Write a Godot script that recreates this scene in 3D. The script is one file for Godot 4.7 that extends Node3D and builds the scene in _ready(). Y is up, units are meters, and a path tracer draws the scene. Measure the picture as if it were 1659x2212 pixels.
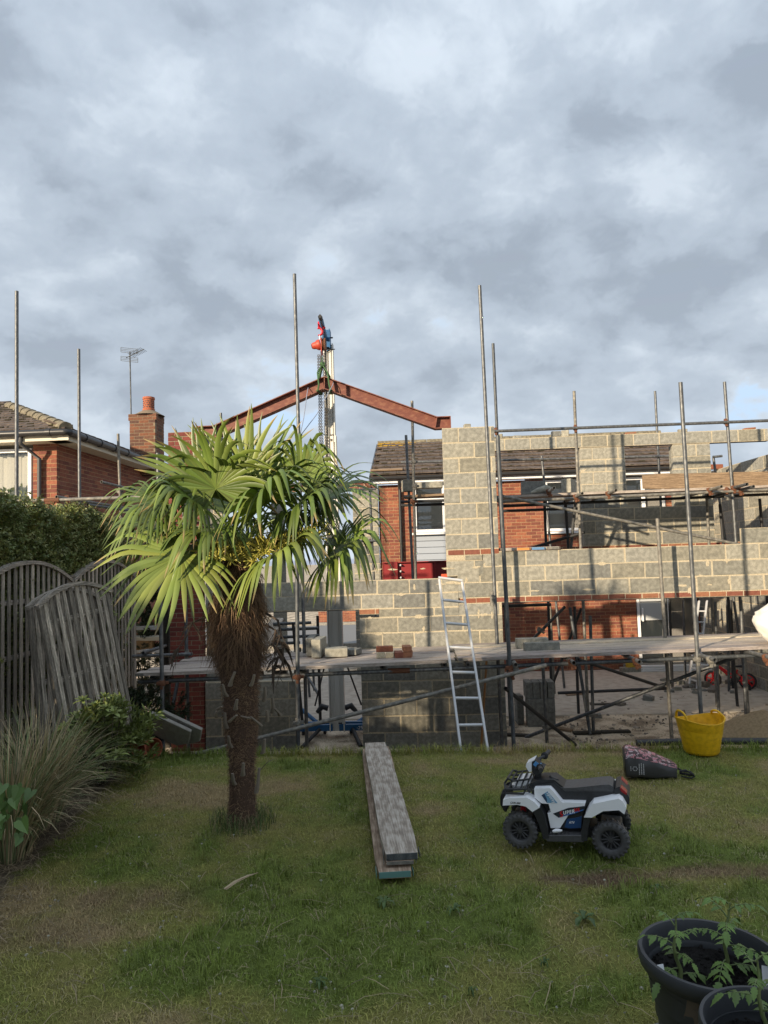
extends Node3D
# A garden in the shade, a palm, and a half-built block extension lit by low evening sun.

const FOCAL := 1533.6          # focal length in units of a 1659 x 2212 view of the photograph
const EYE := Vector3(0, 2.0, 0)
const ZF := -10.05             # face of the new front wall
const ZI := -12.6              # face of the inner wall of the upper storey
const ZH := -16.4              # rear wall of the old house
const SITE := -0.67            # level of the building site, below the lawn
const TR := 0.02415            # scaffold tube radius

var look: Basis
var used := {}
var M := {}
var rng := RandomNumberGenerator.new()

# ------------------------------------------------------------------ pixel to place
func ray(px: float, py: float) -> Vector3:
	return look * Vector3((px - 829.5) / FOCAL, -(py - 1106.0) / FOCAL, -1.0)
func atz(px: float, py: float, z: float) -> Vector3:
	var d := ray(px, py)
	return EYE + d * (z / d.z)
func aty(px: float, py: float, y: float) -> Vector3:
	var d := ray(px, py)
	return EYE + d * ((y - EYE.y) / d.y)
func atx(px: float, py: float, x: float) -> Vector3:
	var d := ray(px, py)
	return EYE + d * (x / d.x)
func to_px(p: Vector3) -> Vector2:
	var v := look.inverse() * (p - EYE)
	if v.z > -0.05:
		return Vector2(-9999, -9999)
	return Vector2(829.5 - v.x / v.z * FOCAL, 1106.0 + v.y / v.z * FOCAL)

# ------------------------------------------------------------------ mesh builder
class MB:
	var v := PackedVector3Array()
	var n := PackedVector3Array()
	var uv := PackedVector2Array()
	var c := PackedColorArray()
	var i := PackedInt32Array()
	var col := Color(1, 1, 1)
	var o := Vector3.ZERO
	func _init(origin := Vector3.ZERO):
		o = origin
	func vert(p: Vector3, nn: Vector3, u := Vector2.ZERO) -> int:
		v.append(p - o); n.append(nn); uv.append(u); c.append(col)
		return v.size() - 1
	func tri3(a: int, b: int, d: int, nn: Vector3):
		if (v[d] - v[a]).cross(v[b] - v[a]).dot(nn) < 0.0:
			i.append(a); i.append(d); i.append(b)
		else:
			i.append(a); i.append(b); i.append(d)
	func face(pts: Array, hint: Vector3, uvs := []):
		var nn := Vector3.ZERO
		for k in range(1, pts.size() - 1):
			nn += (pts[k + 1] - pts[0]).cross(pts[k] - pts[0])
		nn = nn.normalized()
		if nn.dot(hint) < 0.0:
			nn = -nn
		var f := v.size()
		for k in pts.size():
			vert(pts[k], nn, uvs[k] if uvs.size() > k else Vector2.ZERO)
		for k in range(1, pts.size() - 1):
			tri3(f, f + k, f + k + 1, nn)
	func hexa(p: Array):      # 8 corners: bottom ring 0-3, top ring 4-7
		var m := Vector3.ZERO
		for q in p:
			m += q
		m /= 8.0
		for f in [[0, 1, 2, 3], [4, 5, 6, 7], [0, 1, 5, 4], [1, 2, 6, 5], [2, 3, 7, 6], [3, 0, 4, 7]]:
			var pts := [p[f[0]], p[f[1]], p[f[2]], p[f[3]]]
			face(pts, (pts[0] + pts[1] + pts[2] + pts[3]) * 0.25 - m)
	func box(ctr: Vector3, size: Vector3, b := Basis()):
		var h := size * 0.5
		var p := []
		for y in [-1, 1]:
			for q in [[-1, -1], [1, -1], [1, 1], [-1, 1]]:
				p.append(ctr + b * Vector3(h.x * q[0], h.y * y, h.z * q[1]))
		hexa(p)
	func bbox(ctr: Vector3, size: Vector3, bev: float, b := Basis()):   # box with chamfered edges
		var h := size * 0.5
		bev = minf(bev, minf(h.x, minf(h.y, h.z)) * 0.9)
		var ax := [Vector3(1, 0, 0), Vector3(0, 1, 0), Vector3(0, 0, 1)]
		for a in 3:
			for s in [-1.0, 1.0]:
				var u: int = (a + 1) % 3
				var w: int = (a + 2) % 3
				var pts := []
				for q in [[-1, -1], [1, -1], [1, 1], [-1, 1]]:
					pts.append(ctr + b * (ax[a] * s * h[a] + ax[u] * q[0] * (h[u] - bev) + ax[w] * q[1] * (h[w] - bev)))
				face(pts, b * ax[a] * s)
		for a in 3:
			var u: int = (a + 1) % 3
			var w: int = (a + 2) % 3
			for s in [-1.0, 1.0]:
				for t in [-1.0, 1.0]:
					var e1: Vector3 = ax[u] * s * h[u] + ax[w] * t * (h[w] - bev)
					var e2: Vector3 = ax[u] * s * (h[u] - bev) + ax[w] * t * h[w]
					var l: Vector3 = ax[a] * (h[a] - bev)
					face([ctr + b * (e1 - l), ctr + b * (e1 + l), ctr + b * (e2 + l), ctr + b * (e2 - l)], b * (ax[u] * s + ax[w] * t))
		for x in [-1.0, 1.0]:
			for y in [-1.0, 1.0]:
				for z in [-1.0, 1.0]:
					face([ctr + b * Vector3(x * h.x, y * (h.y - bev), z * (h.z - bev)), ctr + b * Vector3(x * (h.x - bev), y * h.y, z * (h.z - bev)), ctr + b * Vector3(x * (h.x - bev), y * (h.y - bev), z * h.z)], b * Vector3(x, y, z))
	func frame_of(d: Vector3) -> Array:
		var s := d.cross(Vector3.UP)
		if s.length() < 0.02:
			s = d.cross(Vector3.RIGHT)
		s = s.normalized()
		return [s, s.cross(d).normalized()]
	func path(pts: Array, radii, seg := 8, caps := true, squash := 1.0):
		var m := pts.size()
		var f0 := v.size()
		var fr := []
		for k in m:
			var d: Vector3 = (pts[mini(k + 1, m - 1)] - pts[maxi(k - 1, 0)]).normalized()
			if fr.is_empty():
				fr = frame_of(d)
			else:
				var s: Vector3 = (fr[0] - d * d.dot(fr[0])).normalized()
				fr = [s, s.cross(d).normalized()]
			var r: float = radii[k] if radii is Array else radii
			for q in seg + 1:
				var an := TAU * q / seg
				var nn: Vector3 = fr[0] * cos(an) + fr[1] * sin(an) * squash
				vert(pts[k] + nn * r, nn.normalized(), Vector2(float(q) / seg, k))
		for k in m - 1:
			for q in seg:
				var a := f0 + k * (seg + 1) + q
				var nn := n[a] + n[a + 1]
				tri3(a, a + 1, a + seg + 2, nn)
				tri3(a, a + seg + 2, a + seg + 1, nn)
		if caps:
			for e in [0, m - 1]:
				var d: Vector3 = (pts[0] - pts[1]) if e == 0 else (pts[m - 1] - pts[m - 2])
				var ring := []
				for q in seg:
					ring.append(v[f0 + e * (seg + 1) + q] + o)
				face(ring, d)
	func tube(a: Vector3, b: Vector3, r: float, seg := 8, caps := true):
		path([a, b], r, seg, caps)
	func hollow(a: Vector3, b: Vector3, r: float, seg := 12):    # steel tube with open ends
		var d := (b - a).normalized()
		path([a, b], r, seg, false)
		var fr := frame_of(d)
		for e in 2:
			var p := a if e == 0 else b
			var out := -d if e == 0 else d
			var deep := p - out * minf(0.15, (b - a).length() * 0.4)
			for q in seg:
				var a0 := TAU * q / seg
				var a1 := TAU * (q + 1) / seg
				var n0: Vector3 = fr[0] * cos(a0) + fr[1] * sin(a0)
				var n1: Vector3 = fr[0] * cos(a1) + fr[1] * sin(a1)
				var ri := r - 0.004
				face([p + n0 * r, p + n1 * r, p + n1 * ri, p + n0 * ri], out)
				face([p + n0 * ri, p + n1 * ri, deep + n1 * ri, deep + n0 * ri], -(n0 + n1))
				face([deep, deep + n0 * ri, deep + n1 * ri], out)
	func lathe(prof: Array, seg := 24, xf := Transform3D(), flat := false):
		var m := prof.size()
		for k in m - 1:
			var p0: Vector2 = prof[k]
			var p1: Vector2 = prof[k + 1]
			var e := p1 - p0
			if e.length() < 1e-6:
				continue
			var nn := Vector2(e.y, -e.x).normalized()
			var na := nn
			var nb := nn
			if not flat:
				if k > 0:
					var ep: Vector2 = p0 - prof[k - 1]
					var np := Vector2(ep.y, -ep.x).normalized()
					if np.dot(nn) > 0.6:
						na = (np + nn).normalized()
				if k < m - 2:
					var en: Vector2 = prof[k + 2] - p1
					var nq := Vector2(en.y, -en.x).normalized()
					if nq.dot(nn) > 0.6:
						nb = (nq + nn).normalized()
			var f := v.size()
			for q in seg + 1:
				var an := TAU * q / seg
				var cs := cos(an)
				var sn := sin(an)
				vert(xf * Vector3(p0.x * cs, p0.y, p0.x * sn), (xf.basis * Vector3(na.x * cs, na.y, na.x * sn)).normalized(), Vector2(float(q) / seg, p0.y))
				vert(xf * Vector3(p1.x * cs, p1.y, p1.x * sn), (xf.basis * Vector3(nb.x * cs, nb.y, nb.x * sn)).normalized(), Vector2(float(q) / seg, p1.y))
			for q in seg:
				var a := f + q * 2
				tri3(a, a + 2, a + 1, n[a] + n[a + 1])
				tri3(a + 2, a + 3, a + 1, n[a + 2] + n[a + 3])
	func prism(poly: PackedVector2Array, depth: float, xf := Transform3D(), bev := 0.0):   # outline in xy, thickness along z
		var idx := Geometry2D.triangulate_polygon(poly)
		var inner := poly
		if bev > 0.0:
			var off := Geometry2D.offset_polygon(poly, -bev)
			if off.size() == 1 and off[0].size() == poly.size():
				inner = PackedVector2Array()
				for p in poly:       # match each corner with its nearest inset corner
					var best: Vector2 = off[0][0]
					for q in off[0]:
						if q.distance_squared_to(p) < best.distance_squared_to(p):
							best = q
					inner.append(best)
			else:
				bev = 0.0
		for s in [-1.0, 1.0]:
			var z: float = depth * 0.5 * s
			var nn: Vector3 = (xf.basis * Vector3(0, 0, s)).normalized()
			var f := v.size()
			for p in inner:
				vert(xf * Vector3(p.x, p.y, z), nn, p)
			for k in range(0, idx.size(), 3):
				tri3(f + idx[k], f + idx[k + 1], f + idx[k + 2], nn)
		var area := 0.0
		for k in poly.size():
			area += poly[k].cross(poly[(k + 1) % poly.size()])
		for k in poly.size():
			var j := (k + 1) % poly.size()
			var p := poly[k]
			var q := poly[j]
			var e := q - p
			var out := Vector3(e.y, -e.x, 0) * signf(area)
			var h := depth * 0.5 - bev
			face([xf * Vector3(p.x, p.y, -h), xf * Vector3(q.x, q.y, -h), xf * Vector3(q.x, q.y, h), xf * Vector3(p.x, p.y, h)], xf.basis * out)
			if bev > 0.0:
				for s in [-1.0, 1.0]:
					var pi := inner[k]
					var qi := inner[j]
					face([xf * Vector3(p.x, p.y, h * s), xf * Vector3(q.x, q.y, h * s), xf * Vector3(qi.x, qi.y, depth * 0.5 * s), xf * Vector3(pi.x, pi.y, depth * 0.5 * s)], xf.basis * (out.normalized() + Vector3(0, 0, s)))
	func blade(pts: Array, side: Vector3, widths: Array, fold := 0.0, tip := Color(0, 0, 0, 0)):   # leaf strip, folded along its middle, with a withered tip
		var m := pts.size()
		var f := v.size()
		for k in m:
			if tip.a > 0.0 and k >= m - 2:
				col = tip
			var d: Vector3 = (pts[mini(k + 1, m - 1)] - pts[maxi(k - 1, 0)]).normalized()
			var s := (side - d * d.dot(side)).normalized()
			var up := s.cross(d)
			var w: float = widths[k] * 0.5
			if fold != 0.0:
				vert(pts[k] - s * w + up * w * fold, (up + s * fold).normalized(), Vector2(0, float(k) / m))
				vert(pts[k], up, Vector2(0.5, float(k) / m))
				vert(pts[k] + s * w + up * w * fold, (up - s * fold).normalized(), Vector2(1, float(k) / m))
			else:
				vert(pts[k] - s * w, up, Vector2(0, float(k) / m))
				vert(pts[k] + s * w, up, Vector2(1, float(k) / m))
		var st := 3 if fold != 0.0 else 2
		for k in m - 1:
			for q in st - 1:
				var a := f + k * st + q
				tri3(a, a + 1, a + st + 1, n[a])
				tri3(a, a + st + 1, a + st, n[a])
	func smooth():       # one normal for all corners that meet in a point
		var sum := {}
		for k in v.size():
			var q := (v[k] * 2000.0).round()
			sum[q] = sum.get(q, Vector3.ZERO) + n[k]
		for k in v.size():
			n[k] = (sum[(v[k] * 2000.0).round()] as Vector3).normalized()
	func mesh(mat: Material) -> ArrayMesh:
		var a := []
		a.resize(Mesh.ARRAY_MAX)
		a[Mesh.ARRAY_VERTEX] = v
		a[Mesh.ARRAY_NORMAL] = n
		a[Mesh.ARRAY_TEX_UV] = uv
		a[Mesh.ARRAY_COLOR] = c
		a[Mesh.ARRAY_INDEX] = i
		var m := ArrayMesh.new()
		m.add_surface_from_arrays(Mesh.PRIMITIVE_TRIANGLES, a)
		if mat:
			m.surface_set_material(0, mat)
		return m

# ------------------------------------------------------------------ scene graph helpers
func numbered(called: String) -> String:
	var k: int = used.get(called, -1) + 1
	used[called] = k
	return called if k == 0 else "%s_%03d" % [called, k]
func tag(o: Node, label := "", category := "", group := "", kind := ""):
	if label: o.set_meta("label", label)
	if category: o.set_meta("category", category)
	if group: o.set_meta("group", group)
	if kind: o.set_meta("kind", kind)
func thing(called: String, label: String, category: String, at := Vector3.ZERO, group := "", turn := 0.0) -> Node3D:
	var o := Node3D.new()
	o.name = numbered(called)
	add_child(o)
	o.position = at
	o.rotation.y = turn
	tag(o, label, category, group)
	return o
func put(b: MB, called: String, mat: Material, parent: Node = self) -> MeshInstance3D:
	var o := MeshInstance3D.new()
	o.mesh = b.mesh(mat)
	o.name = numbered(called) if parent == self else called
	if parent == self:
		o.position = b.o
	parent.add_child(o, true)
	return o
func inst(mesh: Mesh, called: String, mat: Material, parent: Node, xf: Transform3D) -> MeshInstance3D:
	var o := MeshInstance3D.new()
	o.mesh = mesh
	if mat:
		o.material_override = mat
	o.name = called
	o.transform = xf
	parent.add_child(o, true)
	return o
func many(mesh: Mesh, called: String, mat: Material, parent: Node, xfs: Array, cols: Array) -> MultiMeshInstance3D:
	var mm := MultiMesh.new()
	mm.transform_format = MultiMesh.TRANSFORM_3D
	mm.use_colors = cols.size() > 0
	mm.mesh = mesh
	mm.instance_count = xfs.size()
	for k in xfs.size():
		mm.set_instance_transform(k, xfs[k])
		if cols.size() > 0:
			mm.set_instance_color(k, cols[k])
	var o := MultiMeshInstance3D.new()
	o.multimesh = mm
	o.material_override = mat
	o.name = numbered(called) if parent == self else called
	parent.add_child(o, true)
	o.set_meta("kind", "stuff")
	return o
func copy(o: Node3D, label: String, at: Vector3, turn := 0.0) -> Node3D:
	var base := String(o.name)
	if base.length() > 4 and base[base.length() - 4] == "_" and base.right(3).is_valid_int():
		base = base.left(base.length() - 4)
	var r: Node3D = o.duplicate()
	r.name = numbered(base)
	add_child(r)
	r.position = at
	r.rotation.y = turn
	r.set_meta("label", label)
	return r
func rr(a: float, b: float) -> float:
	return rng.randf_range(a, b)

# ------------------------------------------------------------------ materials
func lin(r: float, g: float, b: float) -> Color:
	return Color(r, g, b).linear_to_srgb()
func noise_bytes(sd: int, freq: float, oct: int, size := 512, sx := 1, sy := 1) -> PackedByteArray:
	var f := FastNoiseLite.new()
	f.seed = sd
	f.noise_type = FastNoiseLite.TYPE_SIMPLEX_SMOOTH
	f.frequency = freq
	f.fractal_octaves = oct
	var im := f.get_seamless_image(size / sx, size / sy)
	if sx > 1 or sy > 1:
		im.resize(size, size, Image.INTERPOLATE_CUBIC)
	im.convert(Image.FORMAT_L8)
	return im.get_data()
func ramp_tex(coarse: PackedByteArray, fine: PackedByteArray, share: float, stops: Array, size := 512) -> ImageTexture:
	var lut := []
	for k in 256:
		var t := k / 255.0
		var c: Color = stops[0][1]
		for s in stops.size() - 1:
			if t >= stops[s][0]:
				var u := clampf((t - stops[s][0]) / maxf(stops[s + 1][0] - stops[s][0], 1e-4), 0, 1)
				c = (stops[s][1] as Color).lerp(stops[s + 1][1], u)
		c = c.linear_to_srgb()
		lut.append([int(clampf(c.r, 0, 1) * 255), int(clampf(c.g, 0, 1) * 255), int(clampf(c.b, 0, 1) * 255)])
	var d := PackedByteArray()
	d.resize(size * size * 3)
	for k in size * size:
		var e: Array = lut[clampi(int(coarse[k] * (1.0 - share) + fine[k] * share), 0, 255)]
		d[k * 3] = e[0]; d[k * 3 + 1] = e[1]; d[k * 3 + 2] = e[2]
	return ImageTexture.create_from_image(Image.create_from_data(size, size, false, Image.FORMAT_RGB8, d))
func grey_tex(d: PackedByteArray, size := 512) -> ImageTexture:
	return ImageTexture.create_from_image(Image.create_from_data(size, size, false, Image.FORMAT_L8, d))
func mat(col: Color, rough := 0.8, metal := 0.0, tex: Texture2D = null, scale := Vector3.ONE, world := false, relief: Texture2D = null, cm := 0.0, off := Vector3.ZERO) -> StandardMaterial3D:
	var m := StandardMaterial3D.new()
	m.albedo_color = col
	m.roughness = rough
	m.metallic = metal
	if tex:
		m.albedo_texture = tex
	if relief:
		m.heightmap_enabled = true
		m.heightmap_texture = relief
		m.heightmap_scale = cm
	if tex or relief:
		m.uv1_triplanar = true
		m.uv1_world_triplanar = world
		m.uv1_triplanar_sharpness = 6.0
		m.uv1_scale = scale
		m.uv1_offset = off
	return m
func tint(m: StandardMaterial3D) -> StandardMaterial3D:
	m.vertex_color_use_as_albedo = true
	return m
func foliage(col: Color, rough := 0.55, back := Color(0, 0, 0)) -> StandardMaterial3D:
	var m := tint(mat(col, rough))
	m.cull_mode = BaseMaterial3D.CULL_DISABLED
	if back != Color(0, 0, 0):
		m.backlight_enabled = true
		m.backlight = back
	return m

func make_materials():
	var n_c := noise_bytes(1, 0.012, 5)
	var n_m := noise_bytes(2, 0.05, 4)
	var n_f := noise_bytes(3, 0.35, 2)
	var n_g := noise_bytes(4, 0.06, 4, 512, 8, 1)     # long in x: grain that runs along x
	var n_v := noise_bytes(5, 0.06, 4, 512, 1, 8)     # grain that runs along y
	var n_s := noise_bytes(6, 0.18, 3)
	var h_f := grey_tex(n_f)
	var h_s := grey_tex(n_s)
	var h_g := grey_tex(n_g)
	var h_v := grey_tex(n_v)
	# concrete block: open texture, dark pits and pale grains
	var t_block := ramp_tex(n_c, n_f, 0.72, [[0.0, Color(0.05, 0.05, 0.044)], [0.34, Color(0.15, 0.147, 0.128)], [0.5, Color(0.235, 0.23, 0.198)], [0.66, Color(0.33, 0.32, 0.278)], [1.0, Color(0.62, 0.6, 0.52)]])
	M.block = []
	for k in 5:
		var g: float = [1.06, 0.97, 0.89, 1.0, 1.12][k]
		M.block.append(mat(Color(g, g * [1.0, 1.0, 1.01, 0.985, 0.99][k], g * [1.0, 0.99, 1.03, 0.95, 0.97][k]), 0.95, 0.0, t_block, Vector3.ONE * 2.1, true, h_f, 0.35, Vector3(k * 0.21, k * 0.37, 0)))
	M.block_back = M.block[1]
	var t_mort := ramp_tex(n_m, n_f, 0.5, [[0.0, Color(0.2, 0.165, 0.11)], [0.4, Color(0.42, 0.36, 0.25)], [0.6, Color(0.54, 0.47, 0.34)], [1.0, Color(0.68, 0.62, 0.48)]])
	M.mortar = mat(Color(1, 1, 1), 0.95, 0.0, t_mort, Vector3.ONE * 1.7, true, h_s, 0.5)
	M.mortar_grey = mat(Color(0.72, 0.68, 0.66), 0.95, 0.0, t_mort, Vector3.ONE * 1.7, true, h_s, 0.3)
	M.mortar_pink = mat(Color(0.86, 0.74, 0.66), 0.95, 0.0, t_mort, Vector3.ONE * 1.7, true, h_s, 0.3)
	# facing brick
	var t_brick := ramp_tex(n_c, n_f, 0.45, [[0.0, Color(0.45, 0.4, 0.4)], [0.4, Color(0.8, 0.78, 0.78)], [0.6, Color(0.95, 0.95, 0.95)], [1.0, Color(1, 1, 1)]])
	M.brick_cols = [Color(0.28, 0.09, 0.05), Color(0.23, 0.075, 0.045), Color(0.33, 0.12, 0.065), Color(0.26, 0.095, 0.062), Color(0.19, 0.062, 0.043)]
	M.brick = []
	for k in 5:
		M.brick.append(mat((M.brick_cols[k] as Color).linear_to_srgb(), 0.9, 0.0, t_brick, Vector3.ONE * 2.3, true, h_f, 0.15, Vector3(k * 0.3, k * 0.17, 0)))
	M.brick_many = tint(mat(Color(1, 1, 1), 0.9, 0.0, t_brick, Vector3.ONE * 2.3, true, h_f, 0.15))
	M.red_cols = [Color(0.2, 0.045, 0.03), Color(0.165, 0.036, 0.026), Color(0.225, 0.055, 0.036), Color(0.185, 0.042, 0.034), Color(0.15, 0.032, 0.024)]
	M.red = []
	for k in 5:
		M.red.append(mat((M.red_cols[k] as Color).linear_to_srgb(), 0.85, 0.0, t_brick, Vector3.ONE * 2.3, true, h_f, 0.1, Vector3(k * 0.3, k * 0.17, 0)))
	M.chim_cols = [Color(0.16, 0.075, 0.045), Color(0.13, 0.062, 0.04), Color(0.19, 0.085, 0.048), Color(0.115, 0.06, 0.042), Color(0.21, 0.085, 0.045)]
	M.chim = []
	for k in 5:
		M.chim.append(mat((M.chim_cols[k] as Color).linear_to_srgb(), 0.92, 0.0, t_brick, Vector3.ONE * 2.3, true, h_f, 0.2, Vector3(k * 0.3, k * 0.17, 0)))
	M.lintel_brick = []
	for k in 4:
		var cc: Color = [Color(0.25, 0.085, 0.045), Color(0.2, 0.068, 0.042), Color(0.29, 0.125, 0.065), Color(0.22, 0.078, 0.05)][k]
		M.lintel_brick.append(mat(cc.linear_to_srgb(), 0.8, 0.0, t_brick, Vector3.ONE * 3.0, true, h_f, 0.1, Vector3(k * 0.3, k * 0.17, 0)))
	# roof tile
	var t_tile := ramp_tex(n_c, n_f, 0.4, [[0.0, Color(0.03, 0.025, 0.02)], [0.45, Color(0.09, 0.07, 0.058)], [0.6, Color(0.125, 0.1, 0.082)], [1.0, Color(0.2, 0.17, 0.13)]])
	M.tile = []
	for k in 3:
		var g: float = [1.0, 0.92, 1.06][k]
		M.tile.append(mat(Color(g, g * 0.98, g * 0.97), 0.9, 0.0, t_tile, Vector3.ONE * 1.4, true, h_f, 0.3, Vector3(k * 0.4, 0, k * 0.2)))
	M.tile_many = tint(mat(Color(1, 1, 1), 0.9, 0.0, t_tile, Vector3.ONE * 1.4, true, h_f, 0.3))
	M.tile_grey = mat(Color(1.25, 1.3, 1.2), 0.9, 0.0, t_tile, Vector3.ONE * 1.4, true, h_f, 0.4)
	M.moss = mat(lin(0.045, 0.038, 0.016), 1.0, 0.0, t_brick, Vector3.ONE * 6, true, h_f, 1.0)
	M.lichen = mat(lin(0.5, 0.3, 0.02), 0.95, 0.0, t_brick, Vector3.ONE * 6, true, h_f, 0.6)
	# steel
	var t_galv := ramp_tex(n_c, n_s, 0.45, [[0.0, Color(0.08, 0.075, 0.07)], [0.38, Color(0.25, 0.25, 0.25)], [0.58, Color(0.37, 0.375, 0.37)], [0.68, Color(0.42, 0.41, 0.39)], [0.74, Color(0.68, 0.65, 0.58)], [1.0, Color(0.75, 0.72, 0.64)]])
	M.galv = mat(Color(0.66, 0.67, 0.68), 0.5, 0.5, t_galv, Vector3(3, 1.5, 3), true)
	M.galv2 = mat(Color(0.56, 0.58, 0.6), 0.56, 0.45, t_galv, Vector3(3, 1.2, 3), true)
	M.galv3 = mat(Color(0.78, 0.76, 0.72), 0.65, 0.3, t_galv, Vector3(2, 2, 2), true)
	M.rust = mat(lin(0.17, 0.07, 0.035), 0.85, 0.1, t_brick, Vector3.ONE * 9, true, h_f, 0.3)
	M.black_steel = mat(lin(0.035, 0.036, 0.038), 0.6, 0.2, t_brick, Vector3.ONE * 4, true)
	M.alu = mat(lin(0.6, 0.59, 0.55), 0.5, 0.15)
	M.alu_dull = mat(lin(0.55, 0.56, 0.57), 0.5, 0.3)
	var t_oxide := ramp_tex(n_c, n_f, 0.4, [[0.0, Color(0.09, 0.024, 0.016)], [0.45, Color(0.15, 0.042, 0.026)], [0.6, Color(0.18, 0.058, 0.034)], [0.72, Color(0.22, 0.1, 0.055)], [1.0, Color(0.3, 0.18, 0.11)]])
	M.oxide = mat(Color(1, 1, 1), 0.62, 0.0, t_oxide, Vector3(1.2, 2.4, 1.2), true)
	M.oxide_dark = mat(lin(0.22, 0.012, 0.014), 0.5, 0.0)
	M.blue_steel = mat(lin(0.012, 0.11, 0.27), 0.5, 0.0, t_brick, Vector3.ONE * 3, true)
	M.hoist_red = mat(lin(0.4, 0.05, 0.025), 0.5)
	M.hook_red = mat(lin(0.5, 0.015, 0.03), 0.4)
	M.chain = mat(lin(0.1, 0.088, 0.07), 0.5, 0.4)
	M.sling = mat(lin(0.05, 0.115, 0.045), 0.85)
	M.rope = mat(lin(0.25, 0.28, 0.36), 0.9)
	# timber
	var wood := func(a: Color, b: Color, c2: Color, grain: PackedByteArray): return ramp_tex(n_m, grain, 0.72, [[0.0, a], [0.42, a.lerp(b, 0.7)], [0.55, b], [0.68, b.lerp(c2, 0.6)], [1.0, c2]])
	var t_board: ImageTexture = wood.call(Color(0.17, 0.14, 0.115), Color(0.47, 0.41, 0.345), Color(0.7, 0.64, 0.56), n_g)
	var t_fence: ImageTexture = wood.call(Color(0.035, 0.033, 0.03), Color(0.135, 0.125, 0.112), Color(0.27, 0.25, 0.225), n_v)
	var t_fence_x: ImageTexture = wood.call(Color(0.035, 0.033, 0.03), Color(0.135, 0.125, 0.112), Color(0.27, 0.25, 0.225), n_g)
	M.board = []
	for k in 4:
		var g: float = [1.0, 0.9, 0.82, 1.06][k]
		M.board.append(mat(Color(g, g * 0.99, g * [0.97, 1.0, 1.02, 0.94][k]), 0.85, 0.0, t_board, Vector3(0.8, 2.6, 2.6), false, h_g, 0.12, Vector3(k * 0.27, k * 0.41, k * 0.19)))
	var t_old: ImageTexture = ramp_tex(n_c, n_g, 0.52, [[0.0, Color(0.12, 0.095, 0.075)], [0.4, Color(0.28, 0.235, 0.19)], [0.53, Color(0.38, 0.33, 0.275)], [0.68, Color(0.46, 0.41, 0.35)], [1.0, Color(0.6, 0.55, 0.48)]])
	M.old_board = [mat(Color(1, 1, 1), 0.9, 0.0, t_old, Vector3(0.9, 2.0, 2.0), false, h_g, 0.12), mat(Color(1.0, 0.93, 0.87), 0.9, 0.0, t_old, Vector3(0.9, 2.0, 2.0), false, h_g, 0.12, Vector3(0.3, 0.5, 0.2))]
	M.toe = mat(lin(0.5, 0.39, 0.28), 0.8, 0.0, t_board, Vector3(0.7, 2.4, 2.4), false, h_g, 0.2)
	M.fence = []
	for k in 4:
		var g: float = [1.5, 1.2, 1.7, 1.35][k]
		M.fence.append(mat(Color(g, g * 0.98, g * 0.94), 0.92, 0.0, t_fence, Vector3(3, 0.8, 3), false, h_v, 0.4, Vector3(k * 0.31, k * 0.23, k * 0.4)))
	M.fence_x = mat(Color(1.4, 1.37, 1.32), 0.92, 0.0, t_fence_x, Vector3(0.8, 3, 3), false, h_g, 0.4)
	M.dark_timber = mat(lin(0.05, 0.046, 0.036), 0.95, 0.0, t_brick, Vector3.ONE * 4, true, h_s, 0.5)
	# plastics, glass, paint
	M.upvc = mat(lin(0.78, 0.79, 0.8), 0.4)
	M.cream = mat(lin(0.62, 0.57, 0.45), 0.6)
	M.clad = mat(lin(0.33, 0.37, 0.43), 0.5)
	M.black_plastic = mat(lin(0.025, 0.026, 0.028), 0.5, 0.0, t_brick, Vector3.ONE * 5.0)
	M.grey_plastic = mat(lin(0.075, 0.075, 0.077), 0.5, 0.0, t_brick, Vector3.ONE * 5.0)
	M.gutter = mat(lin(0.025, 0.025, 0.026), 0.35)
	M.glass = mat(Color(0.3, 0.34, 0.36, 0.14), 0.03)
	M.glass.transparency = BaseMaterial3D.TRANSPARENCY_ALPHA
	M.dark_room = mat(lin(0.42, 0.4, 0.37), 0.95)
	M.curtain = foliage(lin(0.72, 0.7, 0.6), 0.9, Color(0.3, 0.3, 0.28))
	M.terracotta = mat(lin(0.42, 0.13, 0.065), 0.85, 0.0, t_brick, Vector3.ONE * 4, true, h_s, 0.3)
	M.yellow = mat(lin(0.8, 0.47, 0.01), 0.45, 0.0, t_brick, Vector3.ONE * 2.5)
	M.white = mat(lin(0.84, 0.85, 0.87), 0.34)
	M.slab = mat(lin(0.3, 0.285, 0.25), 0.92, 0.0, t_brick, Vector3.ONE * 2, true, h_s, 0.5)
	M.soil = mat(lin(0.016, 0.012, 0.009), 1.0, 0.0, t_brick, Vector3.ONE * 7, true, h_s, 2.0)
	# ground
	M.lawn = tint(mat(Color(1, 1, 1), 1.0, 0.0, t_brick, Vector3.ONE * 1.3, true, h_s, 1.5))
	var t_site := ramp_tex(n_c, n_s, 0.4, [[0.0, Color(0.1, 0.078, 0.058)], [0.36, Color(0.2, 0.165, 0.125)], [0.48, Color(0.36, 0.31, 0.245)], [0.6, Color(0.47, 0.41, 0.335)], [1.0, Color(0.58, 0.52, 0.43)]])
	M.site = mat(Color(1.12, 1.1, 1.06), 0.97, 0.0, t_site, Vector3.ONE * 0.33, true, h_s, 1.6)
	M.concrete = mat(lin(0.48, 0.43, 0.355), 0.95, 0.0, t_brick, Vector3.ONE * 0.7, true, h_s, 0.4)
	M.sand = mat(lin(0.6, 0.48, 0.3), 1.0, 0.0, t_brick, Vector3.ONE * 3, true, h_s, 1.0)
	M.rubble = mat(lin(0.25, 0.225, 0.195), 0.97, 0.0, t_brick, Vector3.ONE * 4, true, h_s, 0.8)
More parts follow.
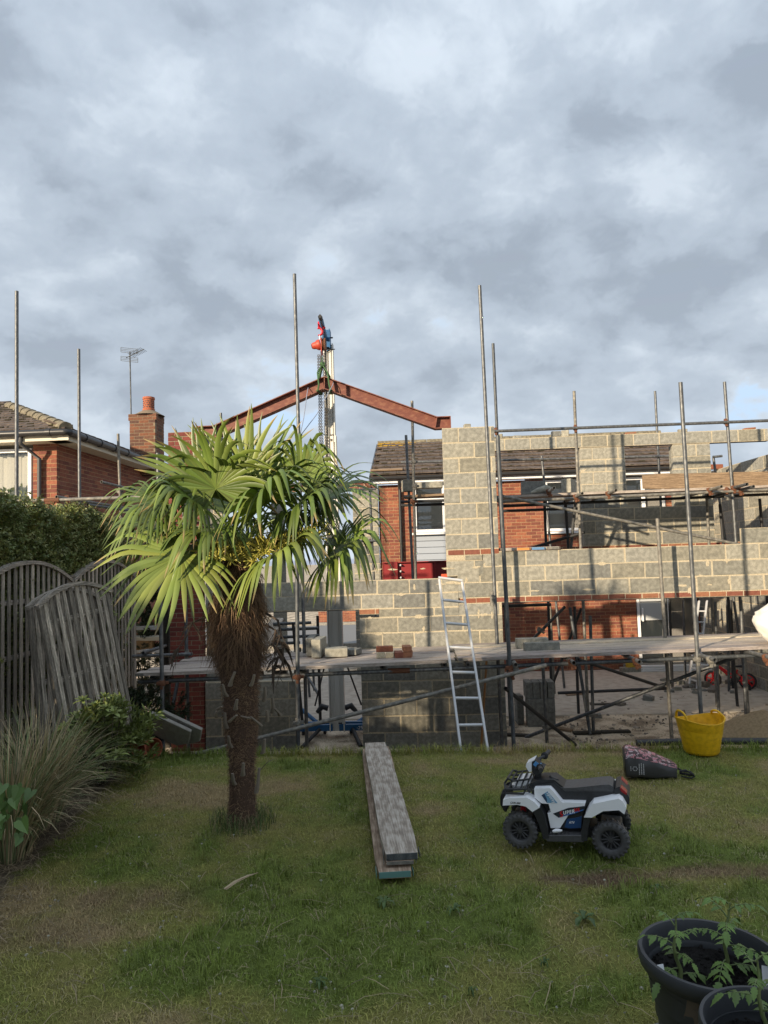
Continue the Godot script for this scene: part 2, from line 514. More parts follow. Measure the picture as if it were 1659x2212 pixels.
	# plants
	M.palm = foliage(Color(1, 1, 1), 0.42, Color(0.35, 0.42, 0.12))
	M.fibre = foliage(Color(1, 1, 1), 0.9, Color(0.2, 0.16, 0.1))
	M.leaf = foliage(Color(1, 1, 1), 0.5, Color(0.3, 0.35, 0.12))
	M.grass = foliage(Color(1, 1, 1), 0.7, Color(0.3, 0.32, 0.12))
	M.twig = tint(mat(Color(1, 1, 1), 0.95))

# ------------------------------------------------------------------ camera, sky, sun
func make_view():
	var cam := Camera3D.new()
	cam.name = "camera"
	cam.fov = 71.6
	cam.near = 0.05
	cam.far = 600.0
	cam.position = EYE
	cam.rotation_order = EULER_ORDER_YXZ
	cam.rotation_degrees = Vector3(3.7, 2.9, -1.72)
	add_child(cam)
	cam.current = true
	look = cam.basis
	var e := Environment.new()
	e.background_mode = Environment.BG_SKY
	e.tonemap_mode = Environment.TONE_MAPPER_LINEAR
	e.tonemap_exposure = 2.15
	e.sdfgi_enabled = true
	e.ssao_enabled = true
	e.ssil_enabled = true
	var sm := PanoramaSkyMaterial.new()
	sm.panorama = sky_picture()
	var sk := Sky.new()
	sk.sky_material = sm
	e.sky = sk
	var we := WorldEnvironment.new()
	we.name = "environment"
	we.environment = e
	add_child(we)
	var sun := DirectionalLight3D.new()
	sun.name = "sun"
	sun.light_energy = 1.15
	sun.light_color = Color(1.0, 0.92, 0.8)
	sun.light_angular_distance = 1.0
	sun.shadow_enabled = true
	add_child(sun)
	# low sun behind the camera's left shoulder: 40 degrees off the wall's normal, 14 degrees high
	var az := deg_to_rad(40.0)
	var el := deg_to_rad(14.5)
	var to := Vector3(-sin(az) * cos(el), sin(el), cos(az) * cos(el))
	sun.look_at_from_position(to * 20.0, Vector3.ZERO)

func sky_picture() -> ImageTexture:
	var w := 4096
	var h := 2048
	var rows := h / 2 + 40
	var d := PackedByteArray()
	d.resize(w * rows * 3)
	var f1 := FastNoiseLite.new()
	f1.seed = 41; f1.frequency = 1.55; f1.fractal_octaves = 6; f1.fractal_gain = 0.52
	f1.noise_type = FastNoiseLite.TYPE_SIMPLEX_SMOOTH
	f1.domain_warp_enabled = true
	f1.domain_warp_amplitude = 0.22
	f1.domain_warp_frequency = 0.9
	var f2 := FastNoiseLite.new()
	f2.seed = 77; f2.frequency = 0.55; f2.fractal_octaves = 3
	f2.noise_type = FastNoiseLite.TYPE_SIMPLEX_SMOOTH
	var f3 := FastNoiseLite.new()
	f3.seed = 9; f3.frequency = 3.0; f3.fractal_octaves = 6; f3.fractal_gain = 0.56
	f3.noise_type = FastNoiseLite.TYPE_SIMPLEX_SMOOTH
	var dark := Color(0.172, 0.203, 0.245)
	var mid := Color(0.232, 0.27, 0.318)
	var pale := Color(0.325, 0.366, 0.412)
	var blue := Color(0.24, 0.4, 0.6)
	for y in rows:
		var el := (0.5 - (y + 0.5) / h) * PI
		var sy := sin(el)
		var cy := cos(el)
		for x in w:
			var k := (y * w + x) * 3
			var c := mid
			if true:
				var az := (float(x) + 0.5) / w * TAU - PI
				var s := 1.75 / (maxf(sy, 0.0) + 0.42)
				var px := sin(az) * cy * s
				var pz := -cos(az) * cy * s * 1.1
				var big := f2.get_noise_2d(px, pz)
				var n := f1.get_noise_2d(px, pz) * 0.8 + big * 0.2 + f3.get_noise_2d(px, pz) * 0.3
				var low := exp(-maxf(sy, 0.0) * 5.5)
				var t := clampf(n * 1.1 + 0.46 + low * 0.16, 0.0, 1.0)
				c = dark.lerp(mid, smoothstep(0.05, 0.5, t)).lerp(pale, smoothstep(0.44, 1.0, t))
				var gap := smoothstep(0.78, 1.0, t) * smoothstep(0.05, 0.3, low) * smoothstep(0.05, 0.45, big + 0.1)
				c = c.lerp(blue, gap * 0.55)
				c = c.lerp(Color(0.41, 0.455, 0.5), low * 0.5)
				c = c * (0.93 + 0.6 * pow(maxf(sy, 0.0), 3.0))      # overcast gradient, raised overhead out of view to add fill on the lawn
			c = c.linear_to_srgb()
			d[k] = int(c.r * 255.0 + 0.5); d[k + 1] = int(c.g * 255.0 + 0.5); d[k + 2] = int(c.b * 255.0 + 0.5)
	var im := Image.create(w, h, false, Image.FORMAT_RGB8)
	im.fill(mid.linear_to_srgb())
	im.blit_rect(Image.create_from_data(w, rows, false, Image.FORMAT_RGB8, d), Rect2i(0, 0, w, rows), Vector2i.ZERO)
	return ImageTexture.create_from_image(im)

# ------------------------------------------------------------------ lawn and site
var lawn_noise := FastNoiseLite.new()
var blobs := []
var bare_spots := []
func lip(x: float) -> float:
	return -7.52 + 0.07 * lawn_noise.get_noise_2d(x * 55.0, 900.0) + 0.05 * x * 0.2
func bed_edge(z: float) -> float:      # soil bed along the left fence
	return lerpf(-2.62, -3.05, clampf((-4.3 - z) / 3.0, -0.6, 1.0)) + 0.12 * lawn_noise.get_noise_2d(z * 60.0, 40.0)
func lawn_y(x: float, z: float) -> float:
	return 0.022 * lawn_noise.get_noise_2d(x * 30.0, z * 30.0) + 0.01 * lawn_noise.get_noise_2d(x * 110.0, z * 110.0) - 0.012
func dryness(x: float, z: float) -> float:
	var d := 0.36 + 0.75 * lawn_noise.get_noise_2d(x * 42.0 + 300.0, z * 42.0) + 0.45 * lawn_noise.get_noise_2d(x * 160.0, z * 160.0 + 50.0)
	for b in blobs:
		var u: float = Vector2((x - b[0]) / b[2], (z - b[1]) / b[3]).length()
		d += b[4] * exp(-u * u)
	return clampf(d, 0.0, 1.0)
func bare(x: float, z: float) -> float:     # scuffed brown patches of dead turf
	var d := 0.0
	for b in bare_spots:
		var u: float = Vector2((x - b[0]) / b[2], (z - b[1]) / b[3]).length() + 0.5 * lawn_noise.get_noise_2d(x * 240.0, z * 240.0)
		d = maxf(d, b[4] * (1.0 - smoothstep(0.45, 1.1, u)))
	return d
func lawn_color(x: float, z: float, dry: float) -> Color:
	var c := Color(0.14, 0.185, 0.026).lerp(Color(0.23, 0.225, 0.05), smoothstep(0.1, 0.5, dry)).lerp(Color(0.35, 0.26, 0.125), smoothstep(0.5, 0.95, dry))
	return c.lerp(Color(0.15, 0.09, 0.055), bare(x, z))

func make_ground():
	lawn_noise.seed = 5
	lawn_noise.frequency = 0.012
	lawn_noise.fractal_octaves = 4
	lawn_noise.noise_type = FastNoiseLite.TYPE_SIMPLEX_SMOOTH
	# dry and lush patches, each where the photograph shows it
	for b in [[420, 1720, 0.55, 0.35, 0.45], [330, 1790, 0.35, 0.3, 0.25], [260, 1960, 0.5, 0.28, 0.35], [60, 2010, 0.4, 0.25, 0.3], [640, 1790, 0.5, 0.45, 0.4], [720, 1900, 0.3, 0.3, 0.2],
			[1290, 1895, 0.42, 0.12, 0.75], [1560, 1885, 0.6, 0.1, 0.6], [1050, 1640, 0.5, 0.12, 0.35], [1180, 1680, 0.5, 0.2, 0.3], [1340, 1625, 0.4, 0.15, 0.45], [1420, 1700, 0.5, 0.2, 0.35], [120, 2150, 0.4, 0.3, 0.3], [520, 2130, 0.35, 0.2, 0.2],
			[450, 2070, 0.35, 0.3, -0.55], [230, 1870, 0.35, 0.25, -0.5], [640, 1650, 0.6, 0.25, -0.4], [1000, 1950, 0.9, 0.35, -0.3], [1230, 1800, 0.5, 0.3, -0.35], [800, 2100, 0.6, 0.3, -0.2], [1330, 2150, 0.35, 0.25, -0.5], [380, 1650, 0.4, 0.3, -0.25], [1480, 1760, 0.5, 0.3, -0.2]]:
		var p := aty(b[0], b[1], 0.0)
		blobs.append([p.x, p.z, b[2], b[3], b[4]])
	for b in [[1280, 1893, 0.36, 0.13, 0.9], [1400, 1885, 0.25, 0.1, 0.7], [1540, 1876, 0.42, 0.1, 0.75], [1650, 1885, 0.3, 0.1, 0.7], [290, 1935, 0.5, 0.25, 0.4], [60, 2020, 0.5, 0.2, 0.35], [1360, 1622, 0.25, 0.08, 0.6]]:
		var p := aty(b[0], b[1], 0.0)
		bare_spots.append([p.x, p.z, b[2], b[3], b[4]])
	# far ground: one sheet to the horizon
	var g := MB.new()
	g.face([Vector3(-220, SITE - 0.012, 40), Vector3(220, SITE - 0.012, 40), Vector3(220, SITE - 0.012, -400), Vector3(-220, SITE - 0.012, -400)], Vector3.UP)
	tag(put(g, "ground", M.site), "pale dusty ground of the building site", "", "", "structure")
	# trampled site earth with soft bumps
	g = MB.new()
	var nx := 90
	var nz := 70
	for j in nz:
		for i in nx:
			var x := lerpf(-6.0, 9.5, i / float(nx - 1))
			var z := lerpf(-7.3, -16.2, j / float(nz - 1))
			var y := SITE + 0.012 + 0.035 * lawn_noise.get_noise_2d(x * 70.0, z * 70.0) * smoothstep(-13.5, -11.0, z)
			g.vert(Vector3(x, y, z), Vector3.UP)
	for j in nz - 1:
		for i in nx - 1:
			var a := j * nx + i
			g.tri3(a, a + 1, a + nx + 1, Vector3.UP)
			g.tri3(a, a + nx + 1, a + nx, Vector3.UP)
	tag(put(g, "site_earth", M.site), "", "", "", "structure")
	g = MB.new()
	g.bbox(Vector3(2.1, SITE - 0.02, -14.1), Vector3(9.2, 0.1, 4.4), 0.01)
	tag(put(g, "concrete_floor", M.concrete), "", "", "", "structure")
	# lawn
	g = MB.new()
	nx = 150
	nz = 125
	for j in nz + 3:
		for i in nx:
			var x := lerpf(-4.7, 7.5, i / float(nx - 1))
			var e := lip(x)
			var z := lerpf(4.0, e, pow(clampf(j / float(nz - 1), 0, 1), 0.7))
			var y := lawn_y(x, z)
			var dry := dryness(x, z)
			g.col = lawn_color(x, z, dry)
			if x < bed_edge(z):
				g.col = Color(0.085, 0.065, 0.042).lerp(Color(0.19, 0.15, 0.1), lawn_noise.get_noise_2d(x * 200.0, z * 200.0) * 0.5 + 0.5)
			if j == nz: z -= 0.06; y -= 0.06
			if j == nz + 1: z -= 0.14; y -= 0.35
			if j == nz + 2: z -= 0.3; y = SITE - 0.05
			if j >= nz: g.col = Color(0.09, 0.066, 0.042)
			g.vert(Vector3(x, y, z), Vector3.UP if j < nz else Vector3(0, 0.6, -0.8))
	for j in nz + 2:
		for i in nx - 1:
			var a := j * nx + i
			g.tri3(a, a + 1, a + nx + 1, g.n[a])
			g.tri3(a, a + nx + 1, a + nx, g.n[a])
	tag(put(g, "lawn", M.lawn), "", "", "", "structure")

func tuft(count: int, rad: float, h0: float, h1: float, w: float, lean: float, sd: int) -> ArrayMesh:
	var r := RandomNumberGenerator.new()
	r.seed = sd
	var b := MB.new()
	for k in count:
		var an := r.randf() * TAU
		var p := Vector3(cos(an), 0, sin(an)) * rad * sqrt(r.randf())
		p.y = -0.008
		var h := r.randf_range(h0, h1)
		var dir := Vector3(r.randf_range(-1, 1), 0, r.randf_range(-1, 1)).normalized()
		var l := lean * r.randf_range(0.3, 1.3)
		var q := p + Vector3.UP * h * 0.62 + dir * h * l * 0.35
		var t := p + Vector3.UP * h * (1.0 - 0.45 * l) + dir * h * l
		var g := r.randf_range(0.6, 1.7)
		b.col = Color(g, g * r.randf_range(0.94, 1.06), g * r.randf_range(0.85, 1.1))
		b.blade([p, q, t], dir.cross(Vector3.UP), [w, w * 0.85, w * 0.12])
	return b.mesh(null)

func make_grass():
	rng.seed = 11
	var green := []
	var gcol := []
	var dry := []
	var dcol := []
	var long := []
	var lcol := []
	var step := 0.043
	var z := -2.3
	while z > -7.62:
		var x := -3.7
		while x < 4.6:
			var p := Vector3(x + rr(-0.5, 0.5) * step, 0, z + rr(-0.5, 0.5) * step)
			x += step
			if p.x < bed_edge(p.z) + 0.02 or p.z < lip(p.x) - 0.02:
				continue
			var s := to_px(p)
			if s.x < -330 or s.x > 1990 or s.y > 2500:
				continue
			p.y = lawn_y(p.x, p.z)
			var d := dryness(p.x, p.z)
			var b := Basis(Vector3.UP, rr(0, TAU)).scaled(Vector3.ONE * rr(0.7, 1.25))
			var c := lawn_color(p.x, p.z, clampf(d + rr(-0.18, 0.18), 0, 1)) * rr(0.95, 1.55)
			if rng.randf() < 0.1:
				dry.append(Transform3D(b, p)); dcol.append(Color(0.42, 0.36, 0.2) * rr(0.6, 1.1))
			if d > 0.62 and rng.randf() < (d - 0.5) * 1.5:
				dry.append(Transform3D(b, p)); dcol.append(c.lerp(Color(0.3, 0.24, 0.13), rr(0.1, 0.7)))
				if rng.randf() < 0.35:
					continue
			if p.z < lip(p.x) + 0.12 and rng.randf() < 0.75:
				long.append(Transform3D(b, p)); lcol.append(c * 1.1)
			elif d < 0.2 and rng.randf() < 0.25:
				long.append(Transform3D(b.scaled(Vector3.ONE * 0.8), p)); lcol.append(c)
			green.append(Transform3D(b, p)); gcol.append(c)
		z -= step
	tag(many(tuft(9, 0.05, 0.012, 0.04, 0.0034, 1.4, 1), "grass", M.grass, self, green, gcol), "short patchy green lawn grass", "grass")
	tag(many(tuft(9, 0.05, 0.02, 0.055, 0.0028, 1.35, 2), "dry_grass", M.grass, self, dry, dcol), "straw coloured dead grass in the worn lawn patches", "grass")
	tag(many(tuft(11, 0.03, 0.06, 0.12, 0.0038, 0.75, 3), "long_grass", M.grass, self, long, lcol), "longer uncut grass along the lawn's far edge", "grass")
	# white clover heads
	var cl := MB.new()
	for k in 9:
		var d := Vector3(cos(k * 2.4), 0.3 + 0.7 * (k % 3) / 2.0, sin(k * 2.4)).normalized()
		cl.blade([Vector3(0, 0.035, 0), Vector3(0, 0.036, 0) + d * 0.008], d.cross(Vector3.FORWARD), [0.004, 0.006])
	cl.path([Vector3(0, 0.01, 0), Vector3(0, 0.035, 0)], 0.0006, 3, false)
	var xs := []
	var cs := []
	for k in 170:
		var p := aty(rr(20, 1640), 1630 + 570 * pow(rng.randf(), 0.8), 0.0)
		if p.x < bed_edge(p.z) + 0.1 or dryness(p.x, p.z) > 0.75:
			continue
		p.y = lawn_y(p.x, p.z)
		xs.append(Transform3D(Basis(Vector3.UP, rr(0, TAU)).scaled(Vector3.ONE * rr(0.7, 1.2)), p))
		cs.append(Color(0.55, 0.53, 0.46) * rr(0.6, 1.1))
	tag(many(cl.mesh(null), "clover_flowers", M.leaf, self, xs, cs), "tiny white clover flowers dotted over the lawn", "flowers")
	# broad-leaved weeds in the lawn, each a rosette
	for w in [[1260, 1983, 0.14], [980, 1968, 0.09], [1175, 2080, 0.06], [830, 1955, 0.1], [690, 2130, 0.07], [1420, 1925, 0.07], [1020, 2150, 0.05]]:
		var p := aty(w[0], w[1], 0.0)
		p.y = lawn_y(p.x, p.z)
		w[2] *= 0.65
		var t := thing("lawn_weed", "flat rosette of broad green weed leaves growing in the lawn", "weed", p, "weeds in the lawn")
		for k in 6 + rng.randi() % 6:
			var an := k * 2.4 + rr(-0.5, 0.5)
			var d := Vector3(cos(an), 0, sin(an))
			var l: float = w[2] * rr(0.6, 1.1)
			var b := MB.new()
			b.col = Color(0.055, 0.1, 0.022) * rr(0.8, 1.3)
			b.blade([Vector3(0, 0.01, 0), d * l * 0.4 + Vector3(0, 0.035, 0), d * l * 0.75 + Vector3(0, 0.035, 0), d * l + Vector3(0, 0.012, 0)], d.cross(Vector3.UP), [0.006, l * 0.25, l * 0.28, 0.004], 0.25)
			put(b, "leaf", M.leaf, t)
	# dropped bits
	var p0 := aty(487, 1922, 0.03)
	var p1 := aty(557, 1886, 0.03)
	var t := thing("dead_leaf_strip", "pale dry palm leaf strip lying on the lawn in front of the palm", "leaf strip", p0)
	var b := MB.new(p0)
	b.col = Color(0.4, 0.32, 0.2)
	b.blade([p0, p0.lerp(p1, 0.3) + Vector3(0, 0.012, 0), p0.lerp(p1, 0.7) + Vector3(0, 0.01, 0), p1], (p1 - p0).cross(Vector3.UP).normalized(), [0.03, 0.034, 0.026, 0.008], 0.35)
	put(b, "blade", M.leaf, t)
	b = MB.new(p0)
	b.col = Color(0.3, 0.23, 0.14)
	b.path([p0 + Vector3(0, 0.004, 0), p0.lerp(p1, 0.5) + Vector3(0, 0.015, 0), p1 + Vector3(0, 0.003, 0)], 0.003, 5)
	put(b, "rib", M.twig, t)

# ------------------------------------------------------------------ masonry
func unit_mesh(size: Vector3, bev: float, rough: float, sd: int) -> ArrayMesh:
	var b := MB.new()
	b.bbox(Vector3.ZERO, size, bev)
	var f := FastNoiseLite.new()
	f.seed = sd
	f.frequency = 0.9
	for k in b.v.size():
		var p := b.v[k] * 30.0
		b.v[k] += Vector3(f.get_noise_3dv(p), f.get_noise_3dv(p + Vector3(70, 0, 0)), f.get_noise_3dv(p + Vector3(0, 90, 0)) * 0.6) * rough
	return b.mesh(null)
func spans(a: float, b: float, ym: float, holes: Array) -> Array:
	var out := [[a, b]]
	for h in holes:
		if ym < h[1] or ym > h[3]:
			continue
		var nx := []
		for s in out:
			if h[2] <= s[0] or h[0] >= s[1]:
				nx.append(s)
				continue
			if h[0] > s[0] + 0.02: nx.append([s[0], h[0]])
			if h[2] < s[1] - 0.02: nx.append([h[2], s[1]])
		out = nx
	return out
# rows: [y0, y1, [[a, b], ...], bond offset]; units are laid along ux from org, face turned to out
func masonry(parent: Node3D, called: String, org: Vector3, ux: Vector3, out: Vector3, rows: Array, pitch: float, joint: float, depth: float, meshes: Array, nominal: Vector3, mats: Array, mortar: Material, recess: float, limit := 99999, cols := [], many_mat: Material = null, seen := []):
	var b := Basis(ux, Vector3.UP, ux.cross(Vector3.UP))
	var list := []
	var core := MB.new(parent.position)
	for r in rows:
		var h: float = r[1] - r[0] - joint
		for s in r[2]:
			var mw: float = s[1] - s[0] - 0.004
			core.box(org + ux * (s[0] + s[1]) * 0.5 + Vector3.UP * (r[0] + r[1]) * 0.5 - out * depth * 0.5, Vector3(mw, r[1] - r[0], depth - 2.0 * recess), b)
			var k := floori((s[0] - r[3]) / pitch)
			while true:
				var u0: float = r[3] + k * pitch
				var u1: float = u0 + pitch - joint
				k += 1
				if u0 >= s[1] - 0.02:
					break
				u0 = maxf(u0, s[0])
				u1 = minf(u1, s[1])
				if s[1] - u1 < 0.035 and u1 < s[1]: u1 = s[1]
				if u1 - u0 < 0.035:
					continue
				var c: Vector3 = org + ux * (u0 + u1) * 0.5 + Vector3.UP * (r[0] + r[1]) * 0.5 - out * (depth * 0.5 + rr(-0.0016, 0.0016))
				c += (ux * rr(-0.2, 0.2) + Vector3.UP * rr(-0.2, 0.2)) * joint
				var xf := Transform3D(b * Basis(Vector3(0, 0, 1), rr(-0.006, 0.006)) * Basis.from_scale(Vector3((u1 - u0 - joint * rr(-0.15, 0.15)) / nominal.x, h / nominal.y * rr(0.985, 1.01), depth / nominal.z)), c - parent.position)
				var rank := 0.0
				if limit < 99999:
					var p := to_px(c)
					rank = 100.0 + c.distance_to(EYE)
					for q in seen:
						if p.x > q[0] and p.y > q[1] and p.x < q[2] and p.y < q[3]:
							rank -= 80.0
							break
				list.append([rank, xf])
	put(core, "mortar", mortar, parent)
	if list.size() > limit:
		list.sort_custom(func(p, q): return p[0] < q[0])
	var xs := []
	var cs := []
	for k in list.size():
		if k < limit:
			inst(meshes[rng.randi() % meshes.size()], called, mats[rng.randi() % mats.size()], parent, list[k][1])
		else:
			xs.append(list[k][1])
			cs.append((cols[rng.randi() % cols.size()] as Color) * rr(0.9, 1.1))
	if xs.size() > 0:
		many(meshes[0], called + "work", many_mat, parent, xs, cs)

var BLOCKS := []
var BRICKS := []
const BLK := Vector3(0.445, 0.208, 0.1)
const BRK := Vector3(0.215, 0.065, 0.1)
func block_rows(parent: Node3D, org: Vector3, ux: Vector3, out: Vector3, rows: Array, pitch := 0.4556, joint := 0.014, recess := 0.003):
	masonry(parent, "block", org, ux, out, rows, pitch, joint, 0.1, BLOCKS, BLK, M.block, M.mortar, recess)

func back_slab(parent: Node3D, called: String, a: Vector3, b: Vector3):   # inner leaf behind the laid face
	var m := MB.new(parent.position)
	m.box((a + b) * 0.5, (b - a).abs())
	put(m, called, M.block_back, parent)

func make_new_walls():
	rng.seed = 21
	for k in 4:
		BLOCKS.append(unit_mesh(BLK, 0.005, 0.007, 30 + k))
		BRICKS.append(unit_mesh(BRK, 0.003, 0.0025, 60 + k))
	var X := Vector3.RIGHT
	var Z := Vector3.BACK
	# ---- front wall: lower middle panel, window band on the left, pier, long band on the right
	var t := thing("block_wall", "long grey concrete block wall with tall pier and red brick course, facing the lawn", "wall", Vector3(0, SITE, ZF))
	var o := Vector3(0, 0, ZF)
	var rows := []
	var ys := [-0.88, -0.654, -0.43, -0.2, 0.037, 0.276, 0.525, 0.737, 0.951, 1.164]
	for k in ys.size() - 1:
		rows.append([ys[k], ys[k + 1], [[-0.9, 1.1]], [0.1, 0.33][k % 2]])
	rows.append([1.164, 1.285, [[-0.62, 0.5]], 0.16])
	rows.append([1.285, 1.489, [[-3.1, 0.5]], 0.05])
	rows.append([1.489, 1.69, [[-3.1, 0.5]], 0.28])
	rows.append([1.164, 1.332, [[0.5, 1.1]], 0.16])
	var yb := 1.405
	for k in 3:
		rows.append([yb + k * 0.2135, yb + (k + 1) * 0.2135, [[0.5 if k < 1 else (0.62 if k == 1 else 0.86), 6.1]], [0.14, 0.36, 0.1][k]])
	rows.append([1.6185, 1.832, [[0.5, 0.62]], 0.5])
	rows.append([1.713, 1.93, [[0.352, 0.86]], 0.29])
	rows.append([2.0455, 2.262, [[4.44, 5.2]], 4.44])
	for k in 8:
		rows.append([2.084 + k * 0.2168, 2.084 + (k + 1) * 0.2168, [[0.352, 1.09]], 0.13 if k % 2 == 1 else 0.352])
	block_rows(t, o, X, Z, rows)
	rows = [[1.332, 1.405, [[0.52, 6.1]], 0.52], [2.007, 2.084, [[0.352, 1.09]], 0.38], [1.212, 1.285, [[-0.9, -0.625]], -0.9]]
	masonry(t, "brick", o + Vector3(0, 0, 0.002), X, Z, rows, 0.2285, 0.009, 0.1, BRICKS, BRK, M.lintel_brick, M.mortar, 0.003)
	masonry(t, "concrete_brick", o + Vector3(0, 0, 0.001), X, Z, [[1.932, 2.005, [[0.352, 0.855]], 0.352]], 0.262, 0.01, 0.1, BRICKS, BRK, [M.mortar, M.block[3]], M.mortar, 0.003)
	back_slab(t, "inner_leaf", Vector3(-0.89, SITE - 0.2, ZF - 0.1), Vector3(1.09, 1.16, ZF - 0.28))
	back_slab(t, "inner_leaf", Vector3(-3.1, 1.285, ZF - 0.1), Vector3(0.36, 1.685, ZF - 0.28))
	back_slab(t, "inner_leaf", Vector3(0.36, 1.165, ZF - 0.1), Vector3(1.085, 3.81, ZF - 0.3))
	back_slab(t, "inner_leaf", Vector3(1.09, 1.345, ZF - 0.1), Vector3(6.1, 2.04, ZF - 0.28))
	var m := MB.new(t.position)      # steel lintels
	m.box(Vector3(3.4, 1.325, ZF - 0.14), Vector3(5.0, 0.008, 0.27))
	m.box(Vector3(-2.0, 1.278, ZF - 0.14), Vector3(2.3, 0.01, 0.27))
	put(m, "lintel", M.black_steel, t)
	m = MB.new(t.position)           # mortar squeezed out and smeared beside some joints
	for k in 70:
		var p := Vector3(rr(-0.8, 5.9), [0.951, 1.164, 1.489, 1.6185, 1.832][k % 5] + rr(-0.012, 0.012), ZF + 0.001)
		if p.y < 1.35 and p.x > 1.0: p.x -= 1.2 + rr(0.0, 0.6); p.y = maxf(p.y, 0.8)
		if p.x < -0.85 or p.x > 5.9: continue
		if p.y < 1.4 and p.x > 1.0: continue
		var pts := []
		var rx := rr(0.03, 0.11)
		var ry := rr(0.009, 0.022)
		if k % 6 == 0:
			rx = rr(0.015, 0.03); ry = rr(0.03, 0.07); p.y += rr(-0.09, 0.09)
		for q in 13:
			pts.append(p + Vector3(cos(q * TAU / 13) * rx * rr(0.5, 1.2), sin(q * TAU / 13) * ry * rr(0.4, 1.3), rr(0.001, 0.003)))
		m.face(pts, Z)
	put(m, "mortar_smear", M.mortar, t)
	# ---- left lower panel
	t = thing("block_wall", "low grey block wall panel under the window gap, behind the palm trunk", "wall", Vector3(-2.5, SITE, ZF))
	rows = []
	ys = [-0.93, -0.69, -0.44, -0.18, 0.066, 0.31]
	for k in 5:
		rows.append([ys[k], ys[k + 1], [[-3.12, -1.83]], [0.0, 0.23][k % 2]])
	block_rows(t, o, X, Z, rows, 0.48, 0.013)
	back_slab(t, "inner_leaf", Vector3(-3.1, SITE - 0.2, ZF - 0.1), Vector3(-1.84, 0.305, ZF - 0.28))
	# ---- left brick corner with block leaf behind
	t = thing("brick_pier", "dark red brick pier with stepped top at the building's corner behind the palm", "pier", Vector3(-3.4, SITE, ZF))
	rows = []
	for k in 74:
		var y0 := -0.93 + k * 0.0655
		if y0 > 4.0: break
		var a := -3.63
		if y0 > 3.86: a = -3.39
		rows.append([y0, y0 + 0.0655, [[a, -3.145]], -3.63 + (0.1 if k % 2 else 0.0)])
	masonry(t, "brick", o + Vector3(0, 0, -0.03), X, Z, rows, 0.2145, 0.01, 0.1, BRICKS, BRK, M.red, M.mortar_grey, 0.004, 300, M.red_cols, M.brick_many, [[360, 900, 445, 1000], [360, 1250, 445, 1620]])
	rows = []
	for k in 20:
		var y0 := -0.69 + k * 0.2265
		if y0 > 3.7: break
		rows.append([y0, y0 + 0.2265, [[-3.135, -2.88]], -3.135 + (0.14 if k % 2 else 0.0)])
	block_rows(t, Vector3(0, 0, ZF - 0.14), X, Z, rows)
	# ---- inner wall of the upper storey
	t = thing("block_wall", "grey block wall with window openings behind the upper scaffold", "wall", Vector3(4, 1.7, ZI))
	o = Vector3(0, 0, ZI)
	rows = []
	var holes := [[3.63, 2.76, 4.46, 3.83]]
	for k in 8:
		var y0 := 2.1 + k * 0.2165
		var last := 5.1
		rows.append([y0, y0 + 0.2165, spans(2.85, last, y0 + 0.1, holes), 2.85 + (0.22 if k % 2 else 0.0)])
	rows.append([3.84, 4.05, [[1.05, 6.1]], 0.2])
	block_rows(t, o, X, Z, rows, 0.45)
	masonry(t, "brick", o + Vector3(0, 0, 0.002), X, Z, [[2.025, 2.098, [[1.1, 6.1]], 1.1]], 0.2285, 0.009, 0.1, BRICKS, BRK, M.lintel_brick, M.mortar, 0.003)
	m = MB.new(t.position)
	m.box(Vector3(3.6, 3.836, ZI - 0.05), Vector3(5.0, 0.008, 0.1))
	m.box(Vector3(3.6, 1.9, ZI - 0.15), Vector3(5.1, 0.24, 0.2))
	put(m, "lintel", M.black_steel, t)
	back_slab(t, "inner_leaf", Vector3(2.87, 2.1, ZI - 0.1), Vector3(3.6, 3.83, ZI - 0.26))
	back_slab(t, "inner_leaf", Vector3(4.48, 2.1, ZI - 0.1), Vector3(5.08, 3.83, ZI - 0.26))
	back_slab(t, "inner_leaf", Vector3(3.6, 2.1, ZI - 0.1), Vector3(4.48, 2.745, ZI - 0.26))
	# ---- side wall on the right, running back to the old house
	t = thing("block_wall", "grey block side wall running back to the old brick house", "wall", Vector3(6.2, SITE, -12))
	rows = []
	for k in 20:
		var y0 := -0.87 + k * 0.225
		if y0 > 3.5: break
		rows.append([y0, y0 + 0.225, [[0.0, 8.2]], 0.225 if k % 2 else 0.0])
	block_rows(t, Vector3(6.2, 0, -16.4), Vector3.BACK, Vector3.LEFT, rows, 0.45)
	back_slab(t, "inner_leaf", Vector3(6.3, SITE - 0.1, -16.4), Vector3(6.48, 3.6, -8.2))
	# ---- far block pier against the house, with a brick parapet beam
	t = thing("block_pier", "grey block pier joined to the left corner of the old brick house", "pier", Vector3(-1.25, SITE, ZH))
	rows = []
	for k in 20:
		var y0 := -0.7 + k * 0.2145
		if y0 > 3.4: break
		rows.append([y0, y0 + 0.2145, [[-1.55, -0.96]], -1.55 + (0.22 if k % 2 else 0.0)])
	block_rows(t, Vector3(0, 0, ZH + 0.06), X, Z, rows, 0.44)
	rows = []
	for k in 2:
		rows.append([3.592 + k * 0.075, 3.667 + k * 0.075, [[-3.4, -0.98]], -3.4 + k * 0.11])
	masonry(t, "brick", Vector3(0, 0, ZH + 0.07), X, Z, rows, 0.225, 0.01, 0.1, BRICKS, BRK, M.lintel_brick, M.mortar, 0.003)
	m = MB.new(t.position)
	m.box(Vector3(-2.2, 3.765, ZH + 0.0), Vector3(2.5, 0.035, 0.2))
	put(m, "coping", M.black_plastic, t)
	m = MB.new(t.position)
	m.box(Vector3(-3.3, 1.45, ZH + 0.02), Vector3(0.3, 4.26, 0.1))
	put(m, "prop_panel", M.block_back, t)
	# ---- oxide red ground-floor steel
	t = thing("steel_beam", "dark red bolted steel beam lying behind the block wall", "steel beam", Vector3(0.25, SITE, ZI - 0.2))
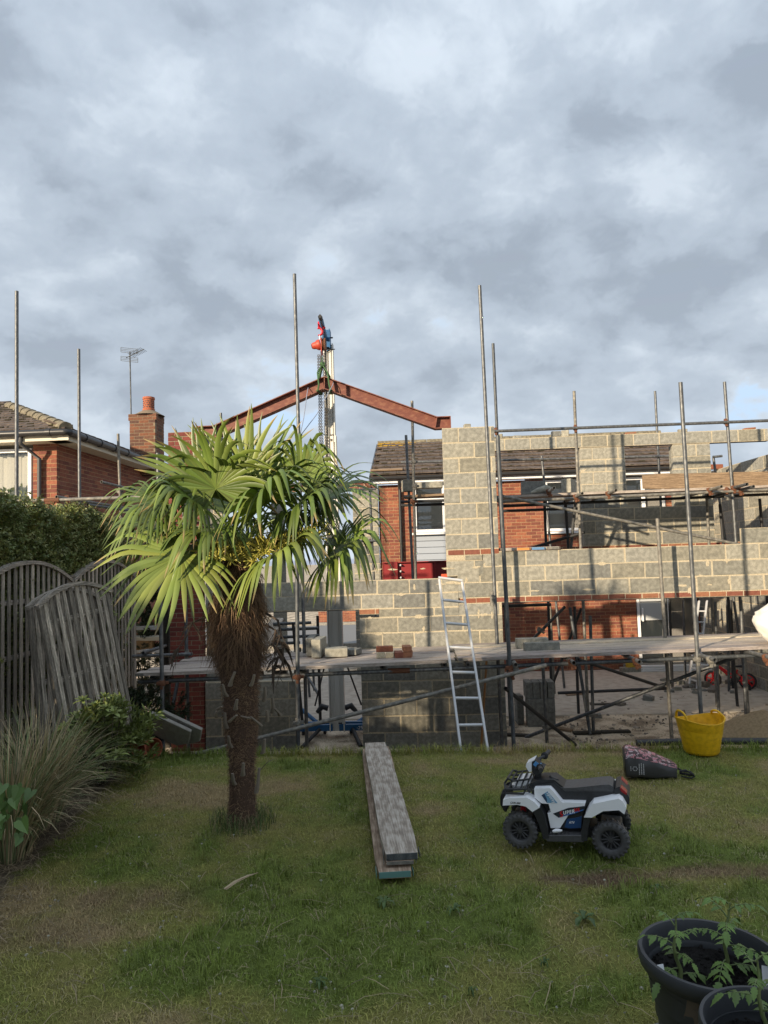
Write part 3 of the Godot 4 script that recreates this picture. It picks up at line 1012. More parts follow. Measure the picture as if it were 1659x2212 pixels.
	var y1 := atz(850, 1214, ZI - 0.2).y
	var y0 := y1 - 0.34
	m = MB.new(t.position)
	for y in [y0, y1 - 0.016]:
		m.box(Vector3(0.25, y + 0.008, ZI - 0.2), Vector3(1.9, 0.016, 0.15))
	m.box(Vector3(0.25, (y0 + y1) * 0.5, ZI - 0.2), Vector3(1.9, 0.34, 0.012))
	put(m, "beam", M.oxide_dark, t)
	m = MB.new(t.position)
	var xb := atz(850, 1230, ZI - 0.2).x
	m.box(Vector3(xb, (y0 + y1) * 0.5, ZI - 0.13), Vector3(0.15, 0.35, 0.03))
	m.box(Vector3(xb + 0.75, (y0 + y1) * 0.5, ZI - 0.15), Vector3(0.02, 0.33, 0.07))
	put(m, "end_plate", M.oxide_dark, t)
	for k in 3:
		m = MB.new(t.position)
		var p := Vector3(xb + 0.13, y0 + 0.06 + k * 0.11, ZI - 0.19)
		m.tube(p, p + Vector3(0, 0, 0.05), 0.019, 6)
		m.tube(p, p + Vector3(0, 0, 0.075), 0.01, 8)
		put(m, "bolt", M.alu_dull, t)
	m = MB.new(t.position)
	m.box(Vector3(-0.6, 0.48, ZI - 0.2), Vector3(0.12, 2.3, 0.12))
	m.box(Vector3(1.1, 0.48, ZI - 0.2), Vector3(0.12, 2.3, 0.12))
	put(m, "steel_post", M.oxide_dark, t)

# ------------------------------------------------------------------ cranked roof steel, lift tower and chain hoist
func make_lift():
	var zb := ZF - 0.2
	var pts := [atz(430, 936, zb), atz(466, 935, zb), atz(702, 829, zb), atz(942, 923, zb), atz(972, 921, zb)]
	var base := 3.84
	pts[0].y = base + 0.088; pts[1].y = base + 0.088; pts[3].y = base + 0.088; pts[4].y = base + 0.088
	pts[0].x = -3.2
	var t := thing("roof_beam", "red oxide cranked steel roof beam spanning between the pier and corner", "steel beam", Vector3(pts[2].x, base, zb))
	var hh := 0.088
	var ww := 0.08
	var ring := func(k: int, off: Vector2) -> Vector3:     # mitred corner of the section
		var d0: Vector3 = (pts[k] - pts[maxi(k - 1, 0)])
		var d1: Vector3 = (pts[mini(k + 1, 4)] - pts[k])
		if d0.length() < 1e-4: d0 = d1
		if d1.length() < 1e-4: d1 = d0
		var d := (d0.normalized() + d1.normalized()).normalized()
		var up := Vector3(-d.y, d.x, 0)
		up /= maxf(up.dot(Vector3(-d1.normalized().y, d1.normalized().x, 0)), 0.5)
		return pts[k] + up * off.y + Vector3(0, 0, off.x)
	for plate in [["top_flange", hh - 0.012, hh, -ww, ww], ["bottom_flange", -hh, -hh + 0.012, -ww, ww], ["web", -hh + 0.012, hh - 0.012, -0.006, 0.006]]:
		var m := MB.new(t.position)
		for k in 4:
			var c := []
			for y in [plate[1], plate[2]]:
				for q in [[k, plate[3]], [k + 1, plate[3]], [k + 1, plate[4]], [k, plate[4]]]:
					c.append(ring.call(q[0], Vector2(q[1], y)))
			m.hexa(c)
		put(m, plate[0], M.oxide, t)
	for k in [1, 2, 3]:
		var m := MB.new(t.position)
		var a: Vector3 = ring.call(k, Vector2(0, -hh + 0.012))
		var b: Vector3 = ring.call(k, Vector2(0, hh - 0.012))
		m.hexa([a + Vector3(-0.006, 0, -0.07), a + Vector3(0.006, 0, -0.07), a + Vector3(0.006, 0, 0.07), a + Vector3(-0.006, 0, 0.07), b + Vector3(-0.006, 0, -0.07), b + Vector3(0.006, 0, -0.07), b + Vector3(0.006, 0, 0.07), b + Vector3(-0.006, 0, 0.07)])
		put(m, "stiffener", M.oxide, t)
	for s in [[pts[0], -1], [pts[4], 1]]:
		var m := MB.new(t.position)
		m.box(s[0] + Vector3(0.006 * s[1], 0, 0), Vector3(0.014, 0.176, 0.16))
		put(m, "end_plate", M.oxide, t)
	# lift tower standing in the door gap
	var zt := -10.78
	var xm := -1.36
	var b := thing("lift_tower", "aluminium mast material lift with blue outrigger base standing in the doorway", "material lift", Vector3(xm, SITE, zt))
	var top: float = atz(712, 742, zt).y
	for s in [[0.21, SITE + 0.1, 1.36, 0.0], [0.19, 1.3, 2.6, -0.02], [0.165, 2.5, 3.9, -0.04], [0.135, 3.8, top, -0.055]]:
		var m := MB.new(b.position)
		var w: float = s[0]
		var y0: float = s[1]
		var y1: float = s[2]
		var c := Vector3(xm + 0.02, (y0 + y1) * 0.5, zt + s[3])
		m.box(c + Vector3(0, 0, -0.03), Vector3(w * 0.9, y1 - y0, 0.05))
		for q in [-0.5, 0.5]:      # rails and ribs of the extrusion
			m.box(c + Vector3(q * w, 0, 0), Vector3(0.016, y1 - y0, 0.12))
		m.box(c + Vector3(-w * 0.2, 0, 0.005), Vector3(0.012, y1 - y0, 0.03))
		m.box(c + Vector3(w * 0.22, 0, 0.005), Vector3(0.014, y1 - y0, 0.03))
		put(m, "mast_section", M.alu, b)
		m = MB.new(b.position)
		m.box(Vector3(c.x + w * 0.1, y1 - 0.06, c.z + 0.012), Vector3(0.03, 0.03, 0.02))
		m.box(Vector3(c.x + w * 0.2, y0 + 0.12, c.z + 0.012), Vector3(0.05, 0.016, 0.02))
		put(m, "slot", M.black_steel, b)
	var m := MB.new(b.position)
	for s in [[-1, 0.42], [1, 0.4]]:
		m.box(Vector3(xm + s[0] * 0.3, SITE + 0.16, zt + 0.02), Vector3(0.5, 0.09, 0.06))
	m.box(Vector3(xm, SITE + 0.17, zt - 0.1), Vector3(0.9, 0.1, 0.08))
	put(m, "base_frame", M.blue_steel, b)
	for s in [-1.0, 1.0]:
		m = MB.new(b.position)
		var a := Vector3(xm + s * 0.24, SITE + 0.14, zt)
		m.tube(a, Vector3(xm + s * 0.42, SITE + 0.03, zt + 0.62), 0.035, 4)
		put(m, "front_leg", M.black_steel, b)
		m = MB.new(b.position)
		m.tube(Vector3(xm + s * 0.2, SITE + 0.12, zt - 0.1), Vector3(xm + s * 0.62, SITE + 0.32, zt - 0.55), 0.04, 4)
		put(m, "outrigger", M.blue_steel, b)
		m = MB.new(b.position)
		m.tube(Vector3(xm + s * 0.1, 0.62, zt - 0.06), Vector3(xm + s * 0.36, SITE + 0.42, zt - 0.3), 0.013, 6)
		put(m, "brace", M.black_steel, b)
		m = MB.new(b.position)
		m.path([Vector3(xm + s * 0.13, SITE + 0.42, zt - 0.1), Vector3(xm + s * 0.22, SITE + 0.45, zt - 0.1), Vector3(xm + s * 0.3, SITE + 0.36, zt - 0.1)], [0.045, 0.05, 0.03], 7)
		put(m, "winch", M.black_plastic, b)
	m = MB.new(b.position)
	m.tube(Vector3(xm + 0.42, SITE + 0.1, zt - 0.2), Vector3(xm + 0.56, SITE + 0.75, zt - 0.3), 0.035, 4)
	put(m, "upright_leg", M.blue_steel, b)
	for s in [-1.0, 1.0]:
		m = MB.new(b.position)
		m.lathe([Vector2(0.0, -0.02), Vector2(0.06, -0.02), Vector2(0.065, 0.0), Vector2(0.06, 0.02), Vector2(0.0, 0.02)], 14, Transform3D(Basis(Vector3(0, 0, 1), PI / 2), Vector3(xm + s * 0.2, SITE + 0.072, zt - 0.22)))
		put(m, "wheel", M.black_plastic, b)
	var txt := TextMesh.new()
	txt.text = "-25"
	txt.font = SystemFont.new()
	txt.font_size = 16
	txt.pixel_size = 0.004
	txt.depth = 0.002
	var lt := inst(txt, "lettering", M.white, b, Transform3D(Basis(Vector3.UP, 0.0), Vector3(0.36, 0.16, 0.052)))
	lt.set_meta("label", "white number on blue base")
	# head bracket and jib
	m = MB.new(b.position)
	var hx := xm + 0.01
	m.box(Vector3(hx + 0.045, top + 0.06, zt + 0.0), Vector3(0.012, 0.3, 0.16))
	m.box(Vector3(hx - 0.01, top + 0.06, zt + 0.05), Vector3(0.1, 0.26, 0.02))
	m.box(Vector3(hx - 0.055, top + 0.04, zt + 0.02), Vector3(0.012, 0.2, 0.18))
	m.box(Vector3(hx - 0.01, top + 0.02, zt - 0.04), Vector3(0.09, 0.24, 0.012))
	m.hexa([Vector3(hx - 0.06, top + 0.18, zt + 0.06), Vector3(hx + 0.05, top + 0.1, zt + 0.06), Vector3(hx + 0.05, top + 0.1, zt - 0.1), Vector3(hx - 0.06, top + 0.18, zt - 0.1), Vector3(hx - 0.06, top + 0.2, zt + 0.06), Vector3(hx + 0.05, top + 0.2, zt + 0.06), Vector3(hx + 0.05, top + 0.2, zt - 0.1), Vector3(hx - 0.06, top + 0.2, zt - 0.1)])
	put(m, "head_bracket", M.blue_steel, b)
	m = MB.new(b.position)
	var tip := atz(693, 690, zb + 0.35)
	m.path([Vector3(hx - 0.02, top + 0.06, zt), tip], 0.035, 4)
	put(m, "jib", M.blue_steel, b)
	m = MB.new(b.position)
	m.path([tip, tip + (tip - Vector3(hx - 0.02, top + 0.06, zt)).normalized() * 0.13], 0.031, 4)
	put(m, "jib_end", M.black_steel, b)
	m = MB.new(b.position)
	m.tube(Vector3(hx - 0.09, top + 0.09, zt), Vector3(hx + 0.09, top + 0.09, zt), 0.012, 6)
	m.tube(Vector3(hx - 0.08, top - 0.1, zt + 0.02), Vector3(hx + 0.12, top - 0.1, zt + 0.02), 0.008, 6)
	put(m, "pin", M.black_steel, b)
	# hoist hanging from the jib
	var hk := Vector3(pts[2].x - 0.085, atz(694, 745, zb).y, zb)
	var h := thing("chain_hoist", "red chain hoist with hanging steel chains above the cranked beam", "hoist", hk)
	m = MB.new(hk)
	m.lathe([Vector2(0, -0.1), Vector2(0.036, -0.095), Vector2(0.048, -0.08), Vector2(0.054, -0.04), Vector2(0.07, -0.02), Vector2(0.078, 0.0), Vector2(0.078, 0.03), Vector2(0, 0.03)], 18, Transform3D(Basis(Vector3(0, 0, 1), -PI / 2 + 0.15), hk))
	put(m, "housing", M.hoist_red, h)
	m = MB.new(hk)
	m.lathe([Vector2(0, -0.102), Vector2(0.042, -0.1)], 16, Transform3D(Basis(Vector3(0, 0, 1), -PI / 2 + 0.15), hk))
	put(m, "label_disc", M.white, h)
	inst(text_mesh("G", 0.05), "lettering", M.black_steel, h, Transform3D(Basis(Vector3.UP, -PI / 2) * Basis(Vector3.RIGHT, 0.15), Vector3(-0.104, 0.0, 0.0)))
	m = MB.new(hk)
	m.lathe([Vector2(0, -0.012), Vector2(0.098, -0.012), Vector2(0.098, 0.012), Vector2(0, 0.012)], 18, Transform3D(Basis(Vector3(0, 0, 1), -PI / 2), hk + Vector3(0.1, 0.0, 0)))
	m.lathe([Vector2(0, -0.008), Vector2(0.085, -0.008), Vector2(0.085, 0.008), Vector2(0, 0.008)], 18, Transform3D(Basis(Vector3(0, 0, 1), -PI / 2), hk + Vector3(0.065, 0.0, 0)))
	put(m, "hand_wheel", M.rust, h)
	m = MB.new(hk)
	m.prism(PackedVector2Array([Vector2(-0.08, -0.12), Vector2(0.0, -0.16), Vector2(0.08, -0.1), Vector2(0.09, 0.08), Vector2(-0.09, 0.08)]), 0.012, Transform3D(Basis(Vector3.UP, PI / 2), hk + Vector3(0.052, 0, 0)))
	put(m, "side_plate", M.hoist_red, h)
	m = MB.new(hk)
	var hp := []
	for k in 11:
		var an := -0.6 + k * 0.42
		hp.append(hk + Vector3(0.02 + 0.045 * sin(an), 0.2 + 0.055 * cos(an), 0.0))
	m.path(hp, [0.011, 0.014, 0.017, 0.02, 0.021, 0.021, 0.02, 0.018, 0.015, 0.012, 0.008], 7)
	m.path([hk + Vector3(0.02, 0.26, 0), hk + Vector3(0.02, 0.33, 0.02), Vector3(tip.x + 0.02, tip.y - 0.05, zb + 0.12)], [0.02, 0.022, 0.018], 7)
	put(m, "hook", M.hook_red, h)
	m = MB.new(hk)
	m.path([hk + Vector3(0.025, 0.08, 0), hk + Vector3(0.025, 0.15, 0)], 0.012, 6)
	put(m, "shackle", M.alu_dull, h)
	var low: float = atz(712, 1170, zb).y
	for c in [[-0.03, -0.16, hk.y - 0.1, low], [0.0, -0.16, hk.y - 0.1, low + 0.2], [0.05, -0.17, hk.y - 0.08, low - 0.1], [0.078, -0.17, hk.y - 0.08, low], [0.04, 0.0, hk.y - 0.1, atz(697, 812, zb).y + 0.1]]:
		m = MB.new(hk)
		var y: float = c[2]
		var k := 0
		while y > c[3]:
			var p := Vector3(hk.x + c[0] + 0.004 * sin(y * 9.0), y, zb + c[1])
			var s := Vector3(0.013, 0, 0) if k % 2 == 0 else Vector3(0.002, 0, 0.013)
			m.path([p + s, p + s + Vector3(0, -0.022, 0), p - s + Vector3(0, -0.03, 0), p - s + Vector3(0, -0.002, 0), p + s], 0.0048, 4, false)
			y -= 0.0235
			k += 1
		put(m, "chain", M.chain, h)
	# sling
	var ap: Vector3 = pts[2]
	var g := thing("lifting_sling", "green webbing sling looped round the beam's apex", "sling", ap)
	var knot := ap + Vector3(-0.03, 0.28, 0.02)
	m = MB.new(ap)
	for s in [-1.0, 1.0]:
		var x0: float = ap.x + s * 0.075
		var yt: float = ap.y + 0.06
		m.path([knot + Vector3(0, 0.12, 0), knot, Vector3(x0 - 0.02, yt + 0.08, zb + 0.1), Vector3(x0, yt - 0.1, zb + 0.118), Vector3(x0 + s * 0.02, yt - 0.19, zb + 0.11)], [0.014, 0.024, 0.026, 0.035, 0.036], 8, true, 0.35)
		m.path([knot, Vector3(x0 - 0.02, yt + 0.07, zb - 0.1), Vector3(x0, yt - 0.18, zb - 0.115)], [0.022, 0.026, 0.03], 8, true, 0.35)
		m.path([Vector3(x0 + s * 0.02, yt - 0.185, zb + 0.115), Vector3(x0, yt - 0.19, zb - 0.115)], 0.03, 8, true, 0.3)
	put(m, "webbing", M.sling, g)
	m = MB.new(ap)
	m.path([knot + Vector3(-0.03, 0.01, 0.02), knot + Vector3(0.035, -0.015, 0.03), knot + Vector3(0.03, 0.03, -0.02), knot + Vector3(-0.03, 0.03, -0.01)], 0.017, 7)
	put(m, "knot", M.sling, g)
	# tie rope from the beam to the long standard
	var pole := atz(647.5, 943, -9.5)
	var rp := thing("tie_rope", "grey rope tying the roof beam to the tall scaffold pole", "rope", pole)
	for q in [atz(664, 846, zb + 0.11), atz(719, 831, zb + 0.11)]:
		m = MB.new(pole)
		var mid: Vector3 = (q + pole) * 0.5 + Vector3(0.0, -0.06, 0)
		m.path([q + Vector3(0, 0.1, -0.11), q, q.lerp(mid, 0.5), mid, mid.lerp(pole, 0.5), pole], 0.006, 5)
		put(m, "strand", M.rope, rp)
	m = MB.new(pole)
	for k in 5:
		m.lathe([Vector2(TR + 0.001, -0.007), Vector2(TR + 0.013, 0.0), Vector2(TR + 0.001, 0.007)], 10, Transform3D(Basis(Vector3(1, 0, 0), rr(-0.25, 0.25)), pole + Vector3(0.002, k * 0.011 - 0.02, 0)))
	put(m, "lashing", M.rope, rp)

# ------------------------------------------------------------------ windows
# a window in a wall that faces +z: frame bars, panes, sill, dark room behind
func window_in(parent: Node3D, x0: float, y0: float, x1: float, y1: float, z: float, bars_x: Array, bars_y: Array, sill := true) -> Node3D:
	var w := Node3D.new()
	w.name = "window"
	parent.add_child(w, true)
	w.position = Vector3((x0 + x1) * 0.5, y0, z) - parent.position
	var o := Vector3((x0 + x1) * 0.5, y0, z)
	var m := MB.new(o)
	var fw := 0.065
	for x in [x0 + fw * 0.5, x1 - fw * 0.5]:
		m.bbox(Vector3(x, (y0 + y1) * 0.5, z), Vector3(fw, y1 - y0, 0.07), 0.006)
	for y in [y0 + fw * 0.5, y1 - fw * 0.5]:
		m.bbox(Vector3((x0 + x1) * 0.5, y, z + 0.002), Vector3(x1 - x0 - fw * 2.0, fw, 0.07), 0.006)
	for x in bars_x:
		m.bbox(Vector3(x, (y0 + y1) * 0.5, z + 0.004), Vector3(0.075, y1 - y0 - fw * 2.0, 0.075), 0.006)
	for y in bars_y:
		m.bbox(Vector3((x0 + x1) * 0.5, y, z + 0.006), Vector3(x1 - x0 - fw * 2.0, 0.085, 0.08), 0.006)
	put(m, "frame", M.upvc, w)
	var xs := [x0 + fw]
	for x in bars_x: xs.append(x)
	xs.append(x1 - fw)
	var ys := [y0 + fw]
	for y in bars_y: ys.append(y)
	ys.append(y1 - fw)
	for a in xs.size() - 1:
		for b in ys.size() - 1:
			m = MB.new(o)
			m.box(Vector3((xs[a] + xs[a + 1]) * 0.5, (ys[b] + ys[b + 1]) * 0.5, z - 0.01), Vector3(xs[a + 1] - xs[a], ys[b + 1] - ys[b], 0.006))
			put(m, "pane", M.glass, w)
	if sill:
		m = MB.new(o)
		m.bbox(Vector3((x0 + x1) * 0.5, y0 - 0.035, z + 0.06), Vector3(x1 - x0 + 0.12, 0.05, 0.16), 0.008)
		put(m, "sill", M.upvc, w)
	m = MB.new(o)      # the dim room behind
	m.box(Vector3((x0 + x1) * 0.5, (y0 + y1) * 0.5, z - 0.9), Vector3(x1 - x0 + 0.6, y1 - y0 + 0.3, 0.02))
	m.box(Vector3(x0 - 0.3, (y0 + y1) * 0.5, z - 0.5), Vector3(0.02, y1 - y0 + 0.3, 0.8))
	m.box(Vector3(x1 + 0.3, (y0 + y1) * 0.5, z - 0.5), Vector3(0.02, y1 - y0 + 0.3, 0.8))
	m.box(Vector3((x0 + x1) * 0.5, y0 - 0.1, z - 0.5), Vector3(x1 - x0 + 0.6, 0.02, 0.8))
	m.box(Vector3((x0 + x1) * 0.5, y1 + 0.12, z - 0.5), Vector3(x1 - x0 + 0.6, 0.02, 0.8))
	put(m, "room", M.dark_room, w)
	return w

func tile_mesh(w: float, l: float, sd: int) -> ArrayMesh:
	var b := MB.new()
	b.bbox(Vector3(0, 0, 0), Vector3(w, 0.028, l), 0.004)
	b.box(Vector3(-w * 0.44, 0.013, 0), Vector3(0.03, 0.012, l * 0.99))
	var f := FastNoiseLite.new()
	f.seed = sd
	f.frequency = 1.4
	for k in b.v.size():
		b.v[k] += Vector3(0, f.get_noise_3dv(b.v[k] * 12.0), f.get_noise_3dv(b.v[k] * 12.0 + Vector3(50, 0, 0))) * 0.007
	return b.mesh(null)

# ------------------------------------------------------------------ the old brick house behind the extension
func make_house():
	rng.seed = 31
	var h := thing("brick_house", "red brick house with brown tiled roof and white windows behind the new walls", "house", Vector3(2.6, SITE, ZH))
	var X := Vector3.RIGHT
	var holes := [[-0.16, 1.2, 0.95, 3.72], [2.86, 2.47, 3.95, 3.68], [4.62, 2.55, 5.6, 3.68], [4.8, -0.9, 6.18, 1.46]]
	var rows := []
	for k in 60:
		var y0 := -0.7 + k * 0.0743
		if y0 > 3.68: break
		rows.append([y0, y0 + 0.0743, spans(-0.95, 6.3, y0 + 0.037, holes), -0.95 + (0.1125 if k % 2 else 0.0)])
	masonry(h, "brick", Vector3(0, 0, ZH), X, Vector3.BACK, rows, 0.225, 0.011, 0.1, BRICKS, BRK, M.brick, M.mortar_pink, 0.004, 300, M.brick_cols, M.brick_many,
		[[1085, 1100, 1180, 1190], [820, 1050, 895, 1140], [1070, 1302, 1375, 1340], [1075, 1050, 1140, 1062], [1180, 1150, 1250, 1190]])
	var m := MB.new(h.position)
	m.box(Vector3(2.65, 1.5, ZH - 1.2), Vector3(7.2, 4.3, 0.2))
	m.box(Vector3(-0.87, 1.5, ZH - 0.65), Vector3(0.12, 4.3, 1.0))
	m.box(Vector3(6.22, 1.5, ZH - 0.65), Vector3(0.12, 4.3, 1.0))
	put(m, "inner_wall", M.dark_room, h)
	# window over white cladding
	window_in(h, -0.14, 2.56, 0.94, 3.71, ZH - 0.03, [0.56], [3.33], true)
	for k in 9:
		m = MB.new(h.position)
		m.bbox(Vector3(0.4, 2.43 - k * 0.145, ZH - 0.02), Vector3(1.08, 0.138, 0.03), 0.008)
		put(m, "cladding_board", M.clad, h)
	window_in(h, 2.88, 2.49, 3.93, 3.67, ZH - 0.05, [], [], true)
	window_in(h, 4.64, 2.57, 5.58, 3.67, ZH - 0.05, [5.1], [3.3], true)
	# patio doors
	var d := window_in(h, 4.82, -0.6, 6.16, 1.44, ZH - 0.04, [5.5], [], false)
	d.name = "patio_door"
	m = MB.new(d.position + h.position)
	for k in 2:
		m.box(Vector3(5.16, 0.62 + k * 0.42, ZH - 0.03), Vector3(0.52, 0.4, 0.004))
	put(m, "paper_notice", mat(lin(0.5, 0.52, 0.53), 0.8), d)
	m = MB.new(d.position + h.position)
	m.bbox(Vector3(4.93, 0.55, ZH + 0.03), Vector3(0.035, 0.3, 0.05), 0.01)
	put(m, "handle", M.upvc, d)
	m = MB.new(h.position)
	m.bbox(Vector3(5.4, -0.58, ZH + 0.12), Vector3(1.9, 0.1, 0.3), 0.01)
	put(m, "door_step", M.slab, h)
	# fascia, soffit, gutter, downpipe
	m = MB.new(h.position)
	m.box(Vector3(2.65, 3.775, ZH + 0.22), Vector3(7.5, 0.14, 0.02))
	m.box(Vector3(2.65, 3.712, ZH + 0.1), Vector3(7.5, 0.012, 0.22))
	put(m, "fascia", M.upvc, h)
	m = MB.new(h.position)
	m.path([Vector3(-1.12, 3.82, ZH + 0.29), Vector3(6.42, 3.82, ZH + 0.29)], 0.055, 10)
	put(m, "gutter", M.gutter, h)
	m = MB.new(h.position)
	m.path([Vector3(-0.45, 3.77, ZH + 0.27), Vector3(-0.45, 3.66, ZH + 0.22), Vector3(-0.45, 3.55, ZH + 0.06), Vector3(-0.45, -0.6, ZH + 0.06)], 0.036, 8)
	put(m, "downpipe", M.gutter, h)
	# roof of big interlocking tiles
	var e := Vector3(-1.1, 3.87, ZH + 0.34)
	var rise := 1.26
	var run := 3.3
	var sl := Vector3(0, rise, -run).normalized()
	var nn := Vector3(0, run, rise).normalized()
	var len := sqrt(rise * rise + run * run)
	var roof := MB.new(h.position)
	roof.hexa([e - nn * 0.06, e + X * 7.5 - nn * 0.06, e + X * 7.5 + sl * len - nn * 0.06, e + sl * len - nn * 0.06, e - nn * 0.01, e + X * 7.5 - nn * 0.01, e + X * 7.5 + sl * len - nn * 0.01, e + sl * len - nn * 0.01])
	var rf := put(roof, "roof", M.tile[1], h)
	var tw := 0.3
	var tl := 0.42
	var tm := [tile_mesh(tw - 0.005, tl, 1), tile_mesh(tw - 0.005, tl, 2), tile_mesh(tw - 0.005, tl, 3)]
	var gauge := len / 10.0
	for r in 10:
		for q in 25:
			var u := (q + 0.5) * tw + (0.15 if r % 2 else 0.0)
			if u > 7.5: continue
			var c := e + X * u + sl * (r * gauge + tl * 0.42) + nn * 0.022
			var bs := Basis(X, nn, -sl) * Basis(Vector3.RIGHT, -0.09 + rr(-0.01, 0.01)) * Basis(Vector3(0, 0, 1), rr(-0.01, 0.01))
			inst(tm[rng.randi() % 3], "roof_tile", M.tile[rng.randi() % 3], rf, Transform3D(bs, c - h.position))
	var ms := MB.new(h.position)     # moss along the tile edges
	for k in 800:
		var r := rng.randi() % 10
		var p := e + X * rr(0.05, 7.45) + sl * (r * gauge - 0.012) + nn * 0.045
		ms.bbox(p, Vector3(rr(0.03, 0.16), rr(0.012, 0.03), rr(0.02, 0.045)), 0.006, Basis(X, nn, -sl))
	put(ms, "moss", M.moss, rf).set_meta("kind", "stuff")
	for k in 17:
		m = MB.new(h.position)
		var p := e + sl * len + X * (k * 0.45)
		m.path([p + Vector3(0.004, 0.0, 0), p + Vector3(0.446, 0.0, 0)], 0.085, 10)
		put(m, "ridge_tile", M.tile_grey, rf)
	ms = MB.new(h.position)
	for k in 60:
		var p := e + sl * (len - rr(0.02, 0.5)) + X * (0.05 + 1.1 * pow(rng.randf(), 1.3)) + nn * 0.04
		ms.bbox(p, Vector3(rr(0.02, 0.12), 0.012, rr(0.02, 0.07)), 0.005, Basis(X, nn, -sl))
	put(ms, "lichen", M.lichen, rf).set_meta("kind", "stuff")
	m = MB.new(h.position)
	m.bbox(e + X * 0.36 + sl * 0.32 + nn * 0.06, Vector3(0.75, 0.03, 0.12), 0.004, Basis(X, nn, -sl))
	put(m, "batten", M.toe, rf)
	m = MB.new(h.position)      # verge board
	m.hexa([e + X * -0.03 - nn * 0.16, e - nn * 0.16, e + sl * len - nn * 0.16, e + X * -0.03 + sl * len - nn * 0.16, e + X * -0.03, e, e + sl * len, e + X * -0.03 + sl * len])
	put(m, "verge", M.gutter, rf)

# ------------------------------------------------------------------ neighbour's house on the left
func make_neighbour():
	rng.seed = 33
	var cx := -6.3
	var zf := -12.0
	var h := thing("brick_house", "orange red brick neighbouring house with hipped tile roof beyond the hedge", "house", Vector3(cx, SITE, zf))
	var top := 4.22
	var holes := [[-2.6, 3.02, -0.43, 4.3]]
	var rows := []
	var side := []
	var k := 0
	while true:
		var y0 := 0.0 + k * 0.075
		if y0 > top: break
		rows.append([y0, y0 + 0.075, spans(-3.2, 0.0, y0 + 0.037, holes), (0.1125 if k % 2 else 0.0)])
		side.append([y0, y0 + 0.075, [[0.11, 6.4]], 0.11 + (0.1125 if k % 2 else 0.0)])
		k += 1
	masonry(h, "brick", Vector3(cx, 0, zf), Vector3.RIGHT, Vector3.BACK, rows, 0.225, 0.011, 0.1, BRICKS, BRK, M.brick, M.mortar_pink, 0.004, 120, M.brick_cols, M.brick_many, [[70, 960, 130, 1110]])
	masonry(h, "brick", Vector3(cx, 0, zf), Vector3.FORWARD, Vector3.RIGHT, side, 0.225, 0.011, 0.1, BRICKS, BRK, M.brick, M.mortar_pink, 0.004, 175, M.brick_cols, M.brick_many, [[122, 960, 260, 1110]])
	var m := MB.new(h.position)
	m.box(Vector3(cx - 1.6, 1.5, zf - 1.4), Vector3(3.0, 5.6, 0.1))
	m.box(Vector3(cx - 3.2, 1.5, zf - 0.8), Vector3(0.1, 5.6, 1.4))
	put(m, "inner_wall", M.dark_room, h)
	# window with net curtain and pot plant
	var w := window_in(h, cx - 2.58, 3.04, cx - 0.45, 4.1, zf - 0.02, [cx - 1.5], [], true)
	m = MB.new(w.position + h.position)
	var f := m.v.size()
	var n := 60
	for j in n + 1:
		var x := lerpf(cx - 2.5, cx - 0.55, j / float(n))
		var z := zf - 0.16 + 0.03 * sin(j * 1.35) + 0.012 * sin(j * 3.1)
		m.vert(Vector3(x, 3.08, z), Vector3.BACK)
		m.vert(Vector3(x, 4.02, z), Vector3.BACK)
	for j in n:
		m.tri3(f + j * 2, f + j * 2 + 1, f + j * 2 + 3, Vector3.BACK)
		m.tri3(f + j * 2, f + j * 2 + 3, f + j * 2 + 2, Vector3.BACK)
	put(m, "net_curtain", M.curtain, w)
	m = MB.new(w.position + h.position)
	m.col = Color(0.08, 0.1, 0.05)
	for j in 40:
		var d := Vector3(rr(-1, 1), rr(0.1, 1.2), rr(-0.3, 0.3)).normalized()
		var p := Vector3(cx - 0.68, 3.24, zf - 0.09)
		m.blade([p, p + d * rr(0.1, 0.22), p + d * rr(0.25, 0.34) + Vector3(0, -0.05, 0)], d.cross(Vector3.BACK), [0.01, 0.05, 0.01])
	put(m, "pot_plant", M.leaf, w)
	# fascia, soffit, gutters
	var ez := zf + 0.36
	var ex := cx + 0.36
	m = MB.new(h.position)
	m.box(Vector3(cx - 1.5, top + 0.0, ez - 0.03), Vector3(3.76, 0.12, 0.02))
	m.box(Vector3(cx - 1.5, top - 0.05, ez - 0.2), Vector3(3.7, 0.012, 0.34))
	m.box(Vector3(ex - 0.03, top, ez - 3.4), Vector3(0.02, 0.12, 6.7))
	m.box(Vector3(ex - 0.2, top - 0.05, ez - 3.4), Vector3(0.34, 0.012, 6.7))
	put(m, "fascia", M.cream, h)
	m = MB.new(h.position)
	m.path([Vector3(cx - 3.3, top + 0.07, ez + 0.04), Vector3(ex - 0.02, top + 0.07, ez + 0.04), Vector3(ex + 0.04, top + 0.07, ez - 0.02), Vector3(ex + 0.04, top + 0.05, ez - 6.7)], 0.06, 10)
	for q in [0.55, 1.15, 1.75, 2.35, 3.0, 3.7, 4.5]:
		m.path([Vector3(ex + 0.04, top + 0.065, ez - q), Vector3(ex + 0.04, top + 0.065, ez - q - 0.09)], 0.072, 10)
	for q in [0.25, 1.35]:
		m.path([Vector3(ex - q, top + 0.07, ez + 0.04), Vector3(ex - q - 0.08, top + 0.07, ez + 0.04)], 0.07, 10)
	put(m, "gutter", M.gutter, h)
	m = MB.new(h.position)
	var px := cx - 0.28
	m.path([Vector3(px - 0.16, top + 0.03, ez), Vector3(px - 0.16, top - 0.1, ez), Vector3(px, top - 0.32, zf + 0.06), Vector3(px, 0.0, zf + 0.06)], 0.036, 8)
	put(m, "downpipe", M.grey_plastic, h)
	# hipped roof
	var kk := 0.41
	var c0 := Vector3(ex, top + 0.12, ez)
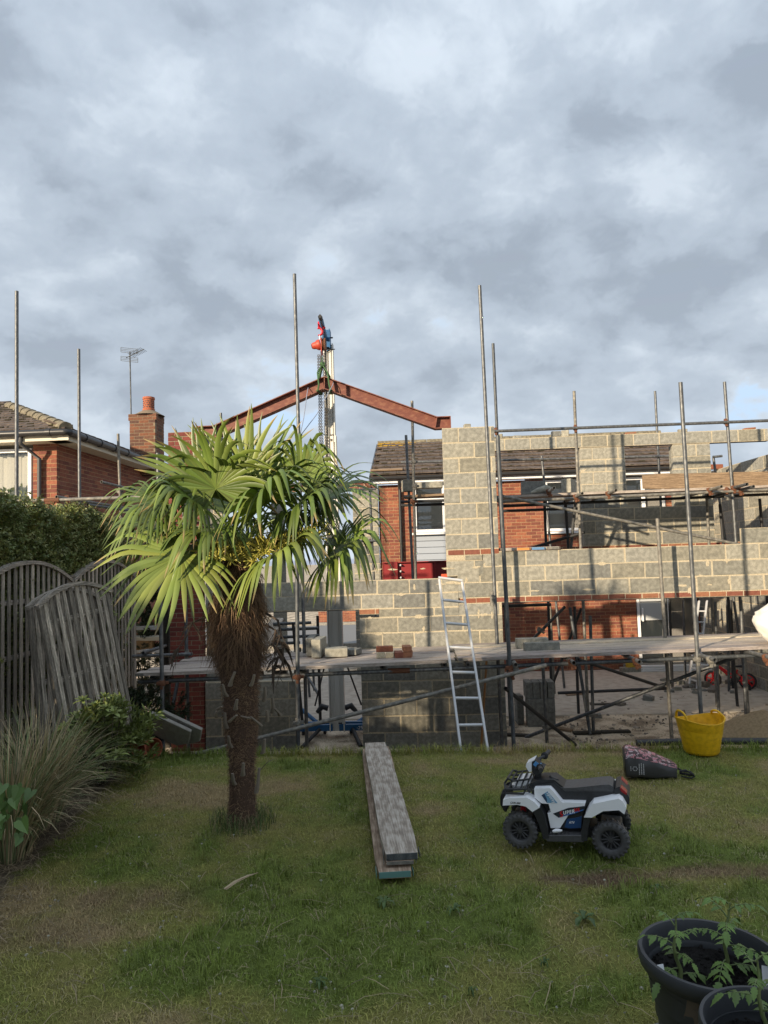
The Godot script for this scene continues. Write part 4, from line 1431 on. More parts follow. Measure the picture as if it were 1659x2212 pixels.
	var roof := MB.new(h.position)
	var dd := 3.2
	var apex := c0 + Vector3(-1, kk, -1) * dd
	roof.face([c0, c0 + Vector3(-4.2, 0, 0), apex + Vector3(-1.4, 0, 0), apex], Vector3(0, 1, 0.4))
	roof.face([c0, apex, apex + Vector3(0, 0, -4), c0 + Vector3(0, 0, -7.2)], Vector3(0.4, 1, 0))
	var rf := put(roof, "roof", M.tile[0], h)
	var sl := Vector3(0, kk, -1).normalized()
	var nn := Vector3(0, 1, kk).normalized()
	var tm := [tile_mesh(0.26, 0.3, 5), tile_mesh(0.26, 0.3, 6)]
	for r in 14:
		for q in 14:
			var u := 0.14 + q * 0.265 + (0.13 if r % 2 else 0.0)
			var dn := 0.02 + r * 0.235
			if u < dn * sl.z * -1.0 + 0.06 or u > 3.7: continue
			var c := c0 + Vector3(-u, 0, 0) + sl * (dn + 0.1) + nn * 0.02
			inst(tm[rng.randi() % 2], "roof_tile", M.tile[rng.randi() % 3], rf, Transform3D(Basis(Vector3.RIGHT, nn, -sl) * Basis(Vector3.RIGHT, -0.06) * Basis(Vector3(0, 0, 1), rr(-0.03, 0.03)), c - h.position))
	var slx := Vector3(-1, kk, 0).normalized()
	var nx := Vector3(kk, 1, 0).normalized()
	for r in 2:
		for q in 24:
			var c := c0 + Vector3(0, 0, -0.2 - q * 0.265) + slx * (0.1 + r * 0.235) + nx * 0.02
			inst(tm[rng.randi() % 2], "roof_tile", M.tile[rng.randi() % 3], rf, Transform3D(Basis(Vector3.FORWARD, nx, -slx) * Basis(Vector3.RIGHT, -0.06), c - h.position))
	var ms := MB.new(h.position)
	for j in 260:
		var dn := 0.02 + (rng.randi() % 14) * 0.235
		var p := c0 + Vector3(-rr(dn * 0.9 + 0.1, 3.6), 0, 0) + sl * (dn - 0.04) + nn * 0.04
		ms.bbox(p, Vector3(rr(0.03, 0.12), rr(0.01, 0.03), rr(0.02, 0.05)), 0.006, Basis(Vector3.RIGHT, nn, -sl))
	put(ms, "moss", M.moss, rf).set_meta("kind", "stuff")
	for j in 9:
		m = MB.new(h.position)
		var a := c0 + Vector3(-1, kk, -1) * (0.02 + j * 0.27)
		var b := c0 + Vector3(-1, kk, -1) * (0.02 + (j + 1) * 0.27 + 0.03)
		m.path([a + Vector3(0, 0.0, 0), b + Vector3(0, -0.01, 0)], [0.125, 0.112], 12)
		put(m, "hip_tile", M.tile_grey, rf)
	# chimney
	var ch := Node3D.new()
	ch.name = "chimney"
	h.add_child(ch, true)
	ch.position = Vector3(-6.23, 4.2, -15.7) - h.position
	var org := h.position + ch.position
	rows = []
	side = []
	for j in 19:
		var y0 := 4.05 + j * 0.0735
		var g := 0.03 if j >= 17 else 0.0
		rows.append([y0, y0 + 0.0735, [[-6.54 - g, -5.95 + g]], -6.54 - g + (0.11 if j % 2 else 0.0)])
		side.append([y0, y0 + 0.0735, [[0.1 - g, 0.56 + g]], (0.1 if j % 2 else -0.01)])
	var tmp := Node3D.new()
	for g in [0, 1]:
		var part := ch
		var keep := part.position
		part.position = org          # masonry works in world places
		if g == 0:
			masonry(part, "brick", Vector3(0, 0, -15.7), Vector3.RIGHT, Vector3.BACK, rows, 0.225, 0.009, 0.1, BRICKS, BRK, M.chim, M.mortar_grey, 0.003)
		else:
			masonry(part, "brick", Vector3(-5.95, 0, -15.7), Vector3.FORWARD, Vector3.RIGHT, side, 0.225, 0.009, 0.1, BRICKS, BRK, M.chim, M.mortar_grey, 0.003)
		part.position = keep
	tmp.free()
	m = MB.new(org)
	m.box(Vector3(-6.3, 4.7, -16.02), Vector3(0.5, 1.35, 0.42))
	put(m, "flue_core", M.chim[1], ch)
	m = MB.new(org)
	m.lathe([Vector2(0.36, 5.44), Vector2(0.3, 5.47), Vector2(0.15, 5.56), Vector2(0.0, 5.57)], 16, Transform3D(Basis(), Vector3(-6.2, 0, -15.98)))
	put(m, "flaunching", M.mortar_grey, ch)
	m = MB.new(org)
	var cp := Transform3D(Basis(), Vector3(-6.2, 0, -15.98))
	m.lathe([Vector2(0.135, 5.54), Vector2(0.14, 5.6), Vector2(0.125, 5.61), Vector2(0.125, 5.82), Vector2(0.14, 5.83), Vector2(0.135, 5.88), Vector2(0.1, 5.89)], 20, cp)
	put(m, "chimney_pot", M.terracotta, ch)
	m = MB.new(org)
	for r in 4:
		for q in 12:
			var an := TAU * (q + 0.5 * (r % 2)) / 12.0
			m.box(cp * Vector3(cos(an) * 0.122, 5.64 + r * 0.045, sin(an) * 0.122), Vector3(0.012, 0.018, 0.04), Basis(Vector3.UP, -an))
	put(m, "pot_slot", M.black_steel, ch)
	# television aerial
	var ap := atz(283.5, 880, -15.85)
	var a := thing("aerial", "grey television aerial on a thin mast beside the chimney", "aerial", ap)
	var at := atz(280.5, 762, -15.85)
	m = MB.new(ap)
	m.path([ap + Vector3(0, -0.5, 0), at + Vector3(0, 0.02, 0)], 0.015, 6)
	put(m, "mast", M.galv2, a)
	var bm := at + Vector3(0, -0.09, 0.03)
	var dir := Vector3(0.34, 0.1, 0.1)
	m = MB.new(ap)
	m.path([bm - dir * 0.25, bm + dir * 1.15], 0.009, 5)
	put(m, "boom", M.galv2, a)
	for j in 10:
		m = MB.new(ap)
		var p := bm + dir * (0.15 + j * 0.105)
		m.path([p + Vector3(-0.03, 0.01, 0.13), p - Vector3(-0.03, 0.01, 0.13)], 0.005, 4)
		put(m, "element", M.galv2, a)
	for s in [-1.0, 1.0]:
		m = MB.new(ap)
		for j in 4:
			var y: float = 0.05 + j * 0.035
			m.path([bm + Vector3(-0.2, 0.06 + s * y, 0.0), bm + Vector3(0.24, -0.03 + s * y, 0.1)], 0.005, 4)
		m.path([bm + Vector3(-0.2, 0.06 + s * 0.05, 0.0), bm + Vector3(-0.2, 0.06 + s * 0.155, 0.0)], 0.005, 4)
		m.path([bm + Vector3(0.24, -0.03 + s * 0.05, 0.1), bm + Vector3(0.24, -0.03 + s * 0.155, 0.1)], 0.005, 4)
		put(m, "reflector", M.galv2, a)

# ------------------------------------------------------------------ scaffolding
const DECK := 0.75
func dky(px: float) -> float:           # the deck climbs a little to the right
	return DECK + 0.09 * (px - 290.0) / 1369.0
func front_z(px: float) -> float:       # front line of the lower deck
	return aty(px, lerpf(1455.0, 1395.0, (px - 290.0) / 1369.0), dky(px)).z
func rod(t: Node3D, called: String, a: Vector3, b: Vector3, m: Material = null) -> MeshInstance3D:
	var g := MB.new(t.position)
	g.hollow(a, b, TR)
	return put(g, called, m if m else ([M.galv, M.galv2, M.galv, M.galv3][rng.randi() % 4]), t)
func clamp_on(t: Node3D, p: Vector3, d1: Vector3, d2: Vector3, rusty := 0.5):
	var g := MB.new(t.position)
	for d in [d1, d2]:
		var q := Basis(Quaternion(Vector3.UP, d.normalized()))
		var off: Vector3 = Vector3.ZERO
		g.lathe([Vector2(TR + 0.0005, -0.024), Vector2(TR + 0.012, -0.026), Vector2(TR + 0.016, 0.0), Vector2(TR + 0.012, 0.026), Vector2(TR + 0.0005, 0.024)], 12, Transform3D(q, p + off))
		var s: Vector3 = d.cross(Vector3(0.4, 0.3, 1.0)).normalized()
		g.tube(p + s * (TR + 0.004), p + s * (TR + 0.048), 0.009, 6)
		g.bbox(p + s * (TR + 0.03), Vector3(0.036, 0.034, 0.034), 0.004, q)
		g.bbox(p - s * (TR + 0.014), Vector3(0.042, 0.04, 0.042), 0.005, q)
	put(g, "coupler", M.rust if rng.randf() < rusty else M.galv3, t)
func pole(t: Node3D, x0: float, y0: float, x1: float, y1: float, z: float, foot := SITE, m: Material = null) -> Vector3:   # upright seen from (x0,y0) to (x1,y1), on down to the ground
	var a := atz(x0, y0, z)
	var b := atz(x1, y1, z)
	var d := (b - a) / (b.y - a.y)
	b = a + d * (foot - a.y)
	rod(t, "standard", b, a, m)
	return a
func post(t: Node3D, x0: float, y0: float, x1: float, y1: float, m: Material = null):     # upright whose foot on the site is seen
	var f := aty(x1, y1, SITE + 0.01)
	rod(t, "standard", f, atz(x0, y0, f.z), m)
	var g := MB.new(t.position)
	g.bbox(f + Vector3(0, 0.004, 0), Vector3(0.15, 0.008, 0.15), 0.002)
	put(g, "base_plate", M.rust, t)

func board_mesh(l: float, w: float, th: float, sd: int) -> ArrayMesh:
	var b := MB.new()
	var n := 10
	var f := FastNoiseLite.new()
	f.seed = sd
	f.frequency = 0.5
	for k in n:      # slightly bowed plank in lengths so that its edge is not ruler straight
		var x0 := lerpf(-l * 0.5, l * 0.5, k / float(n))
		var x1 := lerpf(-l * 0.5, l * 0.5, (k + 1) / float(n))
		var p := []
		for y in [-th * 0.5, th * 0.5]:
			for q in [[x0, -1], [x1, -1], [x1, 1], [x0, 1]]:
				var e: float = w * 0.5 - (0.012 if absf(q[0]) > l * 0.499 else 0.0)
				p.append(Vector3(q[0], y + f.get_noise_1d(q[0] * 2.0) * 0.006, q[1] * e + f.get_noise_1d(q[0] * 3.0 + 50.0) * 0.004))
		var mid := Vector3((x0 + x1) * 0.5, 0, 0)
		for fc in [[0, 1, 5, 4], [2, 3, 7, 6], [0, 1, 2, 3], [4, 5, 6, 7]]:
			var pts := [p[fc[0]], p[fc[1]], p[fc[2]], p[fc[3]]]
			b.face(pts, (pts[0] + pts[1] + pts[2] + pts[3]) * 0.25 - mid)
		if k == 0: b.face([p[0], p[3], p[7], p[4]], Vector3.LEFT)
		if k == n - 1: b.face([p[1], p[2], p[6], p[5]], Vector3.RIGHT)
	return b.mesh(null)
# a plank from a to b (centre line of its top), with steel end bands
func plank(label: String, a: Vector3, b: Vector3, w: float, mt: Material, group: String, th := 0.038, band: Material = null, roll := 0.0) -> Node3D:
	var x := (b - a).normalized()
	var z := x.cross(Vector3.UP).normalized()
	var y := z.cross(x)
	var c := (a + b) * 0.5 - y * th * 0.5
	var t := thing("scaffold_board", label, "board", c, group)
	t.basis = Basis(x, y, z) * Basis(Vector3.RIGHT, roll)
	var l := (b - a).length()
	inst(board_mesh(l, w, th, rng.randi() % 1000), "plank", mt, t, Transform3D())
	for s in [-1.0, 1.0]:
		var g := MB.new()
		g.bbox(Vector3(s * (l * 0.5 + 0.001), 0, 0), Vector3(0.004, th * 0.92, w - 0.03), 0.001)
		for k in [-1, 1]:
			g.box(Vector3(s * (l * 0.5 - 0.05), 0, k * (w * 0.5 + 0.0015)), Vector3(0.1, th * 0.8, 0.003))
		put(g, "end_band", band if band else M.galv3, t)
	return t

func make_scaffold():
	rng.seed = 51
	# ---------------- front scaffold on the lawn side
	var t := thing("scaffold", "low galvanised tube scaffold along the front of the block wall", "scaffold", Vector3(0, SITE, -9))
	var led := DECK - 0.115
	var fz := func(px): return front_z(px) + 0.05
	pole(t, 341, 979, 352, 1590, fz.call(350))
	pole(t, 641, 1160, 644, 1612, fz.call(643), SITE, M.galv2)
	pole(t, 1075, 941, 1110, 1612, fz.call(1092))
	pole(t, 1470, 826, 1518, 1600, fz.call(1500), SITE, M.galv)
	pole(t, 394, 966, 407, 1600, -9.5, SITE, M.galv2)
	pole(t, 636, 592, 663, 1610, -9.5, SITE, M.galv)
	pole(t, 1036, 617, 1085, 1612, -9.62, SITE, M.galv)
	pole(t, 1420, 1120, 1452, 1608, -9.66, SITE, M.galv3)
	var g := MB.new(t.position)     # joint sleeve on the tall inner standard
	var sp := atz(1064, 1308, -9.62)
	g.tube(sp, sp + Vector3(0, 0.19, 0), TR + 0.007, 12)
	put(g, "sleeve", M.galv3, t)
	# ledgers
	var l0 := aty(300, 1473, led)
	var l1 := aty(1700, 1413, led + 0.092)
	var la := l0
	for q in [0.13, 0.52, 1.0]:
		var lb := l0.lerp(l1, q)
		rod(t, "ledger", la + Vector3(0, 0, 0.005), lb, M.galv if q < 0.9 else M.galv2)
		la = lb
	var sl := l0.lerp(l1, 0.4)
	g = MB.new(t.position)
	g.tube(sl + Vector3(-0.13, 0, 0), sl + Vector3(0.13, 0, -0.005), TR + 0.007, 12)
	put(g, "sleeve", M.rust, t)
	rod(t, "ledger", Vector3(-3.2, led, -9.56), Vector3(1.4, led, -9.58), M.galv2)
	rod(t, "ledger", Vector3(1.3, led + 0.05, -9.7), Vector3(5.6, led + 0.1, -9.7), M.galv2)
	# transoms that stick out under the boards
	for q in [[328, 1463], [359, 1462], [649, 1448], [826, 1440], [960, 1436], [1011, 1436], [1114, 1436], [1240, 1432], [1382, 1430], [1545, 1426], [1668, 1422]]:
		var ly: float = led + dky(q[0]) - DECK
		var a := aty(q[0], q[1], ly + 0.05)
		rod(t, "transom", a, Vector3(a.x + rr(-0.05, 0.05), ly + 0.05, -9.78), [M.galv3, M.galv][rng.randi() % 2])
		clamp_on(t, Vector3(a.x, ly + 0.02, a.z - 0.13), Vector3.RIGHT, Vector3.FORWARD, 0.3)
	# long raking braces
	rod(t, "brace", atz(420, 1630, fz.call(420) + 0.07), atz(1180, 1437, fz.call(1180) + 0.07), M.galv3)
	for q in [[644, 1561], [1105, 1455]]:
		clamp_on(t, atz(q[0], q[1], fz.call(q[0]) + 0.03), Vector3.UP, Vector3(1, 0.3, 0), 0.4)
	var e0 := aty(1135, 1593, SITE + 0.02)
	rod(t, "brace", e0, atz(1606, 1413, -9.3), M.galv2)
	rod(t, "brace", aty(1243, 1609, SITE + 0.03), atz(1092, 1487, -8.7), M.black_steel)
	for q in [[350, 1466, 350], [643, 1452, 643], [1102, 1440, 1102], [1507, 1428, 1507]]:
		clamp_on(t, Vector3(atz(q[0], q[1], fz.call(q[2])).x, led + dky(q[0]) - DECK, fz.call(q[2])), Vector3.UP, Vector3.RIGHT, 0.6)
	rod(t, "ledger", atz(286, 1418, -9.45), atz(414, 1413, -9.45), M.galv)
	rod(t, "transom", atz(309, 1411, -9.35), atz(372, 1390, -10.6), M.galv)
	clamp_on(t, atz(404, 1413, -9.48), Vector3.UP, Vector3.RIGHT, 0.3)
	rod(t, "brace", atz(361, 1590, -8.9), atz(384, 1470, -9.4), M.galv2)
	# ---------------- boards of the lower deck
	var fl := aty(290, 1455, DECK)
	var fr := aty(1000, 1424, dky(1000))
	var fe := aty(1760, 1391, dky(1760))
	var _dirl := (fr - fl)
	for k in 6:
		var off := Vector3(0.0 + k * 0.052, 0, -0.1125 - k * 0.229)
		var lift := Vector3(0, rr(-0.007, 0.006), 0)
		plank("weathered pale scaffold board on the lower deck, %s row counted from the lawn, palm end" % ["first", "second", "third", "fourth", "fifth", "sixth"][k], fl + off + lift, fr + Vector3(rr(-0.13, -0.07), -0.004, off.z) + lift, 0.213, M.board[rng.randi() % 4], "boards of the lower scaffold deck")
		plank("weathered pale scaffold board on the lower deck, %s row counted from the lawn, ladder end" % ["first", "second", "third", "fourth", "fifth", "sixth"][k], fr + Vector3(-0.06, 0.012, off.z) + lift, fe + Vector3(rr(0, 0.1), 0.0, off.z + 0.02) + lift, 0.213, M.board[rng.randi() % 4], "boards of the lower scaffold deck")
	# ---------------- supports inside the building
	var n := thing("scaffold", "dark tube props and braces standing on the slab inside the extension", "scaffold", Vector3(3, SITE, -11))
	post(n, 1171, 1405, 1182, 1608)
	post(n, 1241, 1310, 1250, 1544, M.black_steel)
	post(n, 1275, 1330, 1282, 1584, M.galv2)
	post(n, 1545, 1300, 1553, 1544, M.galv)
	post(n, 1571, 1296, 1575, 1496, M.galv2)
	post(n, 1579, 1296, 1584, 1489, M.black_steel)
	post(n, 1600, 1296, 1613, 1574, M.galv)
	post(n, 1446, 1296, 1453, 1488, M.black_steel)
	post(n, 1188, 1304, 1198, 1501, M.galv3)
	post(n, 1476, 1296, 1481, 1470, M.galv)
	rod(n, "brace", aty(1275, 1586, SITE + 0.02), atz(1231, 1312, -10.9), M.galv2)
	rod(n, "brace", aty(1186, 1500, SITE + 0.02), atz(1255, 1315, -12.6), M.black_steel)
	rod(n, "brace", atz(1146, 1386, -11.4), atz(1220, 1311, -11.0), M.galv)
	rod(n, "brace", atz(1250, 1425, -10.6), atz(1443, 1488, -11.2), M.black_steel)
	rod(n, "ledger", atz(1205, 1497, -11.7), atz(1445, 1487, -11.6), M.black_steel)
	rod(n, "ledger", atz(1070, 1310, -11.3), atz(1190, 1306, -11.3), M.black_steel)
	clamp_on(n, atz(1168, 1361, -11.2), Vector3.UP, Vector3(1, 1, 0), 0.2)
	clamp_on(n, aty(1282, 1545, SITE + 0.3), Vector3.UP, Vector3.RIGHT, 0.2)
	clamp_on(n, aty(1180, 1570, SITE + 0.25), Vector3.UP, Vector3(1, -0.7, 0), 0.2)
	# scaffold seen through the left window gap and the door
	for q in [[560, 1392, 648, 1388], [575, 1378, 690, 1373], [560, 1362, 688, 1357], [590, 1348, 672, 1345]]:
		rod(n, "transom", atz(q[0], q[1], -11.2), atz(q[2], q[3], -11.2), M.galv2)
	pole(n, 633, 1345, 640, 1420, -10.9, SITE, M.black_steel)
	pole(n, 686, 1330, 690, 1480, -11.6, SITE, M.black_steel)
	post(n, 664, 1440, 669, 1508, M.galv2)
	post(n, 676, 1440, 679, 1494, M.galv2)
	rod(n, "brace", atz(657, 1450, -12.0), atz(688, 1500, -11.6), M.galv)
	# ---------------- upper scaffold inside the building
	var u := thing("scaffold", "upper tube scaffold with guard rail inside the block shell", "scaffold", Vector3(3, SITE, -11.5))
	var zu := -11.3
	pole(u, 1065, 742, 1085, 1180, zu, SITE, M.galv2)
	pole(u, 1240, 845, 1255, 1190, zu)
	pole(u, 1565, 825, 1590, 1172, zu)
	pole(u, 1526, 1062, 1532, 1183, -12.25, SITE, M.galv3)
	pole(u, 1555, 1089, 1562, 1169, -12.3, SITE, M.black_steel)
	pole(u, 1641, 1077, 1647, 1157, -12.3, SITE, M.black_steel)
	pole(u, 1176, 1080, 1180, 1186, -12.2, SITE, M.black_steel)
	rod(u, "brace", atz(1221, 1080, -12.0), atz(1230, 1215, -12.0), M.black_steel)
	rod(u, "brace", atz(1247, 1050, -11.4), atz(1230, 1215, -11.9), M.galv)
	rod(u, "brace", atz(1126, 1190, -12.2), atz(1262, 1150, -11.5), M.black_steel)
	rod(u, "guard_rail", atz(1054, 932, zu + 0.05), atz(1700, 907, zu + 0.05), M.galv)
	for q in [[1071, 931], [1243, 925], [1568, 912]]:
		clamp_on(u, atz(q[0], q[1], zu + 0.02), Vector3.UP, Vector3.RIGHT, 0.8)
	rod(u, "ledger", atz(1078, 1084, zu + 0.05), atz(1700, 1056, zu + 0.05), M.galv3)
	rod(u, "ledger", atz(1078, 1094, -12.2), atz(1700, 1066, -12.2), M.black_steel)
	rod(u, "ledger", atz(1078, 1104, -12.25), atz(1255, 1098, -12.25), M.black_steel)
	rod(u, "brace", atz(1086, 1072, zu + 0.11), atz(1620, 1181, zu + 0.08), M.galv3)
	for q in [[1197, 1054], [1331, 1059], [1559, 1051], [1614, 1046], [1628, 1051], [1258, 1066], [1085, 1071]]:
		var a := atz(q[0], q[1], zu + 0.5)
		rod(u, "transom", a, Vector3(a.x, a.y - 0.03, -12.45), [M.galv3, M.galv, M.galv2][rng.randi() % 3])
		clamp_on(u, Vector3(a.x, a.y - 0.03, zu + 0.05), Vector3.RIGHT, Vector3.FORWARD, 0.7)
	for q in [[1249, 1130], [1570, 1060], [1572, 1072]]:
		clamp_on(u, atz(q[0], q[1], zu + 0.03), Vector3.UP, Vector3(1, -0.2, 0), 0.6)
	for k in 4:
		var yb := atz(1300, 1064, zu).y
		plank("grey scaffold board of the upper platform, %s row back from the guard rail" % ["first", "second", "third", "fourth"][k], Vector3(1.2, yb + 0.01, zu - 0.12 - k * 0.228), Vector3(5.9, yb + 0.03, zu - 0.12 - k * 0.228), 0.222, M.board[2] if k > 0 else M.board[1], "boards of the upper platform")
	# toe board on edge
	var ta := atz(1388, 1041, zu - 0.03)
	var tb := atz(1720, 1033, zu - 0.03)
	var tt := thing("toe_board", "orange brown timber toe board on edge along the upper platform", "board", (ta + tb) * 0.5)
	tt.basis = Basis((tb - ta).normalized(), Vector3.UP, Vector3.BACK)
	inst(board_mesh((tb - ta).length(), 0.235, 0.038, 9), "plank", M.toe, tt, Transform3D(Basis(Vector3.RIGHT, PI / 2), Vector3.ZERO))
	# plank ends lying across the wall top
	for k in 4:
		var x0 := atz(1098 + k * 32.0, 1190, ZF).x
		var bt: Material = [M.board[1], mat(lin(0.5, 0.22, 0.06), 0.8), mat(lin(0.1, 0.22, 0.38), 0.8), M.galv3][k]
		var y := 2.046 + 0.04
		plank("scaffold board laid across the wall top, %s end band" % ["plain grey", "orange", "blue", "bare metal"][k], Vector3(x0, y, ZF + 0.03), Vector3(x0 + rr(-0.02, 0.02), y + 0.02, ZF - 1.9), 0.2, M.board[k % 3], "board ends resting on the wall top", 0.038, bt)
	# ---------------- scaffold behind, by the old house
	var r := thing("scaffold", "thin far scaffold with rail in front of the old house", "scaffold", Vector3(1, SITE, -14))
	pole(r, 890, 866, 898, 1247, -12.0, SITE, M.galv3)
	pole(r, 877, 940, 892, 1247, -12.3, SITE, M.galv)
	pole(r, 1415, 845, 1425, 1040, -14.2, SITE, M.galv)
	pole(r, 1170, 985, 1176, 1046, -14.2, SITE, M.galv)
	pole(r, 1541, 988, 1549, 1044, -14.0, SITE, M.galv)
	pole(r, 477, 892, 480, 960, -14.2, SITE, M.galv)
	pole(r, 798, 1038, 806, 1215, -14.4, SITE, M.galv2)
	rod(r, "guard_rail", atz(866, 999, -14.15), atz(1470, 985, -14.15), M.galv)
	rod(r, "guard_rail", atz(690, 1062, -14.3), atz(812, 1056, -14.3), M.galv2)
	rod(r, "ledger", atz(700, 1172, -14.3), atz(814, 1168, -14.3), M.galv2)
	rod(r, "ledger", atz(866, 1084, -12.1), atz(990, 1080, -12.1), M.black_steel)
	rod(r, "ledger", atz(866, 1092, -12.5), atz(990, 1088, -12.5), M.black_steel)
	rod(r, "transom", atz(898, 1077, -11.7), atz(893, 1084, -12.9), M.galv)
	rod(r, "ledger", atz(1540, 987, -13.9), atz(1560, 985, -13.9), M.galv)
	for q in [[895, 998, -12.0], [897, 1050, -12.0], [798, 1052, -14.4], [893, 1084, -12.0], [800, 1170, -14.4]]:
		clamp_on(r, atz(q[0], q[1], q[2]), Vector3.UP, Vector3.RIGHT, 0.5)
	for k in 2:
		var a := atz(872, 1072, -12.1)
		plank("short timber board on the small platform beside the tall pier, %s" % ["front one", "rear one"][k], a + Vector3(0, 0.02, -0.12 - k * 0.23), a + Vector3(1.2, 0.03, -0.12 - k * 0.23), 0.222, M.toe if k == 0 else M.board[0], "boards of the small platform")
	# ---------------- scaffold along the neighbour's side
	var s := thing("scaffold", "tall bare scaffold poles standing between the hedge and neighbour's brick house", "scaffold", Vector3(-5.4, SITE, -11))
	for q in [[36, 629, 36, 1100, -9.22], [170, 754, 172, 1100, -10.98], [255, 937, 259, 1060, -12.45]]:
		pole(s, q[0], q[1], q[2], q[3], q[4], SITE, M.galv if q[0] < 200 else M.galv3)
	rod(s, "ledger", atz(-60, 1086, -9.16), atz(120, 1080, -9.16), M.galv3)
	rod(s, "ledger", atz(121, 1080, -9.16), atz(420, 1070, -9.16), M.galv3)
	var c := atz(113, 1081, -9.16)
	g = MB.new(s.position)
	g.tube(c + Vector3(-0.1, 0, 0), c + Vector3(0.1, 0, 0), TR + 0.008, 12)
	g.bbox(c + Vector3(-0.02, -0.035, 0.02), Vector3(0.13, 0.03, 0.03), 0.005)
	put(g, "sleeve", M.rust, s)
	clamp_on(s, atz(36, 1084, -9.2), Vector3.UP, Vector3.RIGHT, 1.0)
	var z0 := atx(122, 1073, -5.45)
	rod(s, "ledger", z0, Vector3(-5.3, z0.y - 0.02, -15.5), M.galv3)
	clamp_on(s, z0 + Vector3(0.02, -0.01, -0.3), Vector3.RIGHT, Vector3.FORWARD, 0.8)
	z0 = atx(219, 1041, -5.3)
	rod(s, "ledger", z0, Vector3(-5.2, z0.y - 0.05, -16.0), M.galv3)
	rod(s, "ledger", atx(190, 1090, -5.3), Vector3(-5.2, atx(190, 1090, -5.3).y, -16.0), M.galv2)
	clamp_on(s, atx(258, 1062, -5.4), Vector3.UP, Vector3.FORWARD, 0.5)

# ------------------------------------------------------------------ slatted fence on the left
func fence_panel(t: Node3D, width: float, gap := 0.112, sw := 0.056, rise := 0.22):
	# stands in its own xy plane, base at y = 0, facing +z
	var hs := 1.62
	var n := int(round(width / gap))
	var arc := func(x: float) -> float: return hs + rise * (1.0 - pow(absf(x) / (width * 0.5), 2.0))
	for k in n:
		var x := lerpf(-width * 0.5 + 0.05, width * 0.5 - 0.05, k / float(n - 1))
		var b := MB.new()
		var w := sw + rr(-0.003, 0.003)
		var l := rr(-0.004, 0.004)
		b.prism(PackedVector2Array([Vector2(x - w * 0.5, 0.02), Vector2(x + w * 0.5, 0.02), Vector2(x + w * 0.5 + l, (arc.call(x + w * 0.5) as float) - 0.02), Vector2(x - w * 0.5 + l, (arc.call(x - w * 0.5) as float) - 0.02)]), 0.013, Transform3D(Basis(), Vector3(0, 0, 0.03)), 0.003)
		put(b, "slat", M.fence[rng.randi() % 4], t)
	for y in [0.2, 0.85, 1.42]:
		var b := MB.new()
		b.bbox(Vector3(0, y, 0.0), Vector3(width - 0.04, 0.05, 0.038), 0.004)
		put(b, "rail", M.fence_x, t)
	for s in [-1.0, 1.0]:
		var b := MB.new()
		b.bbox(Vector3(s * width * 0.5, hs * 0.5, 0.01), Vector3(0.04, hs, 0.062), 0.005)
		put(b, "stile", M.fence[1], t)
	var b := MB.new()
	var m := 14
	for k in m:
		var x0 := lerpf(-width * 0.5 - 0.03, width * 0.5 + 0.03, k / float(m))
		var x1 := lerpf(-width * 0.5 - 0.03, width * 0.5 + 0.03, (k + 1) / float(m))
		var y0: float = arc.call(x0)
		var y1: float = arc.call(x1)
		b.hexa([Vector3(x0, y0 - 0.022, -0.025), Vector3(x1, y1 - 0.022, -0.025), Vector3(x1, y1 - 0.022, 0.06), Vector3(x0, y0 - 0.022, 0.06), Vector3(x0, y0 + 0.018, -0.025), Vector3(x1, y1 + 0.018, -0.025), Vector3(x1, y1 + 0.018, 0.06), Vector3(x0, y0 + 0.018, 0.06)])
	put(b, "arched_cap", M.fence_x, t)

func make_fence():
	rng.seed = 61
	var w := 1.78
	var z := -8.5
	# the boundary runs back along x = -4.3; its panels face the garden
	var t := thing("fence", "weathered grey slatted timber fence with arched panels in front of the hedge", "fence", Vector3(-4.3, 0, z))
	for k in 4:
		var p := Node3D.new()
		p.name = "panel"
		t.add_child(p, true)
		p.position = Vector3(0, 0.23, -0.94 + k * 1.88)
		p.rotation.y = PI / 2
		fence_panel(p, w)
	for k in 5:
		var p := t.position + Vector3(0, 0, -1.88 + k * 1.88)
		var b := MB.new(t.position)
		b.bbox(p + Vector3(0, 0.85, 0.0), Vector3(0.08, 2.05, 0.08), 0.006)
		b.bbox(p + Vector3(0, 1.89, 0.0), Vector3(0.1, 0.03, 0.1), 0.006)
		put(b, "post", M.fence[k % 4], t)
		if k < 4:
			b = MB.new(t.position)
			b.bbox(p + Vector3(0, 0.08, 0.94), Vector3(0.03, 0.3, 1.8), 0.004)
			put(b, "gravel_board", M.dark_timber, t)
	# two loose panels leaning on the fence
	for k in 2:
		var width := 0.76
		var tl := atx(86 - k * 20, 1306 + k * 2, -3.72 - k * 0.16)
		var l := thing("trellis", "loose grey slatted trellis tilted sideways against another one" if k == 0 else "loose grey slatted trellis leaning on the fence behind the tilted one", "trellis", tl, "loose trellis panels")
		fence_panel(l, width, 0.075, 0.042, 0.13)
		l.basis = Basis(Vector3.UP, deg_to_rad(60.0)) * Basis(Vector3.RIGHT, deg_to_rad(-6.0)) * Basis(Vector3(0, 0, 1), deg_to_rad(8.0 - k * 5.5))
		l.position = tl - l.basis * Vector3(-width * 0.5, 1.62, 0.03)

